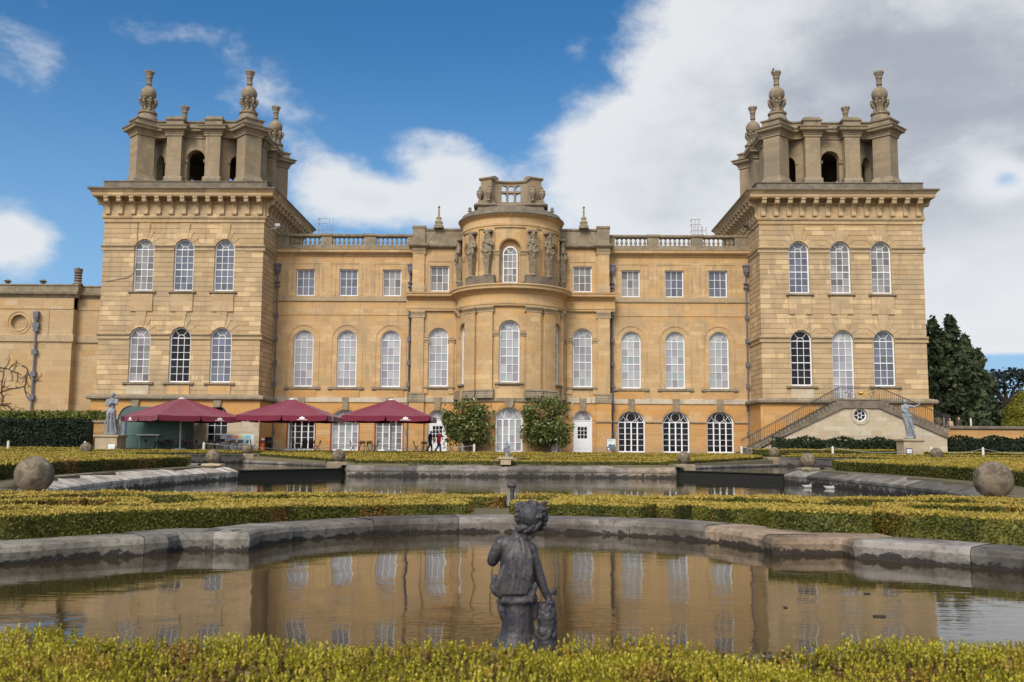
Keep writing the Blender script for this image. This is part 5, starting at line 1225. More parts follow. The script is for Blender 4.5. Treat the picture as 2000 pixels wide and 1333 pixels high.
# ---------------------------------------------------------------- trees and shrubs
def ellip_pts(r, n, c, rad, shell=.55):
    v = r.normal(size=(n, 3)); v /= np.linalg.norm(v, axis=1)[:, None]; k = shell+(1-shell)*r.random(n)**.5; return np.array(c)+v*np.array(rad)*k[:, None]
def tube_obj(name, segs_, m, parent, n=7):
    mb = MB()
    for a, b, ra, rb in segs_: mb.tube(a, b, ra, rb, n)
    return mb.build(name, m, parent)
def conifer(x, y, z, h, rad, label, seed, mt='conifer', leaf=.32, n=9000, group='dark conifers right of the palace'):
    r = np.random.default_rng(seed); e = empty('conifer_tree', label, 'tree', (x, y, z), group=group); P = []; Nn = []
    nb = int(h*16); 
    for k in range(nb):
        t = (k+.5)/nb; zz = h*(.03+.97*t); R = rad*1.1*(1-t)**.62*(.62+.55*r.random())*(1 if t > .08 else .8); a = r.random()*6.28; m = max(4, int(n/nb*(1.3-t)))
        s_ = r.random(m)**.7; droop = -.25*R*s_**1.6+.45*R*s_*(.3+.4*t)
        px = np.cos(a)*R*s_; py = np.sin(a)*R*s_; w_ = .16+.20*R*(1-s_)*.6
        P.append(np.column_stack([px+r.normal(size=m)*w_, py+r.normal(size=m)*w_, zz+droop+r.normal(size=m)*w_*1.2]))
    P = np.concatenate(P); v = leaves(P, leaf, rngl=r, asp=1.8, up=.8)
    quads_mesh('crown', [(v, 0)], [mt], e); tube_obj('trunk', [((0, 0, 0), (0, 0, h*.5), rad*.09+.12, rad*.05+.05), ((0, 0, h*.5), (0, 0, h*.93), rad*.05+.05, .03)], 'bark', e); return e
conifer(44.3, 101, 3.0, 11.6, 2.7, 'tall dark conifer nearest the palace, right of the tower', 1, n=9000)
conifer(47.0, 103, 3.0, 12.2, 2.9, 'pointed dark conifer, tallest of the group right of the tower', 2, n=10000)
conifer(48.8, 101, 3.0, 8.4, 2.2, 'lower dark conifer at the right edge of the group', 3, n=9000)
conifer(45.6, 98, 3.0, 7.6, 3.0, 'broad low conifer in front of the group', 4, n=7000)
conifer(49.0, 104, 3.0, 10.2, 2.1, 'slim conifer behind the group, right of the tallest', 9, n=8000)
conifer(52.3, 106, 3.0, 3.8, 2.0, 'small dark evergreen between the conifers and the cedar', 5, n=6000)
def cedar():
    r = np.random.default_rng(8); e = empty('cedar_tree', 'old flat-topped cedar with bare forking trunk and dark layered boughs', 'tree', (62.8, 123, 3.0)); sg = []; P = []
    sg.append(((0, 0, 0), (.2, 0, 3.6), .75, .6)); tips = []
    for (a, h, L) in ((-1.0, 6.2, 4.0), (-.45, 7.2, 3.2), (.1, 7.8, 2.2), (.6, 7.4, 3.4), (1.1, 6.4, 4.6), (-1.35, 5.0, 6.2), (1.35, 5.2, 6.6), (-1.2, 3.6, 5.5)):
        y_ = r.normal()*1.0; m = (math.sin(a)*L*.45, y_*.5, 3.4+(h-3.4)*.62); t = (math.sin(a)*L, y_, h); sg.append(((.2, 0, 3.4), m, .32, .2)); sg.append((m, t, .2, .06)); tips += [m, t]
        for q in range(7):
            f = r.random(); b = np.array(m)*(1-f)+np.array(t)*f; d = np.array([math.copysign(1, a)*r.random()*2.6, r.normal()*1.6, .35+.5*r.random()]); sg.append((tuple(b), tuple(b+d), .06, .02)); tips.append(tuple(b+d))
    for c in tips: m = 55; P.append(np.array(c)+r.normal(size=(m, 3))*np.array([1.05, 1.0, .17])+np.array([0, 0, .25]))
    for k in range(18): c = np.array([-7+6*r.random(), r.normal(), .3+3.2*r.random()]); P.append(c+r.normal(size=(70, 3))*np.array([.8, .8, .45]))
    quads_mesh('crown', [(leaves(np.concatenate(P), .26, rngl=r, asp=1.7), 0)], ['cedar'], e); tube_obj('trunk', sg, 'bark', e)
cedar()
def topiary():
    r = np.random.default_rng(10); e = empty('clipped_yew', 'big rounded yellow-green clipped tree at the right edge of the photo', 'tree', (52.3, 96, 3.0)); 
    v = r.normal(size=(30000, 3)); v /= np.linalg.norm(v, axis=1)[:, None]; v = v[v[:, 2] > -.35]; k = 1+.03*np.sin(v[:, 0]*9)+.03*np.sin(v[:, 2]*11+v[:, 0]*4)+r.normal(size=len(v))*.012
    P = v*k[:, None]*np.array([3.5, 3.3, 3.5])+np.array([0, 0, .55]); quads_mesh('crown', [(leaves(P, .12, v, rngl=r, jit=.7), 0)], ['topiary'], e)
    mb = MB(); mb.ball((0, 0, .55), 3.28, 20, 14); mb.build('leaf_core', 'topiary', e, True); tube_obj('trunk', [((0, 0, -.2), (0, 0, 1.0), .3, .25)], 'bark', e)
topiary()
def shrub(x, y, label, seed, w_, h):
    r = np.random.default_rng(seed); e = empty('magnolia_shrub', label, 'shrub', (x, y, .69)); sg = []; P = []
    for k in range(26):
        a = (k/26-.5)*2+r.normal()*.12; tx = math.sin(a*1.25)*w_*.5*(.45+.5*r.random()); tz = h*(.30+.66*r.random()*(1-.25*abs(a))); ty = r.normal()*.35
        p0 = (r.normal()*.12, r.normal()*.1, .1); p1 = (tx*.35, ty*.5, tz*.42); p2 = (tx*.8, ty, tz*.78); p3 = (tx*1.05, ty, tz); sg += [(p0, p1, .04, .035), (p1, p2, .035, .02), (p2, p3, .02, .01)]
        for p, s_, m in ((p3, .30, 85), (p2, .30, 50), (((tx+r.normal()*.5), ty, tz*.6), .30, 50), ((tx*1.0+r.normal()*.45, ty, tz*(.8+.25*r.random())), .22, 50)): P.append(np.array(p)+r.normal(size=(m, 3))*np.array([s_, .34, s_*.9]))
    P = np.concatenate(P); P = P[(P[:, 2] > .35) & (np.abs(P[:, 0]) < w_*.56) & (P[:, 2] < h*1.12)]; quads_mesh('foliage', [(leaves(P, .14, rngl=r, asp=2.3, up=.3), 0)], ['magnolia'], e); tube_obj('stem', sg, 'twig', e, 5)
shrub(-3.75, 83.4, 'tall glossy-leaved magnolia shrub on the left of the central glazed door', 21, 4.1, 4.5)
shrub(3.05, 83.3, 'taller glossy-leaved magnolia shrub on the right of the central glazed door', 22, 4.1, 4.95)
def yew_row(label, x0, x1, y0, y1, zb, zt, wd, seed, mt='yew', name='yew_hedge', bump_=.18):
    r = np.random.default_rng(seed); L = math.hypot(x1-x0, y1-y0); n = int(L*(zt-zb)*110+L*wd*60); t = r.random(n); z = zb+(zt-zb)*r.random(n)**.8; s_ = r.random(n) < .28; z[s_] = zt+r.normal(size=s_.sum())*.06
    b = bump_*np.sin(t*L*2.6)*np.cos(t*L*.9+1)+.05*r.normal(size=n); top = (zt-zb)*.10*np.sin(t*L*2.1+2)*(bump_ > .1); x = x0+(x1-x0)*t; y = y0+(y1-y0)*t; off = np.where(s_, (r.random(n)-.5)*wd, -wd/2+b); P = np.column_stack([x, y+off, z+top*(z > (zb+zt)/2)])
    ev = [(x0, y0-wd/2+.2, zb), (x1, y1-wd/2+.2, zb), (x1, y1-wd/2+.2, zt-.12), (x0, y0-wd/2+.2, zt-.12), (x0, y0+wd/2, zb), (x1, y1+wd/2, zb), (x1, y1+wd/2, zt-.12), (x0, y0+wd/2, zt-.12)]
    nm = np.where(s_[:, None], [0, 0, 1.], [0, -1., .2]); o = quads_mesh(name, [(leaves(P, .16, nm, rngl=r, jit=1.0), 0)], [mt], extra=(ev, [(0, 1, 2, 3), (3, 2, 6, 7), (5, 4, 7, 6), (4, 0, 3, 7), (1, 5, 6, 2)], 0)); return tag(o, label, 'hedge')
yew_row('row of ragged dark yew bushes along the foot of the stair wall', 22.0, 32.6, 81.9, 81.6, .6, 1.95, .9, 1, 'yew_light')
yew_row('long dark yew hedge under the retaining wall on the right', 33.2, 52, 84.4, 84.2, .6, 2.15, 1.2, 2)
yew_row('tall black-green yew hedge at the far left edge', -52, -35.6, 82.0, 82.0, .6, 3.15, 1.6, 3, bump_=.06)
yew_row('light green low hedge on top of the wall at the left', -52, -34.9, 85.3, 85.3, 3.2, 3.95, 1.0, 4, 'ledge_hedge', 'ledge_hedge', .04)
# ================================================================ WING, STAIR, WALLS
TZ = .69
wing = empty('side_wing', 'lower stone wing at the far left with urns on its parapet and a bare climber', 'building', (-45, 88, .7))
def WB(mb, name, m_, smooth=False, parent=None):
    mb.v = [(x+45, y-88, z-.7) for x, y, z in mb.v]; return mb.build(name, m_, parent or wing, smooth)
FW, FW2 = Flat(0, 87.7), Flat(0, 88.5)
def oculus_wall(mb, F, x0, x1, z0, z1, c, zc, r):
    mb.wall(F, x0, x1, z0, zc-r, (), rev=0); mb.wall(F, x0, x1, zc, z1, [(c, 2*r, zc, zc+.0001, r)], rev=0)
    n = 10
    for k in range(n):   # lower half of the round opening
        a0, a1 = PI/2*k/n, PI/2*(k+1)/n
        for sg in (-1, 1):
            e = x1 if sg > 0 else x0; P = F.P
            mb.q(P(c+sg*r*math.cos(a0), 0, zc-r*math.sin(a0)), P(e, 0, zc-r*math.sin(a0)), P(e, 0, zc-r*math.sin(a1)), P(c+sg*r*math.cos(a1), 0, zc-r*math.sin(a1)))
    mb.arch(F, c, zc, r, r+.02, -.35, 0, 0, 2*PI, 32); mb.fpoly(F, [(c+r*1.02*math.cos(a), zc+r*1.02*math.sin(a)) for a in np.linspace(0, 2*PI, 25)[:-1]], -.4, -.35)
mb = MB(); oculus_wall(mb, FW, -50.2, -40.1, .4, 13.4, -45.05, 12.15, .72); mb.wall(FW, -70, -50.2, .4, 13.4); mb.wall(FW, -70, -40.1, 13.4, 15.0, d=.06); mb.q(*[FW.P(-40.1, d_, z_) for d_, z_ in ((0, .4), (-.8, .4), (-.8, 15), (0, 15))])
mb.wall(FW2, -40.1, -36.9, .4, 13.4); mb.wall(FW2, -40.1, -36.9, 13.4, 15.0, d=.06); mb.wall(Flat(-36.9, 88.5, 90), 0, 10, .4, 15)
mb.arch(FW, -45.05, 12.15, .98, 1.12, 0, .06, 0, 2*PI, 32); mb.arch(FW, -45.05, 12.15, .72, .84, 0, .05, 0, 2*PI, 32)
for x in (-42.3, -42.0+.0): pass
mb.fbox(FW, -42.45, -42.30, 0, .05, 11.1, 13.35); mb.fbox(FW, -40.35, -40.1, 0, .04, 2.5, 10.3); mb.fbox(FW, -47.8, -47.65, 0, .05, 11.1, 13.35)
WB(mb, 'wall', 'stone_wing')
mb = MB(); pf = [(0, 10.36), (.14, 10.40), (.14, 10.98), (0, 11.05)]; mb.ledge(FW, -70, -39.95, pf); mb.ledge(FW2, -40.1, -36.9, pf); WB(mb, 'string_course', 'stone_trim')
mb = MB(); pf = [(0, 14.4), (.1, 14.45), (.2, 14.6), (.4, 14.75), (.45, 14.95), (.2, 15.02), (.2, 15.5), (.28, 15.55), (.28, 15.66), (-1.5, 15.7)]; mb.ledge(FW, -70, -39.7, pf); mb.ledge(FW2, -39.9, -36.9, pf); WB(mb, 'cornice', 'stone_grey')
mb = MB(); mb.box(-70, -40.1, 87.8, 98, 13.4, 15.2); mb.box(-40.5, -36.9, 88.6, 98, 13.4, 15.1); WB(mb, 'roof', 'stone_grey')
for x, k in ((-46.45, 0), (-43.2, 0), (-40.0, 1), (-49.7, 0)):
    mb = MB(); z = 15.68
    if k: mb.lathe([(.45, z), (.45, z+.12), (.30, z+.25)]+[((.28+.09*(i % 2)), z+.3+.12*i) for i in range(8)]+[(.36, z+1.25), (.38, z+1.5), (.15, z+1.55), (0, z+1.7)], (x, 88, 0), 12)
    else: mb.lathe([(.2, z), (.14, z+.12), (.30, z+.28), (.36, z+.33), (.2, z+.42), (.05, z+.5)], (x, 88, 0), 10)
    WB(mb, 'urn', 'stone_dark', True)
mb = MB(); mb.tube((-43.35, 87.5, .7), (-43.35, 87.5, 12.6), .1, n=8); mb.lathe([(.12, 0), (.16, .1), (.30, .5), (.34, .95), (.24, 1.05)], (-43.35, 87.45, 12.1), 4, PI/4)
for z in (5.1, 7.2, 9.2, 11.3): mb.box(-43.58, -43.12, 87.35, 87.65, z, z+.42)
mb.box(-43.65, -43.05, 87.35, 87.65, 11.7, 12.1); WB(mb, 'downpipe', 'lead_pipe')
mb = MB(); r_ = random.Random(5)
def vine(p, a, L, w_, dep):
    pts = [p]; 
    for k in range(int(L/.22)):
        a += r_.gauss(0, .28); p = (p[0]+.22*math.cos(a), 87.62+r_.random()*.04, p[2]+.22*math.sin(a)); pts.append(p)
        if dep and r_.random() < .22: vine(p, a+r_.choice((-1, 1))*r_.uniform(.5, 1.3), L*.4, w_*.55, dep-1)
    for q, (u_, v_) in enumerate(zip(pts, pts[1:])): f_ = 1-.6*q/len(pts); mb.tube(u_, v_, w_*f_, w_*f_*.95, 5, False)
for p, a, L in (((-47.2, 87.62, 3.4), .5, 4.2), ((-47.2, 87.62, 5.2), 1.3, 3.0), ((-47.4, 87.62, 8.1), -.05, 3.2), ((-44.5, 87.62, 8.2), -.6, 2.2), ((-46.9, 87.62, 4.8), -.2, 3.6), ((-44.0, 87.62, 7.2), -1.7, 2.6), ((-46.0, 87.62, 5.0), 1.5, 3.1), ((-48.0, 87.62, 4.5), .8, 3.0)): vine(p, a, L, .055, 2)
WB(mb, 'climber', 'twig')
# left orange garden wall with a recessed doorway and lead cistern
g = empty('garden_wall', 'orange stone garden wall with dark doorway beside the yew hedge at the far left', 'wall', (-38, 84.2, TZ))
mb = MB(); mb.wall(Flat(-38, 84.0), -16, 3.2, TZ-.3, 3.0, [(-.1-.0+.75, 1.25, TZ-.2, 2.75, 0)], rev=.9); mb.box(-54, -38.1, 84.9, 86.2, .3, 3.1); mb.fbox(Flat(-38, 84.0), .02, 1.27, -1.0, -.9, TZ-.3, 2.8); 
for a, b in ((-.25, .02), (1.27, 1.55)): mb.fbox(Flat(-38, 84.0), a, b, 0, .08, TZ-.3, 2.95)
mb.fbox(Flat(-38, 84.0), -.25, 1.55, 0, .081, 2.76, 2.98); mb.v = [(x+38, y-84.2, z-TZ) for x, y, z in mb.v]; mb.build('wall', 'stone_orange', g)
mb = MB(); mb.ledge(Flat(-38, 84.0), -16, 3.5, [(0, 2.98), (.12, 3.0), (.12, 3.2), (-1.2, 3.24)]); mb.v = [(x+38, y-84.2, z-TZ) for x, y, z in mb.v]; mb.build('coping', 'stone_grey', g)
# retaining wall on the right with the higher lawn behind it
g = empty('retaining_wall', 'low orange stone retaining wall with dark coping right of the stair', 'wall', (45, 86, TZ))
mb = MB(); mb.wall(Flat(0, 86), 36.9, 75, .2, 3.0); mb.v = [(x-45, y-86, z-TZ) for x, y, z in mb.v]; mb.build('wall', 'stone_orange', g)
mb = MB(); mb.ledge(Flat(0, 86), 36.9, 75, [(0, 2.92), (.1, 2.95), (.16, 3.02), (.16, 3.22), (-.5, 3.26)]); mb.v = [(x-45, y-86, z-TZ) for x, y, z in mb.v]; mb.build('coping', 'stone_dark', g)
mb = MB(); mb.q((36.9, 86.05, 3.0), (400, 86.05, 3.0), (400, 600, 3.0), (36.9, 600, 3.0)); tag(mb.build('upper_lawn', 'grass'), kind='structure')
# outside stair against the right tower
st = empty('stone_staircase', 'two-armed stone stair with iron railing climbing to a door of the right tower', 'staircase', (29.7, 83.6, TZ))
def SB(mb, name, m_, smooth=False, parent=None):
    mb.v = [(x-29.7, y-83.6, z-TZ) for x, y, z in mb.v]; return mb.build(name, m_, parent or st, smooth)
YF, YB = 82.9, 84.95; XL0, XL1, XR0, XR1 = 19.6, 28.1, 31.5, 36.9; ZT = 5.25; ZR = 2.95
top = [(XL0+.9, TZ-.3), (XL0+.9, TZ+.0), (XL1+.25, ZT-.55), (XR0, ZT-.55), (XR1+.3, ZR-.75), (XR1+.3, TZ-.3)]
Fs = Flat(0, YF+.10); mb = MB()
xs_ = [XL0+.9, XL1+.25, XR0, XR1+.3]
oc, oz, orr = 29.86, 4.02, .56
def topz(x): return float(np.interp(x, [XL0+.9, XL1+.25, XR0, XR1+.3], [TZ, ZT-.55, ZT-.55, ZR-.75]))
for a, b in zip(np.linspace(XL0+.9, oc-1.2, 14), np.linspace(XL0+.9, oc-1.2, 14)[1:]): mb.q(Fs.P(a, 0, TZ-.3), Fs.P(b, 0, TZ-.3), Fs.P(b, 0, topz(b)), Fs.P(a, 0, topz(a)))
for a, b in zip(np.linspace(oc+1.2, XR1+.3, 12), np.linspace(oc+1.2, XR1+.3, 12)[1:]): mb.q(Fs.P(a, 0, TZ-.3), Fs.P(b, 0, TZ-.3), Fs.P(b, 0, topz(b)), Fs.P(a, 0, topz(a)))
oculus_wall(mb, Fs, oc-1.2, oc+1.2, TZ-.3, ZT-.55, oc, oz, orr); mb.arch(Fs, oc, oz, orr+.02, orr+.24, 0, .06, 0, 2*PI, 28)
mb.q((XR1+.3, YF+.1, TZ-.3), (XR1+.3, YB+1, TZ-.3), (XR1+.3, YB+1, topz(XR1+.3)), (XR1+.3, YF+.1, topz(XR1+.3)))
SB(mb, 'wall', 'stone_pale')
mb = MB(); mb.arch(Fs, oc, oz, orr-.09, orr, -.25, -.16, 0, 2*PI, 28); mb.arch(Fs, oc, oz, .15, .20, -.25, -.17, 0, 2*PI, 14)
for k in range(6): a = math.radians(60*k); ca, sa = math.cos(a), math.sin(a); mb.fpoly(Fs, [(oc+.18*ca-.022*sa, oz+.18*sa+.022*ca), (oc+.5*ca-.022*sa, oz+.5*sa+.022*ca), (oc+.5*ca+.022*sa, oz+.5*sa-.022*ca), (oc+.18*ca+.022*sa, oz+.18*sa-.022*ca)], -.25, -.17)
wf = SB(mb, 'round_window', 'white_paint'); mb = MB(); mb.fpoly(Fs, [(oc+orr*math.cos(a), oz+orr*math.sin(a)) for a in np.linspace(0, 2*PI, 25)[:-1]], -.30, -.27); SB(mb, 'pane', 'pane_mid', parent=wf)
mb = MB()      # sloping stringer under the steps, landing slab
for (xa, za), (xb, zb) in (((XL0+.35, TZ-.05), (XL1+.3, ZT-.62)), ((XL1+.3, ZT-.62), (XR0-.05, ZT-.62)), ((XR0-.05, ZT-.62), (XR1+.35, ZR-.85))):
    h_ = .44; mb.fpoly(Flat(0, YF), [(xa, za), (xb, zb), (xb, zb+h_), (xa, za+h_)], -.35, .06)
mb.box(XL1, XR0+.1, YF-.02, YB, ZT-.2, ZT); SB(mb, 'stringer', 'stone_dark')
n1 = 26
for k in range(n1):
    x = XL0+(XL1-XL0)*k/n1; z = TZ+(ZT-TZ)*(k+1)/n1; mb = MB(); mb.box(x, x+(XL1-XL0)/n1+.04, YF-.07, YB, z-.42, z-.001); o = SB(mb, 'step', 'stone_dark')
n2 = 14
for k in range(n2):
    x = XR1-(XR1-XR0)*(k+1)/n2; z = ZR+(ZT-ZR)*(k+1)/n2-.01; mb = MB(); mb.box(x-.04, x+(XR1-XR0)/n2, YF-.07, YB, z-.42, z-.001); o = SB(mb, 'step', 'stone_dark')
mb = MB(); mb.box(XR1-.02, 37.4, YF-.0, YB+1.2, ZR-.3, ZR); SB(mb, 'lower_landing', 'stone_grey')
mb = MB(); RH = 1.18
def rail(a, b): mb.tube(a, b, .035, n=6)
yr = YF+.02
rail((XL0, yr, TZ+RH), (XL1, yr, ZT+RH)); rail((XL1, yr, ZT+RH), (XR0, yr, ZT+RH)); rail((XR0, yr, ZT+RH), (XR1, yr, ZR+RH)); mb.tube((XL0, yr, TZ+.12), (XL1, yr, ZT+.1), .018, n=5); mb.tube((XL0, yr, TZ+RH-.12), (XL1, yr, ZT+RH-.12), .014, n=5); mb.tube((XR0, yr, ZT+.1), (XR1, yr, ZR+.1), .018, n=5)
for k in range(53): f = k/52; x = XL0+(XL1-XL0)*f; mb.tube((x, yr, TZ+.02+(ZT-TZ)*f), (x, yr, TZ+RH+(ZT-TZ)*f), .021 if k % 6 else .03, n=4)
for k in range(34): f = k/33; x = XR0+(XR1-XR0)*f; mb.tube((x, yr, ZT+(ZR-ZT)*f), (x, yr, ZT+RH+(ZR-ZT)*f), .021 if k % 6 else .03, n=4)
for k in range(14): x = XR1+.06*k; y_ = yr+.0; mb.tube((XR1+.5*k/13, yr, ZR), (XR1+.5*k/13, yr, ZR+RH), .013, n=4)
rail((XR1, yr, ZR+RH), (XR1+.5, yr, ZR+RH)); mb.path([(XR1+.5+.12*math.sin(a), yr, ZR+RH-.12+.12*math.cos(a)) for a in np.linspace(0, 3.6, 8)], .03)
for x in (XL1, XL1+.12, XL1+.24, XR0-.24, XR0-.12, XR0): mb.tube((x, yr, ZT), (x, yr, ZT+RH), .016, n=4)
rail((XL1, yr, ZT+.06), (XR0, yr, ZT+.06)); rail((XL1+.24, yr, ZT+RH-.14), (XR0-.24, yr, ZT+RH-.14))
SB(mb, 'railing', 'iron')
mb = MB(); rr = random.Random(2)   # scrollwork panel with gilt crest on the landing
def scr(cx, cz, r0, a0, a1, m_): m_.path([(cx+r0*(1-.5*k/14)*math.cos(a0+(a1-a0)*k/14), yr, cz+r0*(1-.5*k/14)*math.sin(a0+(a1-a0)*k/14)) for k in range(15)], .018, 5)
for cx, cz, r0 in ((28.75, 5.75, .22), (29.15, 5.95, .20), (28.95, 5.6, .15), (29.35, 5.65, .20), (28.65, 6.05, .14), (30.9, 5.65, .18), (31.05, 6.0, .14)): scr(cx, cz, r0, rr.random()*6, rr.random()*6+9, mb)
SB(mb, 'scrollwork', 'iron'); mb = MB(); mb.ball((29.92, yr, 5.92), .19, 12, 8); 
for cx, cz, r0 in ((30.3, 5.95, .2), (30.55, 5.7, .16), (30.1, 5.6, .14), (30.5, 6.05, .15), (30.75, 5.9, .13)): scr(cx, cz, r0, rr.random()*6, rr.random()*6+9, mb)
SB(mb, 'gilt_crest', 'gold')

# ================================================================ STATUES
def plinth(e, w_, h, m_='stone_plinth'):
    mb = MB(); a = w_/2; sq = [(-a, -a), (a, -a), (a, a), (-a, a)]
    mb.sweep(sq, [(.14, -.2), (.14, .16), (.06, .24), (0, .30), (0, h-.26), (.05, h-.22), (.12, h-.14), (.12, h-.02), (-.2, h)]); mb.cap([(x*.8, y*.8, h) for x, y in sq]); return mb.build('plinth', m_, e)
def notice(e, x, y, z, dark):
    mb = MB(); mb.box(x-.26, x+.26, y-.02, y+.02, z, z+.55); mb.build('notice_board', 'sign_grey' if dark else 'paper', e)
    mb = MB(); mb.box(x-.19, x+.19, y-.03, y-.021, z+(.16 if dark else .05), z+.44); mb.box(x-.1, x-.02, y-.31*0-.031, y-.03, z+.02, z+.05); mb.build('notice_sheet', 'paper' if dark else 'sign_pale', e)
    mb = MB(); mb.tube((x, y+.03, z-.4), (x, y+.03, z+.2), .025); mb.build('notice_post', 'iron', e)
def drape(f, pts, r, n=5, amp=.05, seed=0):
    q = random.Random(seed)
    for i in range(n):
        o = (q.uniform(-amp, amp), q.uniform(-amp, amp), 0); f.chain([((p[0]+o[0]*(1+k), p[1]+o[1]*(1+k), p[2]), r*q.uniform(.7, 1.1)) for k, p in enumerate(pts)])
e = empty('garden_statue', 'grey lead statue of a half-draped woman on a stone plinth beside the green hut', 'statue', (-32.55, 79, .4)); plinth(e, 1.75, 1.5); notice(e, .55, -1.05, .18, False)
f = Fig(); zf = 1.5
f.ell((0, 0, zf+.05), .62, .5, .10)
f.chain([((.12, 0, zf+.1), .28), ((.10, 0, zf+.8), .31), ((.0, 0, zf+1.35), .34), ((-.05, 0, zf+1.75), .38), ((-.02, 0, zf+1.95), .34)])   # skirt
f.chain([((.30, 0, zf+.1), .2), ((.24, -.05, zf+.9), .2), ((.10, -.08, zf+1.6), .22)]); f.chain([((-.06, -.1, zf+.1), .18), ((-.12, -.12, zf+1.0), .2), ((-.16, -.1, zf+1.7), .22)])
f.chain([((-.02, 0, zf+1.9), .30), ((.0, .0, zf+2.25), .24), ((.0, -.02, zf+2.6), .28), ((.0, 0, zf+2.78), .22)])   # torso
f.chain([((-.36, 0, zf+2.80), .12), ((.36, 0, zf+2.80), .12)]); f.limb((0, 0, zf+2.85), (0, -.05, zf+3.05), .11, .10)
f.ell((.02, -.08, zf+3.2), .15, .18, .20); f.ell((.03, .02, zf+3.28), .18, .17, .16)
f.chain([((-.38, 0, zf+2.8), .12), ((-.46, -.15, zf+2.42), .10), ((-.15, -.32, zf+2.40), .08), ((.10, -.34, zf+2.66), .07)]); f.chain([((.38, 0, zf+2.8), .12), ((.44, -.18, zf+2.5), .10), ((.15, -.34, zf+2.62), .08), ((0, -.3, zf+2.85), .06)])
drape(f, [(.1, -.28, zf+1.8), (.05, -.30, zf+1.0), (.1, -.34, zf+.15)], .07, 7, .16, 3); drape(f, [(-.3, -.22, zf+1.7), (.2, -.36, zf+1.45), (.35, -.15, zf+1.2)], .07, 4, .05, 4); f.chain([((-.38, -.1, zf+1.95), .10), ((0, -.3, zf+1.88), .10), ((.33, -.1, zf+1.98), .09)])
f.build('figure', 'lead_statue', e, .035, 2, .05, .15)
e = empty('garden_statue', 'grey lead statue of a draped woman pointing right, on a stone plinth before the stair', 'statue', (32.35, 79, .45)); plinth(e, 1.55, 1.55); notice(e, -.45, -.95, .25, True)
f = Fig(); zf = 1.55; f.ell((0, 0, zf+.05), .52, .42, .10)
f.chain([((.12, 0, zf+.1), .30), ((.02, 0, zf+.9), .30), ((-.15, 0, zf+1.5), .32), ((-.28, 0, zf+1.85), .33)]); f.chain([((.30, 0, zf+.1), .2), ((.20, -.05, zf+.9), .2), ((0, -.1, zf+1.5), .22)]); f.chain([((-.08, -.12, zf+.1), .17), ((-.2, -.16, zf+1.0), .2), ((-.3, -.14, zf+1.6), .2)])
f.chain([((-.27, 0, zf+1.85), .28), ((-.22, 0, zf+2.15), .23), ((-.20, -.02, zf+2.5), .27), ((-.22, 0, zf+2.65), .22)]); f.chain([((-.5, 0, zf+2.66), .11), ((.08, 0, zf+2.68), .11)])
f.limb((-.22, 0, zf+2.7), (-.26, -.05, zf+2.88), .10, .09); f.ell((-.30, -.07, zf+3.02), .13, .16, .18); f.ell((-.27, .0, zf+3.08), .16, .16, .15); f.ell((-.22, .15, zf+3.02), .08, .09, .08)
f.chain([((.08, 0, zf+2.68), .11), ((.45, -.05, zf+2.58), .085), ((.78, -.10, zf+2.74), .06), ((.90, -.1, zf+2.86), .05)]); f.limb((.90, -.1, zf+2.86), (.96, -.1, zf+2.98), .035, .02)
f.chain([((-.5, 0, zf+2.66), .11), ((-.56, -.15, zf+2.3), .09), ((-.25, -.36, zf+2.05), .075), ((.05, -.34, zf+1.82), .06), ((.14, -.3, zf+1.7), .06)])
drape(f, [(-.2, -.26, zf+1.9), (-.05, -.30, zf+1.0), (.12, -.28, zf+.12)], .065, 7, .15, 6); drape(f, [(.10, -.22, zf+1.85), (.22, -.2, zf+1.0), (.34, -.12, zf+.15)], .08, 4, .05, 8); f.chain([((-.52, -.1, zf+2.0), .10), ((-.2, -.3, zf+1.88), .10), ((.12, -.25, zf+1.85), .10)])
f.build('figure', 'lead_statue', e, .033, 2, .05, .15)
# small far figures by the middle pool
e = empty('small_statue', 'small pale crouching figure on the lawn behind the far kerb', 'statue', (-.30, 62.6, .18)); f = Fig(); f.ell((.1, 0, .25), .30, .2, .07); f.chain([((.02, 0, .3), .13), ((.06, 0, .55), .12), ((-.02, 0, .75), .17), ((.04, -.02, .98), .15)]); f.ell((.02, -.05, 1.17), .11, .12, .13); f.chain([((.15, 0, 1.0), .06), ((.17, -.1, .75), .05)]); f.chain([((-.12, 0, 1.0), .06), ((-.17, -.1, .8), .05), ((-.05, -.2, .9), .04)]); f.build('figure', 'lead_statue', e, .03, 1, .03, .1)
mb = MB(); mb.box(-.7, .7, -.4, .4, -.1, .24); mb.build('plinth', 'stone_grey', e)
e = empty('small_table_block', 'small white stone bracket block on the far kerb of the middle pool', 'stone block', (-.32, 57.3, .10)); mb = MB(); mb.box(-.30, .30, -.2, .2, 0, .34); mb.box(-.42, .42, -.26, .26, .34, .46); mb.build('block', 'stone_plinth', e)
e = empty('fountain_figure', 'small dark fountain figure rising from the middle pool', 'fountain', (.05, 33.5, -.95)); f = Fig(); f.chain([((0, 0, -.2), .10), ((0, 0, .55), .075), ((0, 0, .68), .09)]); f.ell((0, 0, .78), .13, .12, .10); f.ell((-.12, 0, .80), .07, .07, .10); f.build('figure', 'putto_lead', e, .02, 1, .02, .05)
# ---------------------------------------------------------------- the child statue in the foreground
PX, PY, PZ = .0, 4.52, .19; S_ = .000593
e = empty('child_statue', 'dark lead statue of a curly-haired child seen from behind at the near pool', 'statue', (PX, PY, PZ)); e.scale = (1.03, 1.03, 1.03)
def U(u, v, d=0.0): return ((u-520)*S_+.046, d, (1238-v)*S_)
f = Fig(); k_ = S_
def ch(*p): f.chain([(U(u, v, d), r*S_) for u, v, d, r in p])
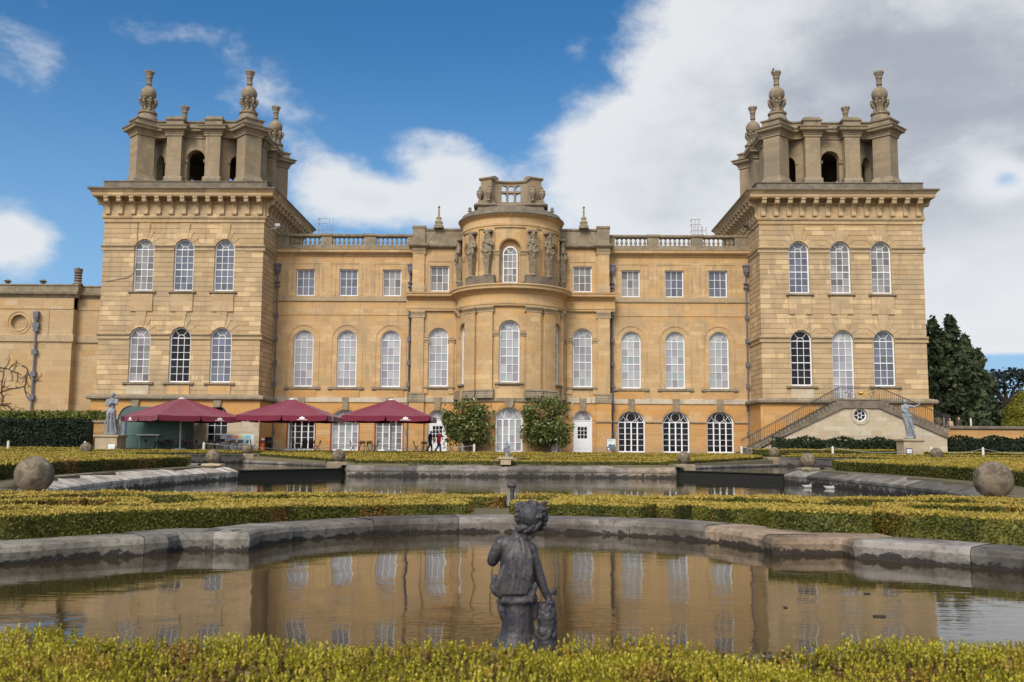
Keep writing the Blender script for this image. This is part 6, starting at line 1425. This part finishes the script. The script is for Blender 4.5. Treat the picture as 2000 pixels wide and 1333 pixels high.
# trunk, drapery over the back, arms
ch((500, 330, 0, 52), (505, 400, .0, 78)); ch((410, 400, 0, 58), (500, 392, 0, 68), (580, 430, 0, 56))
ch((478, 430, 0, 98), (485, 540, 0, 108), (482, 640, 0, 104), (490, 740, 0, 108)); ch((440, 470, .01, 75), (430, 600, .01, 70)); ch((545, 470, .01, 70), (560, 620, .0, 62), (560, 740, 0, 66))
ch((372, 390, 0, 52), (325, 470, .005, 48), (308, 520, .012, 44)); ch((308, 520, .012, 44), (335, 500, .05, 36), (370, 460, .08, 28), (400, 430, .09, 20))
ch((592, 430, 0, 52), (618, 520, 0, 47), (650, 610, 0, 45), (682, 690, .0, 38), (712, 770, .0, 27), (732, 800, -.002, 24))
# hand with fingers spread over the beast's head
for k, (u, v, d) in enumerate(((748, 850, -.015), (765, 845, -.006), (775, 832, .004), (772, 815, .014))): ch((732, 800, -.004+.006*k, 13), ((732+u)/2+4, (800+v)/2-4, d-.004, 10.5), (u, v, d, 8.5))
ch((728, 800, -.012, 12), (715, 825, -.022, 10), (722, 842, -.026, 8))
# ribs of cloth falling from the shoulder to the belt
for k in range(15):
    u0 = 400+13*k; q = random.Random(k); ch((470+6.5*k, 345+5*abs(k-7), -.042, 14), (u0+q.uniform(-8, 8)+20, 480, -.068, 12+5*q.random()), (u0+q.uniform(-12, 12)+5, 600, -.070, 13+6*q.random()), (u0-18+q.uniform(-10, 10), 740, -.068, 11+6*q.random()))
ch((520, 350, -.045, 22), (545, 450, -.066, 20), (560, 560, -.068, 18)); ch((560, 560, -.06, 34), (540, 620, -.066, 28), (590, 690, -.06, 22))
# bunched cloth at the left hip and the hem
for k in range(7): q = random.Random(k+40); ch((395+8*k, 560+q.uniform(-15, 15), -.03, 22), (362+6*k, 640, -.035, 26), (330+13*k, 722+q.uniform(-10, 10), -.03, 22), (365+9*k, 765, -.03, 16))
ch((310, 705, 0, 26), (335, 745, -.01, 30), (385, 770, -.02, 26)); ch((325, 640, .0, 24), (318, 700, .0, 28))
for k in range(9): q = random.Random(k+80); ch((430+24*k, 700+q.uniform(-20, 20), -.05, 22), (395+25*k, 800+q.uniform(-10, 10), -.055, 22))
ch((365, 815, 0, 26), (440, 805, -.05, 30), (540, 800, -.058, 28), (625, 785, -.03, 26)); ch((366, 820, 0, 24), (372, 880, -.01, 24), (388, 945, -.005, 16)); ch((622, 770, -.01, 20), (632, 860, -.01, 20), (630, 935, -.005, 16))
# smooth stump below
ch((500, 830, 0, 112), (500, 930, 0, 113), (497, 1030, 0, 116), (490, 1100, 0, 135), (480, 1170, 0, 165), (480, 1240, 0, 200), (480, 1330, 0, 220)); ch((430, 900, 0, 40), (420, 1080, 0, 52), (350, 1210, 0, 60)); ch((560, 900, 0, 55), (575, 1060, 0, 50), (640, 1180, 0, 60), (720, 1200, 0, 50))
f.ell(U(520, 1290, 0), .17, .12, .03)
fig = f.build('body', 'putto_lead', e, .0038, 2, .0035, .014)
# head and curls
f = Fig(); f.ell(U(588, 182, .0), 108*S_, 106*S_, 106*S_); f.ell(U(600, 205, .02), 90*S_, 98*S_, 102*S_); ch((510, 300, 0, 46), (535, 345, 0, 50)); ch((560, 262, .05, 30), (600, 262, .09, 22))
q = random.Random(4)
for k in range(46):
    a = 2*PI*k/46*1.0; R_ = 104+q.uniform(-6, 12); u = 596+R_*1.06*math.cos(a); v = 186+R_*.95*math.sin(a); 
    a2 = q.random()*6; d = q.uniform(-.03, .055); ch((u, v, d, 17), (u+16*math.cos(a2), v+16*math.sin(a2), d-.006, 13))
for k in range(120):   # curls over the crown, longer on the right where they blow out
    th = q.uniform(0, 2*PI); ph = q.uniform(.15, 1.5); R_ = 107; u = 592+R_*math.sin(ph)*math.cos(th); v = 186+R_*math.sin(ph)*math.sin(th); d = -R_*S_*math.cos(ph)*.98
    if u > 652 or v > 262 or v < 95 or u < 498: a2 = q.random()*6; r_0 = q.uniform(11, 17); ch((u, v, d, r_0), (u+15*math.cos(a2), v+15*math.sin(a2), d-.004, r_0*.8))
for k in range(34): u = q.uniform(655, 712); v = q.uniform(95, 235)-.25*(u-655); d = q.uniform(-.03, .05); a2 = q.random()*6; ch((u, v, d, 16), (u+15*math.cos(a2), v+14*math.sin(a2), d, 11))
for k in range(22): u = q.uniform(485, 640); v = 262+q.uniform(-10, 26); a2 = q.random()*6; ch((u, v, -.035, 17), (u+14*math.cos(a2), v+14*math.sin(a2), -.04, 12))
for k in range(10): u = q.uniform(580, 625); v = q.uniform(285, 350); ch((u, v, -.012, 15), (u+q.uniform(-9, 9), v+18, -.012, 11))
for k in range(5): ch((472+4*k, 118-6*k, 0, 15), (480+12*k, 92-2*k, 0, 12))
f.build('hair', 'putto_lead', e, .0040, 1, .005, .010)
# the scaly beast at the right hand
f = Fig(); ch((700, 860, 0, 48), (715, 930, 0, 66), (722, 1000, 0, 62), (705, 1070, 0, 62), (720, 1150, 0, 60), (700, 1220, 0, 70)); q = random.Random(9)
for k in range(120):
    v = q.uniform(840, 1080); a2 = q.uniform(0, 2*PI); R_ = 58+8*math.sin(v*.05); u = 714+R_*math.cos(a2); d = -R_*S_*math.sin(a2)*.9; ch((u, v, d, 15), (u+q.uniform(-9, 9), v+16, d*1.1, 9))
ch((668, 850, 0, 26), (655, 830, 0, 14), (668, 812, 0, 8)); ch((755, 870, 0, 18), (775, 862, 0, 10)); ch((745, 760, .01, 14), (770, 735, .01, 20), (782, 765, .01, 10)); ch((738, 790, .01, 12), (745, 745, .01, 15)); ch((640, 1010, 0, 22), (638, 1050, 0, 24)); ch((775, 960, 0, 22), (770, 1050, 0, 24), (772, 1120, 0, 20))
f.build('sea_beast', 'putto_lead', e, .0042, 1, .007, .010)
for u, v in ((458, 432), (545, 1040), (533, 1057), (505, 860), (622, 402)):
    pass

# ================================================================ TERRACE FURNITURE
def canopy(label, x, y, rot_, half, ze, zp, hv=.42):
    e = empty('parasol', label, 'parasol', (x, y, TZ), math.radians(rot_), 'burgundy parasols on the terrace'); ze -= TZ; zp -= TZ
    mb = MB(); n = 10
    ring = []; cor = [(-half, -half), (half, -half), (half, half), (-half, half)]
    per = []
    for i in range(4):
        a, b = Vector(cor[i]), Vector(cor[(i+1) % 4])
        for k in range(n): per.append((a+(b-a)*k/n, k/n))
    def P(p, t, s): z = ze+(zp-ze)*(1-s)**1.0; 
    m = 7; rows_ = []
    for j in range(m+1):
        s = j/m; row = []
        for p, t in per:
            sag = -.10*math.sin(PI*s)*(math.sin(PI*((t*2) % 1.0)))-(.05*s*math.sin(PI*((t*2) % 1.0))); row.append((p.x*(.03+.97*s), p.y*(.03+.97*s), ze+(zp-ze)*(1-s)+sag))
        rows_.append(row)
    N_ = len(per)
    for j in range(m):
        for k in range(N_): l = (k+1) % N_; mb.q(rows_[j][k], rows_[j][l], rows_[j+1][l], rows_[j+1][k])
    cn = mb.build('canopy', 'canvas', e, True)
    for i in range(8):      # eight valance flaps, gap at corners and mid sides
        mb = MB(); q = 5; base = i*5; idx_ = [(base+k) % N_ for k in range(q+1)]
        pts = [rows_[m][k] for k in idx_]
        for k in range(q):
            a, b = pts[k], pts[k+1]; ta = .018 if k == 0 else 0; 
            dv = Vector((b[0]-a[0], b[1]-a[1], 0)).normalized(); a2 = (a[0]+dv.x*(.10 if k == 0 else 0), a[1]+dv.y*(.10 if k == 0 else 0), a[2]); b2 = (b[0]-dv.x*(.10 if k == q-1 else 0), b[1]-dv.y*(.10 if k == q-1 else 0), b[2])
            wv = lambda k_: hv+.02*math.sin(k_*2.1+i); mb.q(a, b, (b2[0]*1.004, b2[1]*1.004, b2[2]-wv(k+1)), (a2[0]*1.004, a2[1]*1.004, a2[2]-wv(k)))
        mb.build('valance', 'canvas', cn)
    for k_, (u_, n_) in enumerate((((1, 0), (0, -1)), ((0, 1), (1, 0)), ((-1, 0), (0, 1)), ((0, -1), (-1, 0)))):   # crown-like emblem over a line, one per side
        c_ = (n_[0]*(half+.03)-u_[0]*half*.45*(-1 if k_ == 0 else 1), n_[1]*(half+.03)-u_[1]*half*.45, ze-.22); Fk = Flat(c_[0], c_[1], math.degrees(math.atan2(u_[1], u_[0]))); mb = MB()
        mb.fbox(Fk, -.40, .40, .0, .012, c_[2]-.15, c_[2]-.11)
        for j, (dx, w2, h2) in enumerate(((0, .07, .22), (-.13, .07, .16), (.13, .07, .16))): mb.fpoly(Fk, [(dx-w2, c_[2]-.08), (dx+w2, c_[2]-.08), (dx+w2*1.1, c_[2]-.08+h2*.7), (dx, c_[2]-.08+h2), (dx-w2*1.1, c_[2]-.08+h2*.7)], 0, .012+.002*j)
        mb.build('emblem', 'emblem_white', e)
    mb = MB(); mb.tube((0, 0, 0), (0, 0, zp-.05), .065, n=10); mb.box(-.5, .5, -.5, .5, 0, .08); mb.box(-.5, .5, -.04, .04, .08, .16); mb.build('pole', 'pole_metal', e)
    for p in cor+[((cor[i][0]+cor[(i+1) % 4][0])/2, (cor[i][1]+cor[(i+1) % 4][1])/2) for i in range(4)]: mb = MB(); mb.tube((0, 0, zp-.2), (p[0]*.98, p[1]*.98, ze-.04), .022, n=5); mb.tube((0, 0, ze-.1), (p[0]*.5, p[1]*.5, (ze+zp)/2-.12), .02, n=5); mb.build('rib', 'pole_metal', e)
    mb = MB(); mb.lathe([(.28, zp-.06), (.30, zp), (.0, zp+.08)], n=12); mb.build('cap', 'emblem_white', e)
canopy('left burgundy parasol, set cornerwise before the green hut', -27.3, 80.2, 44, 3.55, 3.45, 4.95)
canopy('middle of the three burgundy parasols, by the glazed doors', -18.15, 80.2, 0, 3.62, 3.52, 4.95)
canopy('right burgundy parasol, nearest the walking couple', -9.95, 80.2, 0, 3.5, 3.55, 4.97)
# folding bistro table and chair, copied
def bistro_chair():
    e = empty('bistro_chair', 'dark slatted folding chair', 'chair'); w_ = .21
    for x in (-w_, w_):
        mb = MB(); mb.tube((x, .22, 0), (x, -.20, .50), .017, n=5); mb.build('leg', 'iron', e); mb = MB(); mb.tube((x, -.22, 0), (x, .10, .44), .017, n=5); mb.tube((x, .10, .44), (x*1.02, .24, .88), .017, n=5); mb.build('leg', 'iron', e)
    mb = MB()
    for k in range(6): mb.box(-.22, .22, -.20+.07*k, -.145+.07*k, .45, .465)
    mb.build('seat', 'chair_wood', e); mb = MB()
    for k in range(3): mb.box(-.23, .23, .150+.024*k, .175+.024*k, .62+.09*k, .69+.09*k)
    mb.build('backrest', 'chair_wood', e); mb = MB(); mb.tube((-w_, .2, .05), (w_, .2, .05), .014, n=5); mb.build('stretcher', 'iron', e); return e
def bistro_table():
    e = empty('bistro_table', 'dark slatted folding table', 'table'); mb = MB()
    for k in range(8): mb.box(-.62, .62, -.38+.097*k, -.30+.097*k, .695, .735)
    mb.build('tabletop', 'chair_wood', e)
    for x in (-.42, .42):
        for s_ in (-1, 1): mb = MB(); mb.tube((x*1.1, -.30*s_, 0), (x*.55, .25*s_, .71), .02, n=5); mb.build('leg', 'iron', e)
    mb = MB(); mb.tube((-.40, 0, .36), (.40, 0, .36), .01, n=5); mb.build('stretcher', 'iron', e); return e
ch0, tb0 = bistro_chair(), bistro_table(); fc = ft = True; rq = random.Random(3)
def place(kind, x, y, rz, label):
    global fc, ft
    src = ch0 if kind == 'c' else tb0; first = fc if kind == 'c' else ft
    o = src if first else copy_tree(src)
    if kind == 'c': fc = False
    else: ft = False
    o.location = (x, y, TZ); o.rotation_euler = (0, 0, rz); o['label'] = label; o['group'] = 'folding chairs on the terrace' if kind == 'c' else 'folding tables on the terrace'
tabs = [(-29.3, 80.9, 'before the white counter of the green hut, left'), (-27.3, 80.6, 'before the white counter of the green hut, right'), (-25.1, 81.3, 'between the green hut and the colourful board'), (-23.1, 80.8, 'before the colourful menu board'), (-20.6, 81.0, 'right of the orange bin'), (-17.2, 81.6, 'before the first white glazed door, counted from the left'),
        (-12.3, 81.4, 'between the second and third white glazed doors'), (-7.1, 82.2, 'beside the walking couple')]
nth = ('leftmost chair', 'second chair from the left', 'third chair from the left', 'rightmost chair')
for k, (x, y, where) in enumerate(tabs):
    rz = rq.uniform(-.15, .15); place('t', x, y, rz, 'dark folding table '+where)
    pos = sorted([(x-.95, y+rq.uniform(-.2, .2), PI/2+rq.uniform(-.3, .3)), (x-.30, y+.62, rq.uniform(-.3, .3)), (x+.32, y+.66, rq.uniform(-.3, .3)), (x+.95, y+rq.uniform(-.2, .2), -PI/2+rq.uniform(-.3, .3))])
    if k == 7: pos = [pos[0], pos[1], (x+2.05, y+.2, -PI/2)]
    if k in (2, 4): pos = pos[:3]
    for q_, (cx, cy, cr) in enumerate(pos): place('c', cx, cy, cr, nth[q_]+' at the table '+where.replace(', counted from the left', '').replace('of the green hut', 'of the hut'))
# green timber hut
e = empty('green_hut', 'dark green weatherboarded catering hut with curved roof and white serving shelf', 'hut', (-30.2, 82.9, TZ))
mb = MB(); w2 = 2.75
mb.box(-w2, w2, -1.05, 1.05, .12, 2.65); mb.build('hut_wall', 'shed_green', e)
mb = MB()
for k in range(17): z = .2+.145*k; mb.fpoly(Flat(0, 0, -90) if False else Flat(-w2, -1.05), [(0.55, z), (2*w2, z), (2*w2, z+.155), (0.55, z+.155)], 0, .018+.0*(k % 2)); mb.fbox(Flat(-w2, -1.05), .55, 2*w2, .018, .035, z, z+.02)
mb.build('weatherboards', 'shed_green', e)
mb = MB(); arc = [(-w2-.15+(.05*0)+1.0*(1-math.cos(a)), 2.5+1.15*math.sin(a)) for a in np.linspace(0, PI/2, 9)]; poly = arc+[(w2+.15, 3.65-.12), (w2+.15, 2.5)]; mb.fpoly(Flat(0, -1.2), poly, -2.4, 0); mb.build('roof', 'shed_roof', e)
mb = MB(); arc2 = [(-w2-.19+1.04*(1-math.cos(a)), 2.4+1.3*math.sin(a)) for a in np.linspace(0, PI/2, 9)]; 
for a, b in zip(arc2, arc2[1:]): mb.fpoly(Flat(0, -1.2), [a, b, (b[0]+.03, b[1]-.09), (a[0]+.09, a[1]-.02)], -.1, .06)
mb.build('roof_trim', 'shed_dark', e)
mb = MB(); mb.box(-2.15, 2.45-.2, -1.10, -1.06, 1.20, 2.35); mb.build('hatch', 'shed_green', e)
mb = MB(); mb.box(-1.15, .78, -1.65, -1.08, 1.20, 1.30); mb.build('counter', 'white_paint', e); mb = MB(); mb.tube((-.95, -1.4, 1.2), (-.95, -1.4, .1), .02); mb.tube((.5, -1.4, 1.2), (.5, -1.4, .1), .02); mb.build('counter_leg', 'pole_metal', e)
mb = MB(); mb.fbox(Flat(-w2, -1.05), .02, .50, .0, .05, .12, 2.6); bn = mb.build('banner', 'banner_blue', e)
mb = MB(); q = random.Random(12)   # two upright lines of pale lettering, too small to read in the photo, and a small mark
for col, x_ in ((0, -w2+.16), (1, -w2+.30)):
    z = 2.35
    while z > .95: h_ = q.uniform(.05, .11); mb.box(x_, x_+(.09 if q.random() < .6 else .06), -1.12, -1.104, z-h_, z-h_+.022); mb.box(x_+(0 if q.random() < .5 else .065), x_+.025+(0 if q.random() < .5 else .0), -1.12, -1.1041, z-h_, z); z -= h_+.035
mb.box(-w2+.13, -w2+.33, -1.12, -1.104, .62, .66); mb.ball((-w2+.18, -1.11, .32), .05, 8, 6); mb.build('lettering', 'paper', bn)
mb = MB(); mb.box(-w2-.02, w2+.02, -1.1, 1.0, 0, .12); mb.build('skirting', 'black_plastic', e)
# colourful menu board
e = empty('menu_board', 'long white board with purple, orange, green and blue menu squares behind the tables', 'board', (-23.55, 83.6, TZ)); mb = MB(); mb.box(-1.45, 1.45, -.02, .04, .0, 1.38); mb.build('panel', 'card_white', e)
for k, (x, c_, z0, z1) in enumerate(((-.92, 'card_purple', 1.02, 1.30), (-.38, 'card_orange', 1.02, 1.30), (.12, 'card_green', 1.02, 1.30), (.66, 'card_blue', 1.02, 1.30), (-.92+.05, 'card_orange', .62, .86), (-.2, 'card_green', .62, .86), (.5, 'card_blue', .62, .86))): mb = MB(); mb.box(x, x+.48, -.035, -.021, z0, z1); mb.build('menu_square', c_, e)
mb = MB(); mb.box(-1.0, 1.3, -.034, -.021, .90, .97); mb.build('stripe', 'card_lilac', e)
e = empty('till_table', 'small dark box on a table before the menu board', 'box', (-24.55, 82.3, TZ)); mb = MB(); mb.box(-.28, .28, -.2, .2, .75, .95); mb.build('box', 'black_plastic', e); mb = MB(); mb.box(-.6, .6, -.3, .3, .70, .75); mb.build('tabletop', 'chair_wood', e); mb = MB(); [mb.tube((a, b, 0), (a, b, .7), .015, n=5) for a in (-.5, .5) for b in (-.25, .25)]; mb.build('leg', 'iron', e)
e = empty('litter_bin', 'orange litter bin with black lid beside the menu board', 'bin', (-20.9, 82.6, TZ)); mb = MB(); mb.box(-.30, .06, -.25, .25, 0, 1.12); mb.build('bin_body', 'orange_plastic', e); mb = MB(); mb.box(-.22, .04, -.27, -.251, .86, 1.04); mb.build('label_plate', 'card_white', e); mb = MB(); mb.box(.08, .5, -.25, .25, 0, 1.10); mb.box(.06, .52, -.27, .27, 1.0, 1.14); mb.build('black_bin', 'black_plastic', e)
# information sign near the right door: pale sheet, drawing of a domed building in slate, dark band with a white square mark
e = empty('info_sign', 'pale information sign with slate-coloured building drawing, standing right of the white door', 'sign', (8.62, 84.0, TZ)); mb = MB(); mb.box(-.40, .40, 0, .05, .18, 1.22); mb.build('sign_panel', 'sign_grey', e)
mb = MB(); mb.box(-.36, .38, -.012, -.001, .50, 1.18); mb.build('sheet', 'sign_pale', e); mb = MB(); Fq = Flat(0, -.013)
mb.fpoly(Fq, [(-.30, .52), (.10, .52)]+[(-.07+.2*math.cos(a), .52+.22*math.sin(a)) for a in np.linspace(.25, PI-.25, 7)], 0, .006); mb.fpoly(Fq, [(.08, .52), (.34, .52), (.32, .72), (.15, .72)], 0, .008); mb.box(-.28, .08, -.02, -.013, 1.02, 1.035); mb.box(-.28, .08, -.02, -.013, 1.08, 1.092); mb.build('drawing', 'sign_teal', e)
mb = MB(); mb.box(-.30, -.16, -.016, -.001, .25, .40); mb.build('mark', 'card_white', e); mb = MB(); [mb.box(a, a+.05, .0, .05, 0, .18) for a in (-.38, .32)]; mb.build('foot', 'iron', e)
# white posts with sagging ropes
posts = [(-40.3, 78.0), (-33.9, 77.4), (-24.6, 77.9), (-11.6, 80.9), (-3.1, 81.3), (19.3, 81.6), (25.85, 78.3), (33.6, 77.9), (37.7, 77.8), (43.0, 77.6)]
pn = ['at the far left before the yew hedge', 'left of the left statue', 'before the tables, right of the left parasol pole', 'under the right parasol', 'beside the left magnolia', 'at the foot of the stair', 'before the yew bushes under the stair', 'just right of the right statue', 'right of the right statue, second from it', 'near the right edge of the photo']
for (x, y), nm in zip(posts, pn):
    e = empty('rope_post', 'short white rounded post '+nm, 'post', (x, y, .5), group='white rope posts'); mb = MB(); mb.lathe([(.10, -.1), (.10, .72), (.08, .82), (.0, .88)], n=10); mb.build('post', 'post_white', e, True)
for a, b, nm in ((2, 3, 'rope in front of the tables'), (5, 6, 'rope from the stair foot along the hedge'), (6, 7, 'rope before the yew bushes and right statue'), (7, 8, 'short rope right of the right statue'), (8, 9, 'rope towards the right edge of the photo'), (3, 4, 'rope between the right parasol and the left magnolia')):
    A, B_ = posts[a], posts[b]; mb = MB(); mb.path([(A[0]+(B_[0]-A[0])*k/12, A[1]+(B_[1]-A[1])*k/12, 1.25-.38*math.sin(PI*k/12)) for k in range(13)], .016, 5); tag(mb.build('rope', 'rope'), 'thin pale '+nm, 'rope', 'ropes between the posts')
for x, y in ((-16.9, 88.6), (-13.6, 88.6), (-12.9, 88.6), (-9.95, 88.4)): pass
# upper-level post and stone ball by the retaining wall
e = empty('rope_post', 'short white post on the upper lawn beside the watching couple', 'post', (38.75, 87, 3.0), group='white rope posts'); mb = MB(); mb.lathe([(.07, 0), (.07, .95), (.0, 1.05)], n=10); mb.build('post', 'post_white', e, True)
e = empty('rope_post', 'short white post on the upper lawn, right of the watching couple', 'post', (42.6, 90, 3.0), group='white rope posts'); mb = MB(); mb.lathe([(.08, 0), (.08, 1.0), (.0, 1.1)], n=10); mb.build('post', 'post_white', e, True)
me_ = noisy_ball(.42, 77); me_.materials.append(M['stone_ball']); me_.polygons.foreach_set('use_smooth', [True]*len(me_.polygons)); o = bpy.data.objects.new('stone_ball', me_); C.objects.link(o); o.location = (37.9, 86.4, 3.6); tag(o, 'stone ball at the end of the right retaining wall, beside the stair railing', 'stone ball', 'stone balls round the pools')
# ================================================================ PEOPLE
def person(label, loc, rz, pose, cloth, hair, hairm, zoom=1.0):
    e = empty('person', label, 'person', loc, rz); H_ = zoom
    f = Fig(); p = pose
    def V(x, y, z): return (x*H_, y*H_, z*H_)
    # body faces -y; legs in stride
    for s_, k in ((-1, 'l'), (1, 'r')):
        hip, kn, an = p['hip'+k], p['knee'+k], p['ankle'+k]; f.chain([(V(*hip), .085), (V(*kn), .06), (V(*an), .042)]); f.chain([(V(*an), .045), (V(an[0], an[1]-.15, an[2]-.05), .035)])
        sh, el, ha = p['sh'+k], p['el'+k], p['ha'+k]; f.chain([(V(*sh), .055), (V(*el), .043), (V(*ha), .03)])
        for j in range(4): f.limb(V(ha[0]+(-.022+.015*j), ha[1]-.01, ha[2]-.01), V(ha[0]+(-.024+.016*j), ha[1]-.03, ha[2]-.085-.01*(j in (1, 2))), .010, .008, 6)
        f.limb(V(ha[0]-.03*s_, ha[1]-.01, ha[2]), V(ha[0]-.045*s_, ha[1]-.04, ha[2]-.045), .011, .009, 6)
    c_, n_ = p['chest'], p['head']; f.chain([(V(0, 0, .93), .14), (V(0, 0, 1.05), .13), (V(*c_), .15), (V(c_[0], c_[1], c_[2]+.12), .11)]); f.limb(V(c_[0], c_[1], c_[2]+.15), V(*n_), .055, .055)
    h = n_; f.ell(V(h[0], h[1]-.01, h[2]+.10), .075, .095, .115); f.ell(V(h[0], h[1]-.105, h[2]+.085), .014, .02, .022, 8); f.ell(V(h[0]-.075, h[1], h[2]+.09), .012, .02, .03, 8); f.ell(V(h[0]+.075, h[1], h[2]+.09), .012, .02, .03, 8); f.ell(V(h[0], h[1]-.06, h[2]+.03), .05, .05, .04)
    f.build('body', 'skin', e, .014, 1)
    mb = MB(); [mb.ball(V(h[0]+s_*.03, h[1]-.096, h[2]+.115), .012, 8, 6) for s_ in (-1, 1)]; mb.ball(V(h[0], h[1]-.098, h[2]+.035), .018, 8, 4, .35); mb.build('face_features', 'brown_cloth', e)
    f = Fig()
    if hair == 'hat': f.ell(V(h[0], h[1]+.01, h[2]+.15), .098, .115, .10); f.ell(V(h[0], h[1]+.01, h[2]+.10), .10, .118, .05)
    elif hair == 'long': f.ell(V(h[0], h[1]+.02, h[2]+.13), .092, .105, .11); f.limb(V(h[0], h[1]+.06, h[2]+.05), V(h[0], h[1]+.06, h[2]-.06), .075, .06)
    else: f.ell(V(h[0], h[1]+.022, h[2]+.125), .082, .098, .10)
    f.build('hat' if hair == 'hat' else 'hair', hairm, e, .014, 1)
    top_, leg_ = cloth; f = Fig()
    for k in 'lr':
        sh, el, ha = p['sh'+k], p['el'+k], p['ha'+k]; f.chain([(V(*sh), .075), (V(*el), .062), (V(*[a*.9+b*.1 for a, b in zip(ha, el)]), .048)])
    f.chain([(V(0, 0, .86), .175), (V(0, 0, 1.05), .165), (V(*c_), .18), (V(c_[0], c_[1], c_[2]+.10), .14)]); f.limb(V(*p['shl']), V(*p['shr']), .085, .085)
    for s_ in (-.08, .08): f.chain([(V(s_, 0, .84), .13), (V(s_, 0, 1.1), .13), (V(s_+c_[0], c_[1], c_[2]), .13)])
    f.ell(V(h[0], h[1]+.02, h[2]-.07), .085, .085, .05)
    f.build('jacket', top_, e, .016, 1, .015, .08); f = Fig()
    for k in 'lr': f.chain([(V(*p['hip'+k]), .115), (V(*p['knee'+k]), .082), (V(*p['ankle'+k]), .065)])
    f.build('trousers', leg_, e, .016, 1, .01, .08); f = Fig()
    for k in 'lr': an = p['ankle'+k]; f.chain([(V(an[0], an[1]+.05, an[2]-.03), .05), (V(an[0], an[1]-.17, an[2]-.055), .042)])
    f.build('shoes', 'black_plastic', e, .014, 1)
    return e
walk = dict(hipl=(-.09, 0, .90), kneel=(-.09, -.16, .50), anklel=(-.09, -.18, .09), hipr=(.09, 0, .90), kneer=(.09, .06, .48), ankler=(.09, .30, .13), shl=(-.19, -.02, 1.40), ell=(-.24, .10, 1.14), hal=(-.22, -.12, .98), shr=(.19, -.02, 1.40), elr=(.24, .06, 1.13), har=(.20, -.18, 1.02), chest=(0, -.03, 1.27), head=(0, -.08, 1.50))
stand = dict(walk, kneel=(-.1, -.02, .48), anklel=(-.11, 0, .09), kneer=(.1, -.02, .48), ankler=(.11, .0, .09), chest=(0, 0, 1.27), head=(0, -.02, 1.50), hal=(-.20, -.16, 1.0), har=(.26, -.05, .88), elr=(.27, .02, 1.12))
person('older man in navy jacket and jeans walking right along the terrace', (-6.95, 83.2, TZ), math.radians(80), walk, ('navy_cloth', 'denim'), 'short', 'hair_grey', 1.03)
person('person in red coat and white knitted hat walking right, beside the man in navy', (-6.2, 83.0, TZ), math.radians(86), dict(walk, hipr=(.09, 0, .9)), ('red_cloth', 'denim'), 'hat', 'white_wool', .95)
mb = MB(); f = Fig(); f.ell((0, 0, .2), .13, .22, .24); f.build('shoulder_bag', 'bag_tan', None, .02, 1, .02, .1); o = bpy.data.objects['shoulder_bag']; o.location = (-6.55, 82.72, TZ+.80); tag(o, 'tan shoulder bag hanging between the two walkers', 'bag')
person('fair-haired person in beige top standing behind the right retaining wall', (39.3, 87.0, 2.2), math.radians(-10), stand, ('beige_cloth', 'brown_cloth'), 'long', 'hair_blond', 1.0)
person('man in dark brown jacket and cream trousers standing behind the right retaining wall', (40.15, 87.1, 2.25), math.radians(8), stand, ('brown_cloth', 'cream_cloth'), 'short', 'hair_grey', 1.03)
# ducks on the middle pool
for x, y, rz, nm in ((14.0-.3, 44.0, .2, 'white-flanked duck floating by the right kerb of the middle pool, left of two'), (14.35, 42.9, -.5, 'duck floating by the right kerb of the middle pool, right of two')):
    e = empty('duck', nm, 'duck', (x-.35, y, -.60), rz); e.scale = (.8, .8, .8); f = Fig(); f.ell((0, 0, .06), .27, .13, .11); f.chain([((-.22, 0, .10), .06), ((-.34, 0, .15), .02)]); f.chain([((.16, 0, .12), .07), ((.23, 0, .22), .045), ((.25, 0, .27), .05)]); f.build('body', 'duck_white', e, .012, 1)
    f = Fig(); f.ell((.26, 0, .285), .062, .052, .055); f.limb((.20, 0, .16), (.24, 0, .24), .055, .05); f.build('head_plumage', 'duck_dark', e, .01, 1); mb = MB(); mb.tube((.30, 0, .275), (.37, 0, .262), .02, .012); mb.build('bill', 'duck_bill', e)
# floating leaves on the near pool
for i, (x, y, s_) in enumerate(((2.55, 6.85, .035), (2.85, 7.9, .02), (2.0, 7.2, .012))):
    mb = MB(); mb.prism([(s_*math.cos(a)*1.3, s_*math.sin(a)*.8) for a in np.linspace(0, 2*PI, 9)[:-1]], 0, .008); o = mb.build('floating_leaf', 'brown_cloth'); o.location = (x, y, .001); tag(o, ('larger', 'smaller', 'smallest')[i]+' dark leaf floating on the bright right part of the near pool', 'leaf')

# bird perched on the crown of a finial
e = empty('bird', 'dark bird perched on the left front finial of the right tower', 'bird', (24.15, 86.9, 35.98)); f = Fig(); f.ell((0, 0, .16), .10, .20, .10); f.chain([((0, -.12, .2), .07), ((0, -.17, .30), .06)]); f.chain([((0, .15, .14), .05), ((0, .36, .06), .03)]); f.chain([((0, -.2, .31), .02), ((0, -.27, .30), .01)]); f.chain([((.03, 0, .08), .015), ((.03, 0, 0), .012)]); f.chain([((-.03, 0, .08), .015), ((-.03, 0, 0), .012)]); f.build('body', 'black_plastic', e, .014, 1)
